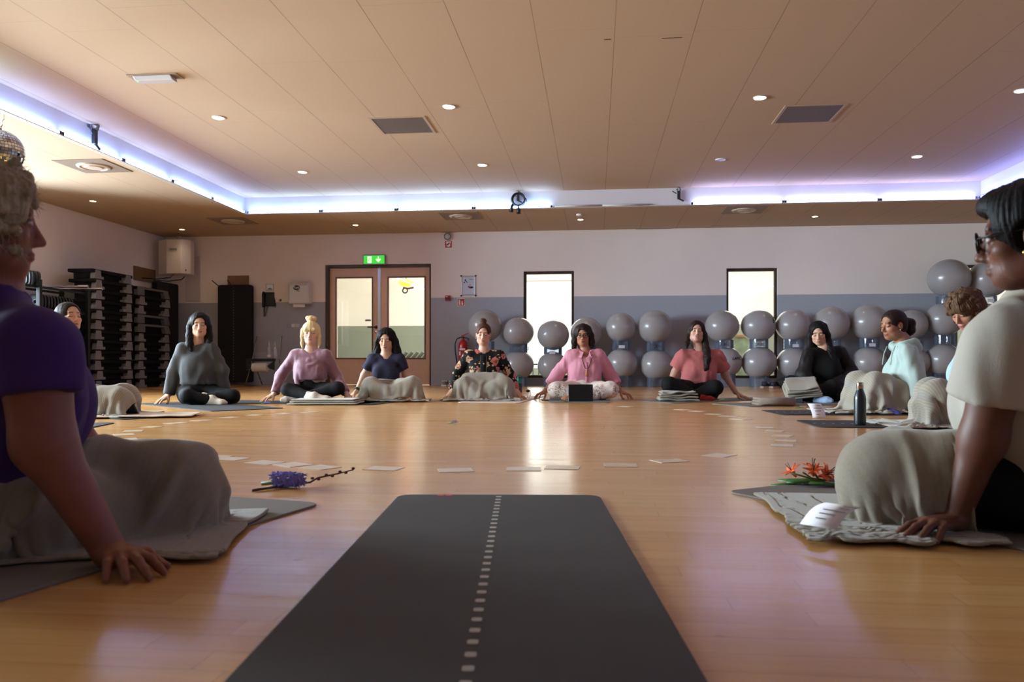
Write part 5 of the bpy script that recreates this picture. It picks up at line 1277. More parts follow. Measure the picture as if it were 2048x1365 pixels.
def build_body(p, P, res=.013, rh=.0045, rhand=.0042, legs=True, bare='', face=None, male=False, hands='lr'):
    fine = []; Hc, R = P['head'], P['HR']; hs = p.hs
    fine.append((Hc - .11 * hs, Hc + np.array([.11, .11, .12]) * hs, rh))
    for q in hands:
        if ('hd' + q) in P:
            W = P['w' + q]; d = P['hd' + q]['heading']; c = W + np.array([math.cos(d), math.sin(d), 0]) * .09; c[2] = .03
            fine.append((c - np.array([.10, .10, .05]), c + np.array([.10, .10, .03]), rhand))
    pts = [P[k] for k in ('head', 'sl', 'sr', 'el', 'er', 'wl', 'wr', 'hip', 'kl', 'kr', 'al', 'ar')] + [Hc + np.array([0, 0, .13])]
    S = SDF(*bbox_axes(pts, .22, res, fine))
    torso_sdf(S, P, -.008)
    arms_sdf(S, P, 0)
    if legs: legs_sdf(S, P, -.008)
    for q in bare: foot_sdf(S, P['a' + q], P['fd' + q], P.get('fu' + q, (0, 0, 1)))
    nk = P['neck']; nr = P.get('nr', .051)
    S.chain([nk - np.array([0, 0, .03]) - P['F'] * .005, nk + np.array([0, 0, .03]), Hc + R @ np.array([0, -.025, -.05]) * hs], [.062, nr, nr * .98], .03)
    head_sdf(S, Hc, R, hs, male, full=P.get('full', 0))
    tips = []
    for q in hands:
        if ('hd' + q) in P: tips.append(hand_sdf(S, P['w' + q], **P['hd' + q]))
    V, Q = S.mesh()
    V = relax(V, Q, 1, .35)
    col = face_color(V, Hc, R, hs, **P['face'])
    o = p.put('body', V, Q, M_SKIN, col, P.get('zmin', .004))
    return o, tips
def build_cloth(p, P, name, m, fn, res=.013, amp=.006, sc=.07, seed=1, stretch=(1, 1, .4), pad=.2, pts=None, fine=(), rel=1, zmin=.008, parent=None):
    pts = pts if pts is not None else [P[k] for k in ('sl', 'sr', 'el', 'er', 'wl', 'wr', 'hip', 'kl', 'kr', 'neck')]
    S = SDF(*bbox_axes(pts, pad, res, list(fine))); fn(S); V, Q = S.mesh()
    if not len(V): return None
    V = relax(V, Q, rel, .4)
    if amp: V = folds(V, Q, amp, sc, seed, stretch)
    return p.put(name, V, Q, m, None, zmin, parent)
def build_hair(p, P, m, fn, res=.005, amp=.0025, seed=2, pad=.20, pts=None, rel=1, freq=55, name='hair'):
    Hc, R, hs = P['head'], P['HR'], p.hs; T = lambda *q: Hc + R @ (np.array(q) * hs)
    pts = pts or [Hc]
    S = SDF(*bbox_axes(pts, pad, res, [])); fn(S, T, R, hs); V, Q = S.mesh(); V = relax(V, Q, rel, .4)
    N = normals(V, Q); L = (V - Hc) @ R; az = np.arctan2(L[:, 0], L[:, 1])
    d = np.sin(az * freq + 3 * vnoise(np.c_[az * 4, L[:, 2] * 9, L[:, 2] * 0], seed)) * .5 + vnoise(np.c_[az * 16, L[:, 2] * 14, L[:, 0] * 10], seed + 1)
    V = V + N * (amp * d)[:, None]
    return p.put(name, V, Q, m, None)
def scalp(S, T, R, hs, g=.013, ears=False, face=(.064, .05, .080), fy=.082, fz=-.022, back=.0, line=.082):
    S.ell(T(0, -.016, .040), [q * hs for q in (.075 + g, .094 + g, .077 + g)], .02, R)
    S.ell(T(0, -.045 - back, -.01), [q * hs for q in (.068 + g, .062 + g, .075)], .03, R)
    S.ell(T(0, fy + .03, fz), [face[0] * hs, (face[1] + .03) * hs, face[2] * hs], .012, R, 'cut')
    if ears:
        for sx in (-1, 1): S.ell(T(.085 * sx, -.004, -.022), [.028 * hs, .030 * hs, .046 * hs], .01, R, 'cut')
    if line: S.ell(T(0, fy + .025, line - .052), [(face[0] - .006) * hs, (face[1] + .022) * hs, .052 * hs], .012, R, 'cut')
def glasses(p, P, m, open_=False, r=.022):
    Hc, R, hs = P['head'], P['HR'], p.hs; T = lambda *q: Vector(Hc + R @ (np.array(q) * hs)); b = MB()
    for sx in (-1, 1):
        pts = [T(sx * .033 + r * 1.18 * math.cos(a), .100 - .10 * abs(.0 + r * .3 * math.cos(a) * sx), -.002 + r * math.sin(a)) for a in [2 * PI * k / 20 for k in range(21)]]
        b.tube(pts, .0021, 6)
        b.tube([T(sx * .059, .096, .004), T(sx * .072, .06, .008), T(sx * .079, .0, .008), T(sx * .079, -.02, -.004)], .002, 6)
    b.tube([T(-.010, .102, .004), T(0, .105, .006), T(.010, .102, .004)], .002, 6)
    o = b.build('glasses', m, p.root, True)
    for sx in (-1, 1):
        c = MB(); vs = [T(sx * .033 + r * 1.16 * math.cos(a), .100, -.002 + r * .98 * math.sin(a)) for a in [2 * PI * k / 20 for k in range(20)]]
        vs2 = [v + Vector(R[:, 1]) * .0012 for v in vs]; n = 20
        c.add(vs + vs2, [tuple(range(n))[::-1], tuple(range(n, 2 * n))] + [(i, (i + 1) % n, n + (i + 1) % n, n + i) for i in range(n)]); c.build('lens', M_GLASS, o)
    return o
# blankets
def blanket_mat(name, c1, c2, c3, rk=.42, bk=.3):
    m, h = newmat(name, .95, .2); uv = h.n('ShaderNodeUVMap').outputs[0]; s = h.sep(uv)
    st = h.m('SINE', h.m('MULTIPLY', s[0], 2 * PI * 92)); rib = h.m('ADD', h.m('MULTIPLY', st, .5), .5)
    wide = h.noise(h.comb(h.m('MULTIPLY', s[0], 26.0), 0.0, 0.0), 1.0, 2)
    c = h.mix(h.m('MULTIPLY', rib, rk), lin(*c1), lin(*c2)); c = h.mix(h.m('MULTIPLY', h.m('GREATER_THAN', wide, .54), .45), c, lin(*c3))
    fz = h.noise(uv, 260, 3); hv = h.n('ShaderNodeHueSaturation'); h.l(c, hv.inputs['Color']); h.l(h.m('ADD', h.m('MULTIPLY', fz, .3), .85), hv.inputs['Value'])
    h.l(hv.outputs[0], h.p.inputs['Base Color']); h.p.inputs['Sheen Weight'].default_value = .25
    h.bump(h.m('ADD', h.m('MULTIPLY', rib, bk), h.m('MULTIPLY', fz, .5)), .3, .003); return m
M_BLK1 = blanket_mat('blanket_weave', (146, 138, 124), (178, 170, 154), (150, 148, 148))
M_BLK2 = blanket_mat('blanket_plain', (136, 126, 110), (142, 132, 116), (144, 135, 120), .5, .08)
def blanket(p, label, w, l, place, caps, n=56, m=None, thick=.009, iters=75, seed=1, zf=.012, stick=.95, wig=.012, crease=.012, pleat=None):
    X = drape(n, max(8, int(n * l / w)), w, l, place, caps, iters, zf, seed, stick, .016, None, wig); n0, n1 = X.shape[:2]
    ss, tt = np.meshgrid(np.linspace(0, 1, n0), np.linspace(0, 1, n1), indexing='ij')
    V = X.reshape(-1, 3); Q = grid_faces(n0, n1); V = relax(V, Q, 2, .4); N = normals(V, Q); hgt = np.clip((V[:, 2] - .012) / .07, .03, 1)
    wv = vnoise(V * np.array([1, 1, .35]) * 7, seed + 3); ridge = np.sin((vnoise(V * np.array([1.0, 1.0, .30]) * 10, seed) + .8 * wv) * 5.0); ridge2 = vnoise(V * np.array([1, 1, .5]) * 26, seed + 9)
    N = N * np.where(N[:, 2:3] < -.2, -1, 1)
    if pleat is not None:      # heavy folds running from the knees to the floor
        nf, am, slant = pleat; q = ss.ravel() * nf + slant * tt.ravel() + .55 * vnoise(np.c_[ss.ravel() * 3, tt.ravel() * 2.2, ss.ravel() * 0 + seed], seed + 5)
        rd = np.maximum(0, 1 - np.abs((q % 1.0) - .5) * 3.4) ** 1.3; on = np.clip(.55 + .9 * vnoise(np.c_[np.floor(q) * 1.7, tt.ravel() * 1.6, q * 0], seed + 6), .1, 1)
        V = V + N * (am * rd * on * np.clip((V[:, 2] - .012) / .05, .12, 1) * np.clip(1.25 - 1.15 * np.abs(N[:, 2]), .12, 1))[:, None]
    V = V + N * ((crease * (ridge * .6 + .5) + crease * .35 * ridge2) * hgt)[:, None]; V[:, 2] = np.maximum(V[:, 2], zf - .001)
    o = arr_mesh('blanket', V, Q, m or M_BLK1, None, True, None, np.c_[ss.ravel() * w / 1.3, tt.ravel() * l / 1.3])
    o.location = p.root.location; o.rotation_euler = (0, 0, TH); tag(o, label, 'blanket', 'grey ribbed blankets')
    s_ = o.modifiers.new('thickness', 'SOLIDIFY'); s_.thickness = thick; s_.offset = 0
    u_ = o.modifiers.new('smooth', 'SUBSURF'); u_.levels = 1; u_.render_levels = 1
    return o
def sheet(cu, vf, z, W, L, n=5, amp=.03, ph=0.0, rot=0.0, drop=.0, flare=.25):
    # a loosely pleated sheet held above the legs, its front panel already hanging, before it is let go
    # L: depth of the flat part behind the front line vf; drop: height of the hanging front
    c, s_ = math.cos(rot), math.sin(rot)
    def f(s, t):
        a = (s - .5) * W; tot = L + drop; d = t * tot - drop
        w_ = amp * math.sin(2 * PI * n * s + ph + 1.3 * math.sin(3.1 * t + ph)) * (.6 + .4 * math.sin(3 * s + ph))
        if d < 0: b, zz = d * flare + w_, z + d * math.sqrt(1 - flare * flare)
        else: b, zz = d + w_ * max(0, 1 - d / .1), z + w_ * min(1, d / .1)
        return A_(cu + c * a - s_ * b, vf + s_ * a + c * b, max(zz, .014))
    return f
def leg_caps(P, g=.012, t=None):
    t = t or P.get('leg', 1.0); c = []
    for q in 'lr': c += [(P['h' + q], P['k' + q], .082 * t + g, .056 * t + g), (P['k' + q], P['a' + q], .056 * t + g, .036 * t + g)]
    c.append((P['hip'], P['chest'], .14, .12)); return c
# ================================================================ the cast
A_ = lambda *v: np.array(v, float)
def hip(p, px, z=.105, v=0.0): q = p.J(px, 700, v); return A_(q[0], v, z)
H_BLACK = hair_mat('hair_black', (12, 10, 11), (30, 25, 26)); H_DARK = hair_mat('hair_dark_brown', (26, 18, 16), (54, 38, 33)); H_BROWN = hair_mat('hair_brown', (58, 38, 30), (96, 66, 50)); H_BLOND = hair_mat('hair_blond', (206, 178, 128), (238, 216, 170)); H_GREY = hair_mat('hair_grey', (132, 118, 94), (196, 178, 142)); H_CURL = hair_mat('hair_curly_brown', (52, 36, 28), (120, 90, 66))
T_BLACK = cloth_mat('trousers_black', (11, 11, 13), .85, sheen=0); S_WHITE = cloth_mat('sock_cream', (206, 194, 178)); S_BLUE = cloth_mat('sock_light_blue', (160, 186, 214)); S_RED = mat('sock_red_black', (150, 30, 36), .9, noise=.9, nscale=24); S_PAT = mat('sock_blue_pattern', (60, 62, 130), .9, noise=.8, nscale=40)
FAIR = dict(base=(206, 160, 138), lip=(176, 96, 92), brow=(70, 48, 40), eyes='closed'); ASIA = dict(base=(206, 162, 134), lip=(172, 92, 86), brow=(34, 26, 24), eyes='closed'); TAN = dict(base=(172, 120, 92), lip=(120, 58, 52), brow=(24, 16, 14), eyes='open'); TAN2 = dict(base=(158, 108, 80), lip=(130, 66, 60), brow=(24, 16, 14), eyes='closed'); PALE = dict(base=(214, 172, 150), lip=(184, 104, 100), brow=(86, 62, 48), eyes='closed')
def shirt_fn(p, P, g=.014, sleeve=2.0, gs=.012, flare=.0, hemz=None, neckr=.062, neckd=.0, k=.045, vneck=0):
    def fn(S):
        torso_sdf(S, P, g, k)
        if hemz is not None: S.half(A_(0, 0, hemz), A_(0, 0, -1), (-9, -9, -9), (9, 9, hemz + .03), .012)
        S2 = SDF(*S.A); arms_sdf(S2, P, gs, sleeve, .022, flare)
        # trim sleeve ends square
        for q in 'lr':
            sh, el, wr = P['s' + q], P['e' + q], P['w' + q]
            e = sh + (el - sh) * sleeve if sleeve <= 1 else el + (wr - el) * (sleeve - 1); n = (el - sh) if sleeve <= 1 else (wr - el); n = n / np.linalg.norm(n)
            e = e + n * .012; r = .11
            S2.half(e, n, e - r, e + r, .006)
        kk = .03; hm = np.maximum(kk - np.abs(S.F - S2.F), 0) / kk; S.F = np.minimum(S.F, S2.F) - hm * hm * kk * .25
        nk, F = P['neck'], P['F']
        S.cap(nk - A_(0, 0, .02 + neckd) + F * .012, nk + A_(0, 0, .12), neckr * .92, neckr * 1.3, .008, None, 'cut')
        if vneck: S.cap(nk + F * .06 - A_(0, 0, vneck), nk + F * .085 + A_(0, 0, .05), .012, .06, .006, None, 'cut')
    return fn
def trousers_fn(P, g=.012, upto=.96, waist=None, k=.03, which='lr'):
    def fn(S):
        H, Rt = P['hip'], P['R']; w = P.get('w', 1.0); t = P.get('leg', 1.0)
        S.cap(H - Rt * .085 * w, H + Rt * .085 * w, .108 * w + g, None, .05, (P['F'], 1.1))
        m = H + (P['chest'] - H) * .42; S.cap(H, m, .115 * w + g, .105 * w + g, .05, (P['F'], 1.15))
        legs_sdf(S, P, g, k, upto)
        if waist: S.half(A_(0, 0, waist), A_(0, 0, 1), (-9, -9, waist - .02), (9, 9, 9))
    return fn
def socks(p, P, m, names='lr', g=.006, L=.215):
    for q in names:
        an, d, up = P['a' + q], P['fd' + q], P.get('fu' + q, (0, 0, 1)); d = np.asarray(d, float); d /= np.linalg.norm(d); kn = P['k' + q]
        S = SDF(*bbox_axes([an, an + d * L, an - d * .06], .09, .007, []))
        foot_sdf(S, an, d, up, L, g); e = an + (kn - an) / np.linalg.norm(kn - an) * .07; S.cap(an, e, .040 + g, .043 + g, .02)
        V, Q = S.mesh(); V = folds(V, Q, .003, .05, 5); p.put('sock', V, Q, m)
def nails(p, tips, d, m, r=.0055):
    for t in tips:
        b = MB(); b.sphere((0, 0, 0), (r, r * .8, r * .45), 10, 6); o = b.build('fingernail', m, p.root, True); o.location = t + A_(0, 0, .0045); o.rotation_euler = (0, 0, math.atan2(d[1], d[0]))
        o.location = Vector(o.location) - Vector(d) * .003

# ---- person in grey sweatshirt, long black hair, left
p = Person(7.85, 397, 'person in a grey sweatshirt with long black hair sitting cross-legged on a dark mat'); J = p.J
P = dict(yaw=.22, head=J(399, 650.5), hip=hip(p, 397), sl=J(366, 699, -.02), sr=J(422, 698, .04), el=J(348, 744, .0), er=J(443, 742, .04), wl=J(338, 789, -.06), wr=J(448, 786, .05),
         kl=J(374, 793, -.30), kr=J(466, 793, -.10), al=J(424, 802, -.25), ar=J(408, 797, -.20), face=ASIA, bust=.55, w=1.0)
P['HR'] = rotm(.38, .06); finish(P); P['hdl'] = dict(heading=math.radians(-115), side=1, zk=.05, spread=.7); P['hdr'] = dict(heading=math.radians(-40), side=-1, zk=.04)
P['fdl'] = A_(.9, -.1, 0); P['fdr'] = A_(-.9, -.35, .1)
build_body(p, P)
build_cloth(p, P, 'sweatshirt', cloth_mat('sweat_grey', (72, 73, 75)), shirt_fn(p, P, .022, 1.97, .022, .010, P['hip'][2] + .085, .060), amp=.009, sc=.08)
build_cloth(p, P, 'leggings', T_BLACK, trousers_fn(P, .010), amp=.003)
socks(p, P, S_WHITE, 'lr', .001, .17)
def f(S, T, R, hs):
    scalp(S, T, R, hs, .014)
    for sx in (-1, 1): S.chain([T(.07 * sx, -.02, .06), T(.088 * sx, -.01, -.02), T(.092 * sx, .0, -.11), T(.090 * sx, .035, -.20), T(.074 * sx, .065, -.245)], [.026, .028, .032, .036, .018], .02)
    S.chain([T(0, -.09, .02), T(0, -.10, -.1), T(0, -.10, -.22)], [.06, .075, .06], .03)
build_hair(p, P, H_BLACK, f, pts=[P['head'], P['head'] - A_(0, 0, .2)])

# ---- blonde with bun, mauve top
p = Person(8.25, 622, 'person with a blonde bun in a mauve cowl-neck top sitting cross-legged'); J = p.J
P = dict(yaw=.05, head=J(622, 668), hip=hip(p, 621), sl=J(590, 712), sr=J(652, 712), el=J(562, 752, .06), er=J(673, 753, .05), wl=J(549, 788, -.06), wr=J(692, 787, -.10),
         kl=J(576, 780, -.26), kr=J(676, 777, -.22), al=J(628, 796, -.40), ar=J(600, 796, -.24), face=dict(PALE, brow=(130, 98, 70)), bust=.8)
P['HR'] = rotm(.10, -.06); finish(P); P['hdl'] = dict(heading=math.radians(-128), side=1, zk=.05, spread=1.3); P['hdr'] = dict(heading=math.radians(-40), side=-1, zk=.035, spread=1.0)
P['fdl'] = A_(1, -.05, 0); P['fdr'] = A_(-.8, -.3, 0)
build_body(p, P)
M_MAUVE = cloth_mat('top_mauve', (140, 98, 112), .6, 300, .2, .06, .5)
def f(S):
    shirt_fn(p, P, .022, 1.93, .016, .004, P['hip'][2] + .125, .066)(S)
    nk = P['neck']
    for k, (dz, r, ro) in enumerate(((-.005, .066, .016), (-.035, .082, .018), (-.07, .098, .019))):   # cowl folds
        q = [nk + A_(math.cos(a) * r, -math.sin(a) * r * .95 - .02 * k, dz - (.03 + .02 * k) * max(0, math.sin(a))) for a in [PI * (j / 10) for j in range(-3, 14)]]
        S.chain(q, [ro * .8] + [ro] * (len(q) - 2) + [ro * .8], .012)
    S.cap(P['hip'] + A_(-.115, -.10, .13), P['hip'] + A_(-.09, -.13, .03), .03, .018, .02)      # knotted end
build_cloth(p, P, 'cowl_top', M_MAUVE, f, res=.011, amp=.006, sc=.06, seed=4, stretch=(1, 1, .7))
build_cloth(p, P, 'leggings', T_BLACK, trousers_fn(P, .010), amp=.002)
socks(p, P, S_WHITE)
b = MB()
for k in range(2): b.ring(.0465, .0445, .0, .012, n=24, M=Matrix(np.stack([A_(0, 0, 1), A_(0, 1, 0), A_(-1, 0, 0)], 1).tolist()))
def f(S, T, R, hs):
    scalp(S, T, R, hs, .016, face=(.058, .05, .066), fz=-.04, line=0)
    S.cap(T(-.045, .082, .036), T(.045, .082, .036), .018, .018, .015)           # fringe
    S.ell(T(.0, -.015, .155), [.050, .048, .036], .012, R); S.ell(T(.03, -.005, .165), [.028, .026, .022], .008, R); S.ell(T(-.032, -.0, .158), [.026, .026, .022], .008, R)
    for sx in (-1, 1): S.chain([T(.078 * sx, .03, .04), T(.086 * sx, .025, -.03), T(.088 * sx, .02, -.10), T(.080 * sx, .03, -.15)], [.02, .017, .014, .006], .012)
build_hair(p, P, H_BLOND, f, amp=.0035, pts=[P['head'], P['head'] + A_(0, 0, .12)])

# ---- navy tee, long black hair, blanket over the legs
p = Person(8.6, 772, 'person in a navy t-shirt with long black hair and a black watch'); J = p.J
P = dict(yaw=.0, head=J(773, 680), hip=hip(p, 772), sl=J(745, 718), sr=J(800, 718), el=J(728, 751, .03), er=J(812, 752, .03), wl=J(713, 784, -.04), wr=J(823, 782, .04),
         kl=J(741, 771, -.28), kr=J(828, 769, -.28), al=J(795, 798, -.38), ar=J(755, 798, -.36), face=dict(ASIA, lip=(160, 84, 84)), bust=.85, w=.92, arm=.92)
P['HR'] = rotm(-.10, .20); finish(P); P['hdl'] = dict(heading=math.radians(-150), side=1, zk=.035); P['hdr'] = dict(heading=math.radians(-30), side=-1, zk=.035)
P['fdl'] = A_(.9, 0, 0); P['fdr'] = A_(-.9, 0, 0)
build_body(p, P, bare='lr')
build_cloth(p, P, 'tee_shirt', cloth_mat('tee_navy', (40, 40, 62)), shirt_fn(p, P, .010, .60, .014, .004, P['hip'][2] + .02, .060), amp=.004, sc=.07, seed=9)
build_cloth(p, P, 'leggings', T_BLACK, trousers_fn(P, .008, waist=P['hip'][2] + .13), amp=.002)
b = MB(); ax_ = Vector(P['wl'] - P['el']).normalized(); Mx = ax_.to_track_quat('Z', 'X').to_matrix(); b.ring(.035, .030, -.013, .013, Vector(P['wl']) - ax_ * .03, 24, Mx); b.box((-.045, -.017, -.017), (-.028, .017, .017), Matrix.Translation(Vector(P['wl']) - ax_ * .03) @ Mx.to_4x4()); b.build('watch', M_BLK, p.root, True, angle=40)
def f(S, T, R, hs):
    scalp(S, T, R, hs, .016, face=(.056, .05, .080), fz=-.03)
    for sx in (-1, 1): S.chain([T(.066 * sx, .0, .07), T(.092 * sx, .0, -.02), T(.108 * sx, .0, -.12), T(.125 * sx, .01, -.20), T(.105 * sx, .07, -.27), T(.07 * sx, .085, -.30)], [.03, .036, .042, .05, .042, .02], .02)
    S.chain([T(0, -.08, .02), T(0, -.10, -.12), T(0, -.11, -.26)], [.06, .08, .08], .03)
build_hair(p, P, H_BLACK, f, amp=.004, freq=30, pts=[P['head'], P['head'] - A_(0, 0, .28)])
blanket(p, 'grey blanket spread over the knees of the person in the navy t-shirt', 1.15, .95, sheet(.03, -.36, .30, .92, .44, 6, .03, 1.0, .0, .27), leg_caps(P, .01), seed=3, pleat=(9, .018, 1.0))

# ---- floral jacket
p = Person(8.8, 967, 'person in a black floral jacket with a brown top bun'); J = p.J
P = dict(yaw=0, head=J(966.5, 669), hip=hip(p, 967), sl=J(938, 712), sr=J(998, 712), el=J(915, 748, .03), er=J(1019, 749, .03), wl=J(905, 780, -.03), wr=J(1032, 780, -.03),
         kl=J(927, 772, -.30), kr=J(1010, 770, -.30), al=J(988, 798, -.36), ar=J(948, 798, -.38), face=dict(FAIR), bust=.9, w=1.05, full=.006)
P['HR'] = rotm(.0, .10, .02); finish(P); P['hdl'] = dict(heading=math.radians(-125), side=1, zk=.04); P['hdr'] = dict(heading=math.radians(-50), side=-1, zk=.04)
P['fdl'] = A_(.9, 0, 0); P['fdr'] = A_(-.9, 0, 0)
build_body(p, P, bare='lr')
m, h = newmat('floral_print', .75, .3); o3 = h.obj(); base = lin(14, 13, 16)[:3] + (1,)
vo = h.n('ShaderNodeTexVoronoi'); h.l(o3, vo.inputs['Vector']); vo.inputs['Scale'].default_value = 9.5
sx = h.n('ShaderNodeSeparateColor'); h.l(vo.outputs['Color'], sx.inputs[0])
wob = h.noise(o3, 46, 2); dd = h.m('ADD', vo.outputs['Distance'], h.m('MULTIPLY', h.m('SUBTRACT', wob, .5), .55))
fl1 = h.m('MULTIPLY', h.m('LESS_THAN', dd, .47), h.m('GREATER_THAN', sx.outputs[0], .22))
cc = h.mix(h.m('GREATER_THAN', sx.outputs[1], .55), lin(206, 128, 116), lin(214, 176, 136)); cc = h.mix(h.m('GREATER_THAN', wob, .56), cc, lin(150, 72, 58)); cc = h.mix(h.m('LESS_THAN', dd, .10), cc, lin(196, 92, 66))
vo2 = h.n('ShaderNodeTexVoronoi'); h.l(o3, vo2.inputs['Vector']); vo2.inputs['Scale'].default_value = 27
s2 = h.n('ShaderNodeSeparateColor'); h.l(vo2.outputs['Color'], s2.inputs[0]); fl2 = h.m('MULTIPLY', h.m('LESS_THAN', vo2.outputs['Distance'], .36), h.m('GREATER_THAN', s2.outputs[0], .62))
c0 = h.mix(fl2, base, lin(196, 166, 120)); h.l(h.mix(fl1, c0, cc), h.p.inputs['Base Color']); h.bump(h.noise(o3, 240, 2), .25, .003)
build_cloth(p, P, 'floral_jacket', m, shirt_fn(p, P, .018, 1.96, .016, .004, P['hip'][2] + .03, .062), amp=.006, sc=.07, seed=12)
M_TEEB = cloth_mat('tee_black', (12, 12, 14))
b = MB(); nk = P['neck']; F = P['F']; c0_ = P['chest']
front = lambda x, z: A_(x, -.155 - .03 * math.exp(-((z - c0_[2] + .03) / .10) ** 2) + .10 * max(0, z - c0_[2] - .02) / .12, z)
def frontband(P, x0, x1, z0, z1, off, n=12):
    # strip that follows the chest surface between two heights
    b = MB(); vs = []
    for i in range(n + 1):
        t = i / n; z = z0 + (z1 - z0) * t
        for x in (x0[0] + (x0[1] - x0[0]) * t, x1[0] + (x1[1] - x1[0]) * t): vs.append(A_(x, 0, z))
    return vs
def onchest(o, pts, off=.004):
    # drop points onto a mesh from the front
    from mathutils.bvhtree import BVHTree
    bt = BVHTree.FromObject(o, bpy.context.evaluated_depsgraph_get()); out = []
    for x, z in pts:
        hit = bt.ray_cast(Vector((x, -2, z)), Vector((0, 1, 0)))
        out.append((hit[0] + hit[1] * off) if hit[0] is not None else Vector((x, -.15, z)))
    return out
def strip_on(p, o, name, left, right, m, off=.004, parent=None):
    n = len(left); L = onchest(o, left, off); R_ = onchest(o, right, off); b = MB(); b.add(L + R_, [(i, n + i, n + i + 1, i + 1) for i in range(n - 1)]); r = b.build(name, m, parent or p.root, True); solid(r, .003); return r
jk = p.root.children[-1]; cx = P['chest'][0]; zt_, zb_ = P['neck'][2] - .035, P['hip'][2] + .10; zz = [zt_ + (zb_ - zt_) * k / 12 for k in range(13)]
strip_on(p, jk, 'black_top', [(cx - .033 - .006 * k / 12, z) for k, z in enumerate(zz)], [(cx + .033 + .004 * k / 12, z) for k, z in enumerate(zz)], M_TEEB)
for sgn in (-1, 1): strip_on(p, jk, 'zip_edge', [(cx + sgn * (.034) - .0018, z) for z in zz], [(cx + sgn * .034 + .0018, z) for z in zz], mat('zip_brass', (110, 98, 76), .5, .5), .006)
MB().sphere((0, 0, 0), (.009, .005, .011), 12, 8).build('pendant', mat('silver', (200, 200, 205), .2, 1), p.root, True, loc=onchest(jk, [(cx + .004, P['neck'][2] - .13)], .012)[0])
build_cloth(p, P, 'trousers', T_BLACK, trousers_fn(P, .010), amp=.002)
def f(S, T, R, hs):
    scalp(S, T, R, hs, .010, True, face=(.058, .05, .082), fz=-.02)
    S.ell(T(.0, -.02, .145), [.036, .034, .030], .010, R); S.ell(T(.015, -.01, .155), [.024, .022, .02], .008, R)
build_hair(p, P, H_BROWN, f, amp=.002, pts=[P['head'], P['head'] + A_(0, 0, .1)])
for sx in (-1, 1): MB().sphere((0, 0, 0), .006, 10, 8).build('earring', mat('silver'), p.root, True, loc=Vector(P['head'] + P['HR'] @ A_(.078 * sx, .0, -.045)))
blanket(p, 'grey blanket heaped over the lap of the person in the floral jacket', 1.10, 1.0, sheet(.0, -.42, .34, .82, .36, 4, .04, 2.0, .0, .32), leg_caps(P, .02) + [(A_(-.16, -.20, .20), A_(.18, -.22, .21), .07, .07)], seed=8, wig=.03, pleat=(5, .03, 3.0))

# ---- pink shirt, the leader with the tablet
p = Person(8.85, 1168, 'person in a pink shirt and white lace trousers with glasses, hands on the floor'); J = p.J
P = dict(yaw=-.03, head=J(1166, 671.5), hip=hip(p, 1168), sl=J(1143, 712), sr=J(1199, 712), el=J(1114, 751, .05), er=J(1222, 752, .05), wl=J(1092, 782, .0), wr=J(1239, 782, .0),
         kl=J(1112, 780, -.30), kr=J(1221, 780, -.30), al=J(1178, 794, -.34), ar=J(1155, 795, -.38), face=TAN, bust=.85, w=1.05)
P['HR'] = rotm(-.14, .06); finish(P); P['hdl'] = dict(heading=math.radians(-142), side=1, zk=.062, spread=1.3, curl=.12); P['hdr'] = dict(heading=math.radians(-38), side=-1, zk=.062, spread=1.3, curl=.12)
P['fdl'] = A_(.85, -.1, .25); P['fdr'] = A_(-.9, -.2, 0)
build_body(p, P, bare='lr')
M_PINK = cloth_mat('shirt_pink', (216, 146, 164), .75, 300, .25, .05)
sh = build_cloth(p, P, 'shirt', M_PINK, shirt_fn(p, P, .026, 1.55, .022, .014, P['hip'][2] + .02, .060, .0, .045, .09), amp=.007, sc=.06, seed=21, stretch=(1.2, 1, .3))
# collar wings, button placket, cord necklace with tassel
cx = P['neck'][0]; nz = P['neck'][2]
for sgn in (-1, 1):
    b = MB(); q = [(.030, -.085, .005), (.075, -.06, .022), (.095, -.085, -.05), (.055, -.125, -.058)]; b.add([(cx + sgn * x, P['neck'][1] + y, nz + z) for x, y, z in q], [(0, 1, 2, 3)][::1]); o = b.build('collar', M_PINK, sh); solid(o, .006)
zz = [nz - .11 - .22 * k / 10 for k in range(11)]
strip_on(p, sh, 'placket', [(cx - .012, z) for z in zz], [(cx + .010, z) for z in zz], M_PINK, .006, sh)
def cord(pts, r, m, name, off=.008): b = MB(); b.tube(onchest(sh, pts, off), r, 6); return b.build(name, m, p.root, True)
zc = J(1169, 738)[2]
nk_ = cord([(cx - .055, nz - .03), (cx - .045, nz - .09), (cx - .02, nz - .17), (cx + .002, zc)], .0035, mat('cord_dark', (52, 34, 36), .7), 'necklace')
nk2 = cord([(cx + .06, nz - .03), (cx + .045, nz - .10), (cx + .02, nz - .17), (cx + .002, zc)], .0035, mat('cord_dark'), 'necklace')
q = onchest(sh, [(cx + .002, zc - .01)], .012)[0]; MB().lathe([(.004, .012), (.010, 0), (.012, -.03), (.016, -.075), (.001, -.075)], n=14).build('tassel', mat('amber', (176, 104, 40), .6), p.root, True, loc=q)
m, h = newmat('lace_white', .85, .2); vo = h.n('ShaderNodeTexVoronoi'); h.l(h.obj(), vo.inputs['Vector']); vo.inputs['Scale'].default_value = 60
zsel = h.m('LESS_THAN', h.sep(h.obj())[2], .17); big = h.m('GREATER_THAN', h.noise(h.obj(), 9, 1), .46)
h.l(h.mix(h.m('MULTIPLY', h.m('MULTIPLY', h.m('LESS_THAN', vo.outputs['Distance'], .33), zsel), big), lin(226, 212, 204), lin(120, 92, 84)), h.p.inputs['Base Color'])
build_cloth(p, P, 'lace_trousers', m, trousers_fn(P, .030, .80), amp=.005, sc=.06)
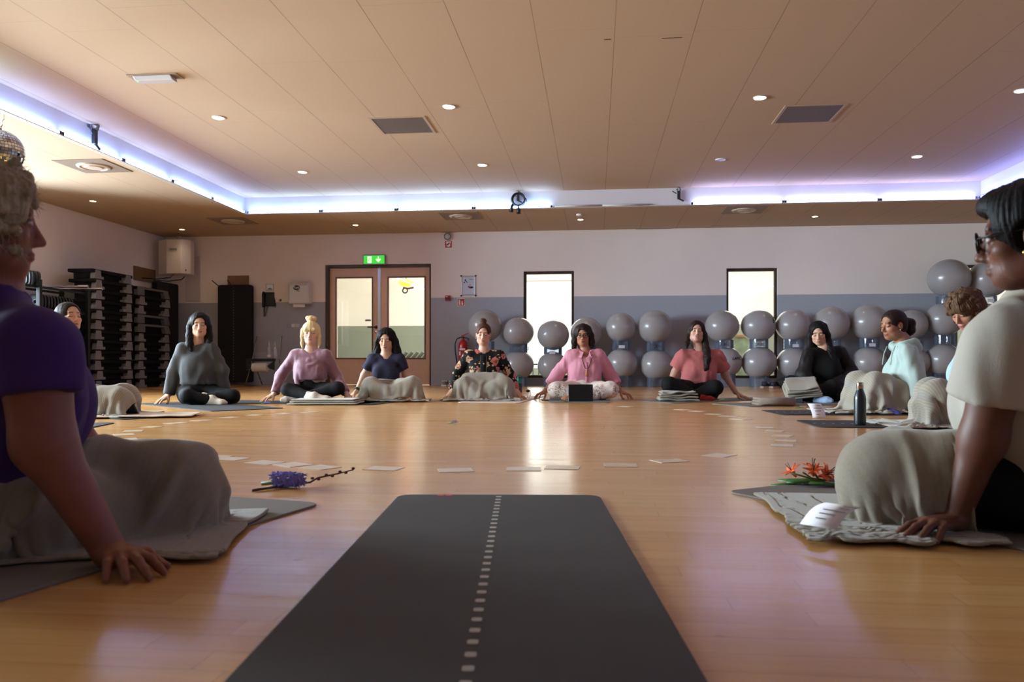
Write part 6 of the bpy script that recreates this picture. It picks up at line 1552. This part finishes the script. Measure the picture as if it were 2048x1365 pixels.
for q in 'lr':
    ax_ = Vector(P['w' + q] - P['e' + q]).normalized(); MB().torus(Vector(P['w' + q]) - ax_ * .012, .033, .004, 24, 6, ax_.to_track_quat('Z', 'X').to_matrix()).build('bracelet', mat('gold', (196, 160, 100), .25, 1), p.root, True)
glasses(p, P, mat('glasses_dark', (24, 18, 18), .3))
def f(S, T, R, hs):
    scalp(S, T, R, hs, .018, face=(.058, .05, .078), fz=-.03)
    for sx in (-1, 1): S.chain([T(.06 * sx, .01, .075), T(.086 * sx, .0, .0), T(.094 * sx, .0, -.07), T(.098 * sx, .005, -.125)], [.032, .034, .036, .024], .02)
    S.chain([T(0, -.085, .03), T(0, -.09, -.10)], [.07, .075], .03); S.chain([T(.045, .068, .088), T(-.01, .080, .080), T(-.058, .066, .035), T(-.074, .04, -.01)], [.014, .014, .013, .010], .012)
build_hair(p, P, H_DARK, f, amp=.002, pts=[P['head'], P['head'] - A_(0, 0, .1)])

# ---- salmon tee, long dark hair
p = Person(8.8, 1394, 'person in a salmon t-shirt and black trousers with long dark hair over one shoulder'); J = p.J
P = dict(yaw=-.08, head=J(1393, 664.5), hip=hip(p, 1396), sl=J(1365, 714), sr=J(1434, 713), el=J(1350, 746, .05), er=J(1451, 752, .05), wl=J(1334, 778, .06), wr=J(1471, 785, -.0),
         kl=J(1338, 770, -.30), kr=J(1430, 776, -.28), al=J(1396, 796, -.30), ar=J(1378, 797, -.24), face=dict(FAIR, base=(200, 152, 132)), bust=.85, w=1.12, arm=1.1, leg=1.1, full=.006)
P['HR'] = rotm(-.12, -.10, .06); finish(P); P['hdl'] = dict(heading=math.radians(-140), side=1, zk=.05); P['hdr'] = dict(heading=math.radians(-35), side=-1, zk=.035)
P['fdl'] = A_(.8, -.5, 0); P['fdr'] = A_(-.9, -.2, 0)
build_body(p, P)
build_cloth(p, P, 'tee_shirt', cloth_mat('tee_salmon', (186, 106, 104)), shirt_fn(p, P, .024, .66, .028, .010, P['hip'][2] + .01, .058), amp=.007, sc=.07, seed=31)
build_cloth(p, P, 'trousers', T_BLACK, trousers_fn(P, .020), amp=.005, sc=.07)
socks(p, P, S_RED)
def f(S, T, R, hs):
    scalp(S, T, R, hs, .013, face=(.059, .05, .082), fz=-.02)
    S.chain([T(-.05, -.03, .07), T(-.086, -.02, -.02), T(-.10, -.01, -.12), T(-.115, .02, -.20), T(-.12, .08, -.30), T(-.115, .10, -.40), T(-.10, .10, -.43)], [.03, .032, .036, .04, .04, .026, .01], .02)
    S.chain([T(.06, -.03, .05), T(.085, -.02, -.06), T(.10, .02, -.14), T(.10, .05, -.19)], [.026, .026, .022, .01], .02)
    S.chain([T(0, -.09, .02), T(-.02, -.10, -.1), T(-.05, -.09, -.2)], [.06, .065, .05], .03)
build_hair(p, P, H_DARK, f, amp=.003, pts=[P['head'], P['head'] - A_(0, 0, .4)])

# ---- all in black, looking down
p = Person(8.35, 1645, 'person all in black with long straight black hair looking down at a folded blanket'); J = p.J
P = dict(yaw=-.35, head=J(1637, 667), hip=hip(p, 1648), sl=J(1617, 709, -.02), sr=J(1680, 705, .02), el=J(1606, 750, -.06), er=J(1702, 745, .04), wl=J(1625, 772, -.22), wr=J(1672, 770, -.18),
         kl=J(1592, 778, -.10), kr=J(1664, 776, -.32), al=J(1630, 797, -.36), ar=J(1600, 797, -.34), face=ASIA, bust=.85, w=.98)
P['HR'] = rotm(-.42, .30, -.06); finish(P); P['fdl'] = A_(.6, -.7, 0); P['fdr'] = A_(-.9, -.4, 0); P['hdl'] = dict(heading=math.radians(-50), side=-1, zk=.16, zf=.15); P['hdr'] = dict(heading=math.radians(-130), side=1, zk=.16, zf=.15)
build_body(p, P)
M_SHEER = cloth_mat('sheer_black', (22, 17, 17), .6, sheen=0); M_TOPB = cloth_mat('top_black', (8, 8, 9), sheen=0)
build_cloth(p, P, 'top', M_TOPB, shirt_fn(p, P, .018, .40, .014, 0, P['hip'][2] - .02, .056), amp=.004, sc=.07, seed=41)
def f(S): arms_sdf(S, P, .024, 1.95, .03, .012)
build_cloth(p, P, 'sheer_sleeves', M_SHEER, f, amp=.008, sc=.06, seed=43)
build_cloth(p, P, 'trousers', T_BLACK, trousers_fn(P, .022), amp=.005)
socks(p, P, S_BLUE)
def f(S, T, R, hs):
    scalp(S, T, R, hs, .013, face=(.057, .05, .082), fz=-.025)
    Z_ = A_(0, 0, 1); h0 = P['head']; fr = P['F']
    for sx in (-1, 1): S.chain([T(.06 * sx, -.02, .07), T(.086 * sx, -.01, -.03), T(.088 * sx, .0, -.10)] + [T(.088 * sx, .0, -.10) + A_(.012 * -sx, -.03, -.10), T(.088 * sx, .0, -.10) + A_(.02 * -sx, -.07, -.24), T(.088 * sx, .0, -.10) + A_(.02 * -sx, -.075, -.36)], [.028, .03, .034, .040, .042, .03], .02)
    S.chain([T(0, -.09, .02), T(0, -.11, -.1), T(0, -.10, -.12) - A_(0, 0, .2)], [.06, .075, .075], .03)
build_hair(p, P, H_BLACK, f, amp=.002, pts=[P['head'], P['head'] - A_(0, 0, .42)])
black_p = (p, P)

# ---- mint hoodie in profile
p = Person(6.45, 1816, 'person in a mint hoodie with a dark ponytail in profile, knees under a blanket'); J = p.J
P = dict(yaw=-1.30, head=J(1786, 651), hip=hip(p, 1818), sl=J(1806, 705, .15), sr=J(1816, 706, -.15), el=J(1803, 752, .20), er=J(1830, 752, -.18), wl=J(1796, 790, .12), wr=J(1836, 796, -.22), neck=J(1806, 688),
         kl=J(1712, 762, .14), kr=J(1752, 766, -.08), al=J(1722, 812, .14), ar=J(1764, 824, -.16), face=dict(TAN2), bust=1.0, w=.95, belly=.0, deep=1.2)
P['HR'] = rotm(-1.32, .12); finish(P); P['fdl'] = A_(-.5, .5, 0); P['fdr'] = A_(.3, -.9, 0); P['hdr'] = dict(heading=math.radians(-20), side=-1, zk=.03); P['hdl'] = dict(heading=math.radians(30), side=1, zk=.03)
build_body(p, P)
M_MINT = cloth_mat('hoodie_mint', (172, 190, 184), .85)
def f(S):
    P['hemz'] = 0; shirt_fn(p, P, .026, 1.95, .022, .006, P['hip'][2] + .0, .062)(S)
    nk, F, R_ = P['neck'], P['F'], P['R']      # hood lying on the back and around the neck
    q = [nk + F * (.075 * math.cos(a)) + R_ * (.085 * math.sin(a)) + A_(0, 0, .0 - .028 * math.cos(a)) for a in [2 * PI * k / 16 for k in range(17)]]
    S.chain(q, [.026] * 17, .02); S.chain([nk - F * .07 + R_ * .06, nk - F * .115 - A_(0, 0, .03), nk - F * .07 - R_ * .06], [.04, .055, .04], .03)
hd = build_cloth(p, P, 'hoodie', M_MINT, f, amp=.007, sc=.07, seed=51)
for sx in (-.4, .4): b = MB(); q = P['neck'] + P['F'] * .115 + P['R'] * .045 * np.sign(sx); b.tube([q - A_(0, 0, .02), q + P['F'] * .03 - A_(0, 0, .08), q + P['F'] * .045 - A_(0, 0, .17)], .004, 6); b.build('drawstring', M_MINT, hd, True)
build_cloth(p, P, 'trousers', T_BLACK, trousers_fn(P, .012), amp=.003)
socks(p, P, S_PAT)
def f(S, T, R, hs):
    scalp(S, T, R, hs, .009, True, face=(.066, .05, .082), fz=-.020, fy=.078)
    S.ell(T(0, -.125, .02), [.026, .030, .030], .012, R); S.chain([T(0, -.135, .02), T(0, -.165, -.0), T(0, -.16, -.06), T(0, -.14, -.10)], [.026, .038, .036, .012], .015)
build_hair(p, P, H_DARK, f, amp=.0018, res=.0045, pad=.24)
MB().sphere((0, 0, 0), .006, 10, 8).build('earring', mat('silver'), p.root, True, loc=Vector(P['head'] + P['HR'] @ A_(-.081, .002, -.040)))
blanket(p, 'striped grey blanket draped over the raised knees of the mint hoodie person', 1.05, 1.1, sheet(J(1738, 750)[0], -.20, .38, .74, .50, 5, .035, .5, .0, .37), leg_caps(P, .015)[:4], seed=13, pleat=(8, .022, .6))

# ---- curly head behind the white shirt
p = Person(5.1, 1938, 'curly-haired person mostly hidden behind the person in the white t-shirt'); J = p.J
P = dict(yaw=-1.15, head=J(1932, 622), hip=hip(p, 1962), sl=J(1938, 695, .16), sr=J(1958, 698, -.14), el=J(1945, 760, .22), er=J(1975, 765, -.2), wl=J(1935, 810, .1), wr=J(1968, 830, -.2), neck=J(1950, 676),
         kl=J(1858, 783, .22), kr=J(1872, 786, -.12), al=J(1884, 838, .12), ar=J(1900, 843, -.12), face=dict(FAIR, base=(176, 124, 98)), bust=.9)
P['HR'] = rotm(-1.2, .48); finish(P); P['fdl'] = A_(-1, 0, 0); P['fdr'] = A_(-1, -.2, 0); P['hdr'] = dict(heading=math.radians(-60), side=-1, zk=.03); P['hdl'] = dict(heading=math.radians(60), side=1, zk=.03)
build_body(p, P, bare='lr')
build_cloth(p, P, 'top', cloth_mat('top_pale_blue', (170, 196, 206)), shirt_fn(p, P, .018, 1.9, .016, .004, P['hip'][2] - .03, .062), amp=.006, seed=61)
build_cloth(p, P, 'trousers', cloth_mat('trousers_pale', (166, 190, 204)), trousers_fn(P, .014), amp=.004)
def f(S, T, R, hs):
    scalp(S, T, R, hs, .024, face=(.056, .05, .072), fz=-.045, line=0)
    r_ = random.Random(4)
    for k in range(60):
        th = r_.uniform(0, 2 * PI); z = r_.uniform(-.05, .135); rr = .098 * math.sqrt(max(.02, 1 - ((z - .03) / .12) ** 2)); c = (rr * math.sin(th), -.012 + 1.1 * rr * math.cos(th), z)
        if c[1] > .06 and z < .05: continue
        S.ell(T(*c), [r_.uniform(.014, .022)] * 3, .006, R)
build_hair(p, P, H_CURL, f, amp=.004, res=.0045)
blanket(p, 'grey striped blanket draped over knees between the black bottle and the white t-shirt', 1.00, 1.1, sheet(J(1862, 760)[0], -.24, .38, .62, .55, 5, .035, 2.2, .0, .37), leg_caps(P, .015)[:4], seed=17, pleat=(7, .03, 1.2))

# ---- dark top at the left, in profile
p = Person(6.1, 122, 'person in a dark top in profile behind the purple shirt, face tilted up'); J = p.J
P = dict(yaw=1.15, head=J(138, 636), hip=hip(p, 110), sl=J(112, 698, -.15), sr=J(136, 694, .15), el=J(104, 752, -.2), er=J(140, 750, .22), wl=J(110, 806, -.2), wr=J(160, 790, .25), neck=J(124, 676),
         kl=J(240, 800, -.22), kr=J(250, 793, .20), al=J(215, 818, -.02), ar=J(200, 812, .0), face=dict(FAIR, brow=(40, 26, 22)), bust=.9)
P['HR'] = rotm(1.05, -.16); finish(P); P['fdl'] = A_(.3, .9, 0); P['fdr'] = A_(.3, -.9, 0); P['hdl'] = dict(heading=math.radians(-20), side=1, zk=.03); P['hdr'] = dict(heading=math.radians(20), side=-1, zk=.03)
build_body(p, P, bare='lr')
build_cloth(p, P, 'top', cloth_mat('top_dark_brown', (34, 27, 26)), shirt_fn(p, P, .014, 1.9, .014, .003, P['hip'][2] - .03, .060), amp=.005, seed=71)
build_cloth(p, P, 'trousers', T_BLACK, trousers_fn(P, .012), amp=.003)
def f(S, T, R, hs):
    scalp(S, T, R, hs, .008, True, face=(.064, .05, .082), fz=-.018, fy=.078); S.ell(T(0, -.125, .03), [.036, .034, .036], .012, R)
build_hair(p, P, H_DARK, f, amp=.0015, pad=.22)
blanket(p, 'ribbed grey blanket over the crossed legs of the person in the dark top', 1.0, 1.0, sheet(J(205, 790)[0], -.32, .27, .62, .60, 5, .03, 1.4, .0, .25), leg_caps(P, .02)[:4], seed=19, pleat=(6, .02, 1.0))
# ================================================================ the two near figures
def strands(p, P, o, m, n, L, curl, seed=1, keep=None, wid=.0011, grav=.3):
    # short tapered locks growing out of the hair surface, part of the hair itself
    me = o.data; V = np.zeros(len(me.vertices) * 3, np.float32); me.vertices.foreach_get('co', V); V = V.reshape(-1, 3); N = np.zeros_like(V).ravel(); me.vertices.foreach_get('normal', N); N = N.reshape(-1, 3)
    r_ = np.random.default_rng(seed); ids = r_.integers(0, len(V), n); b_v = []; b_f = []
    for i in ids:
        c = V[i].astype(float); d = N[i].astype(float)
        if keep is not None and not keep(c): continue
        t = r_.normal(size=3); t -= d * (t @ d); t /= np.linalg.norm(t) + 1e-9; ln = L * r_.uniform(.5, 1.2); pts = []; q = c - d * .004; v = d * .55 + t * .8 + A_(0, 0, -grav)
        for k in range(5):
            pts.append(q.copy()); v = v + curl * (r_.normal(size=3) * .35 + A_(0, 0, -grav)); v /= np.linalg.norm(v); q = q + v * ln / 4
        s = np.cross(v, d); s /= np.linalg.norm(s) + 1e-9; base = len(b_v)
        for k, q in enumerate(pts):
            w = wid * (1 - k / 4.4); b_v += [q - s * w, q + s * w, q + np.cross(s, v) * w]
        for k in range(4):
            for j in range(3): a = base + k * 3; b_f.append((a + j, a + (j + 1) % 3, a + 3 + (j + 1) % 3, a + 3 + j))
    x = arr_mesh('hair_locks', np.array(b_v), np.array(b_f), m, o, True); return x
# ---- purple shirt, grey hair, left foreground
p = Person(1.66, -30, 'person with short grey hair in a purple t-shirt leaning on one hand', hs=.95); J = p.J
P = dict(yaw=1.90, head=J(-26, 442, -.03), hip=hip(p, -70, .115, .02), sl=J(66, 695, -.12), sr=J(20, 680, .20), el=J(88, 888, -.13), er=J(150, 900, .28), wl=J(222, 1108, -.105), wr=J(260, 1000, .35), neck=J(-22, 588, .0),
         kl=J(125, 1032, .05), kr=J(365, 965, .26), al=J(245, 1028, .16), ar=J(190, 1010, .30), face=dict(base=(132, 80, 58), lip=(124, 62, 56), brow=(120, 100, 84), eyes='open'), bust=1.15, w=1.18, arm=1.42, leg=1.1, deep=1.12, nr=.054, full=-.004)
P['HR'] = rotm(2.22, .04); finish(P); P['chest'] = J(22, 772, .03); P['hdl'] = dict(heading=math.radians(-46), side=1, zk=.036, L=.168, spread=1.35, zf=.009, fat=1.06, thumb=1.05); P['hdr'] = dict(heading=math.radians(-10), side=-1, zk=.036)
P['fdl'] = A_(.2, 1, 0); P['fdr'] = A_(-.2, 1, 0); P['zmin'] = .001; P['belly'] = .03
bo, tips = build_body(p, P, res=.011, rh=.0036, rhand=.0030, bare='lr')
nails(p, tips[0][0], tips[0][1], mat('nail_gold', (196, 150, 96), .2, .6))
build_cloth(p, P, 'tee_shirt', cloth_mat('tee_purple', (62, 34, 98), .85, 420, .3), shirt_fn(p, P, .014, .44, .016, .006, P['hip'][2] - .06, .066), res=.010, amp=.006, sc=.10, seed=81, rel=2, pts=[P[k] for k in ('sl', 'sr', 'el', 'er', 'hip', 'neck')])
build_cloth(p, P, 'trousers', cloth_mat('trousers_navy', (14, 14, 30), sheen=0), trousers_fn(P, .012), res=.013, amp=.003)
def f(S, T, R, hs):
    scalp(S, T, R, hs, .020, face=(.066, .055, .088), fz=-.038, fy=.086)
    S.ell(T(0, -.06, -.035), [.072, .062, .075], .03, R)
    r_ = random.Random(12)
    for k in range(110):
        th = r_.uniform(0, 2 * PI); z = r_.uniform(-.07, .135); rr = .096 * math.sqrt(max(.03, 1 - ((z - .02) / .13) ** 2)); c = (rr * math.sin(th), -.016 + 1.15 * rr * math.cos(th), z)
        if c[1] > .055 and z < .055: continue
        d = A_(r_.normalvariate(0, 1), r_.normalvariate(0, 1), r_.normalvariate(-.4, .6)); d /= np.linalg.norm(d); S.cap(T(*c), T(*(A_(*c) + d * .012)), .012, .009, .008)
ho = build_hair(p, P, H_GREY, f, amp=.003, res=.0042, freq=44)
strands(p, P, ho, H_GREY, 2600, .028, .5, 3)
blanket(p, 'grey plain blanket over the legs of the grey-haired person in the left foreground', .66, .80, sheet(J(222, 900, .08)[0], -.05, .29, .56, .48, 5, .026, .7, .10, .28, .12), leg_caps(P, .016)[:4], n=84, m=M_BLK2, thick=.008, iters=75, seed=23, wig=.02, pleat=(9, .034, -1.8))
# ---- white t-shirt, glasses, right foreground
p = Person(1.90, 2078, 'person in a white t-shirt with black hair and glasses leaning on one hand', hs=.93); J = p.J
P = dict(yaw=-1.78, head=J(2058, 474, -.20), hip=hip(p, 2098, .115, .03), sl=J(2050, 672, .18), sr=J(2012, 682, -.15), el=J(1960, 900, .25), er=J(1966, 878, -.10), wl=J(1900, 1000, .28), wr=J(1908, 1043, -.06), neck=J(2088, 598, -.06),
         kl=J(1800, 925, .34), kr=J(1768, 950, .09), al=J(1858, 1010, .24), ar=J(1868, 1000, .26), face=dict(base=(104, 64, 48), lip=(94, 48, 42), brow=(18, 14, 14), eyes='open'), bust=.75, full=-.007, w=1.08, arm=1.22, leg=1.15, deep=1.15, nr=.050)
P['HR'] = rotm(-2.22, .08); finish(P); P['hdr'] = dict(heading=math.radians(-151), side=-1, zk=.036, L=.178, spread=.9, zf=.009); P['hdl'] = dict(heading=math.radians(170), side=1, zk=.036)
P['fdl'] = A_(.3, 1, 0); P['fdr'] = A_(-.2, 1, 0); P['zmin'] = .001
bo, tips = build_body(p, P, res=.011, rh=.0036, rhand=.0030, bare='lr')
nails(p, tips[1][0], tips[1][1], mat('nail_natural', (150, 98, 80), .3))
ts = build_cloth(p, P, 'tee_shirt', cloth_mat('tee_white', (176, 168, 156), .85, 420, .3, .05), shirt_fn(p, P, .030, .56, .026, .012, P['hip'][2] - .005, .062), res=.010, amp=.007, sc=.11, seed=91, rel=2, pts=[P[k] for k in ('sl', 'sr', 'el', 'er', 'hip', 'neck')])
build_cloth(p, P, 'trousers', cloth_mat('trousers_near_black', (9, 9, 11), sheen=0), trousers_fn(P, .014, waist=P['hip'][2] + .10), res=.013, amp=.004)
def f(S, T, R, hs):
    scalp(S, T, R, hs, .020, True, face=(.072, .055, .088), fz=-.034, fy=.084); S.ell(T(.0, -.135, .05), [.045, .045, .045], .015, R); S.ell(T(0, .06, .085), [.05, .035, .03], .02, R)
ho = build_hair(p, P, H_BLACK, f, amp=.002, res=.0042, pad=.24)
strands(p, P, ho, H_BLACK, 500, .012, .3, 5)
glasses(p, P, mat('glasses_dark'), r=.023)
for sx in (-1, 1): MB().sphere((0, 0, 0), .0055, 12, 8).build('earring', mat('gold'), p.root, True, loc=Vector(P['head'] + P['HR'] @ A_(.082 * sx, .004, -.042)))
blanket(p, 'grey plain blanket draped over the knee beside the hand in the right foreground', .56, .84, sheet(J(1722, 900, .1)[0], .0, .31, .42, .46, 4, .03, 2.0, -.12, .38, .45), leg_caps(P, .016)[:4], n=84, m=M_BLK2, thick=.008, iters=75, seed=29, wig=.02, pleat=(6, .032, .8))
# folded blankets
def fold_pad(lab, c, rotz, w, l, layers, z=.0066, m=None, th=.013, wav=.006, seed=1):
    t = thing('folded_blanket', lab, 'blanket', (c[0], c[1], z), rotz); n0, n1 = 26, 18
    for k in range(layers):
        W_, L_ = w * (1 - .05 * k), l * (1 - .06 * (k % 3)); ss, tt = np.meshgrid(np.linspace(-.5, .5, n0), np.linspace(-.5, .5, n1), indexing='ij'); x = ss.ravel() * W_; y = tt.ravel() * L_
        q = np.c_[x * 7, y * 7, np.full(len(x), 1.7 * k)]
        V = np.c_[x + .012 * vnoise(q, seed), y + .012 * vnoise(q, seed + 1), th * (.5 + k) + wav * (1 + vnoise(q * 1.3, seed + 2)) * .5 * (k + 1) / layers + .0 * x]
        o = arr_mesh('blanket_layer', V, grid_faces(n0, n1), m or M_BLK1, t, True, None, np.c_[ss.ravel() * w + .1 * k, tt.ravel() * l]); s_ = o.modifiers.new('thickness', 'SOLIDIFY'); s_.thickness = th * .85; s_.offset = 0; b_ = o.modifiers.new('smooth', 'SUBSURF'); b_.levels = b_.render_levels = 1
    return t
q = Zp(633, 812); fold_pad('folded grey blanket under the feet of the person with the blonde bun', (q.x + .01, q.y + .26), .12, .66, .42, 3, th=.016)
p = black_p[0]; c = A_(*p.root.location) ; u = p.J(1604, 778, -.30); R_ = Matrix.Rotation(TH, 3, 'Z') @ Vector(u)
t = fold_pad('folded grey striped blanket lying on the lap of the person in black', (c[0] + R_.x, c[1] + R_.y), TH - .15, .36, .30, 5, z=.105, th=.020, wav=.02, seed=4); t.rotation_euler = (math.radians(24), math.radians(-6), TH - .2)
q = Zp(1358, 805); t = fold_pad('loosely folded grey blanket beside the red and black socks', (q.x, q.y + .12), .05, .42, .24, 4, th=.020, wav=.055, seed=7)
# note card on the right blanket, white towel at the left
q = Zp(1662, 1036, .05); note('white printed note card lying on the blanket in the right foreground', (q.x, q.y), -.75, .085, .125, math.radians(16), .055, 5)
a = Zp(354, 827, .0); b2 = Zp(180, 838, .0)
t = fold_pad('white towel spread on the dark mat at the left', (-3.36, 5.62), .32, .78, .40, 1, m=cloth_mat('towel_white', (226, 214, 200)), th=.012, wav=.008, seed=9)
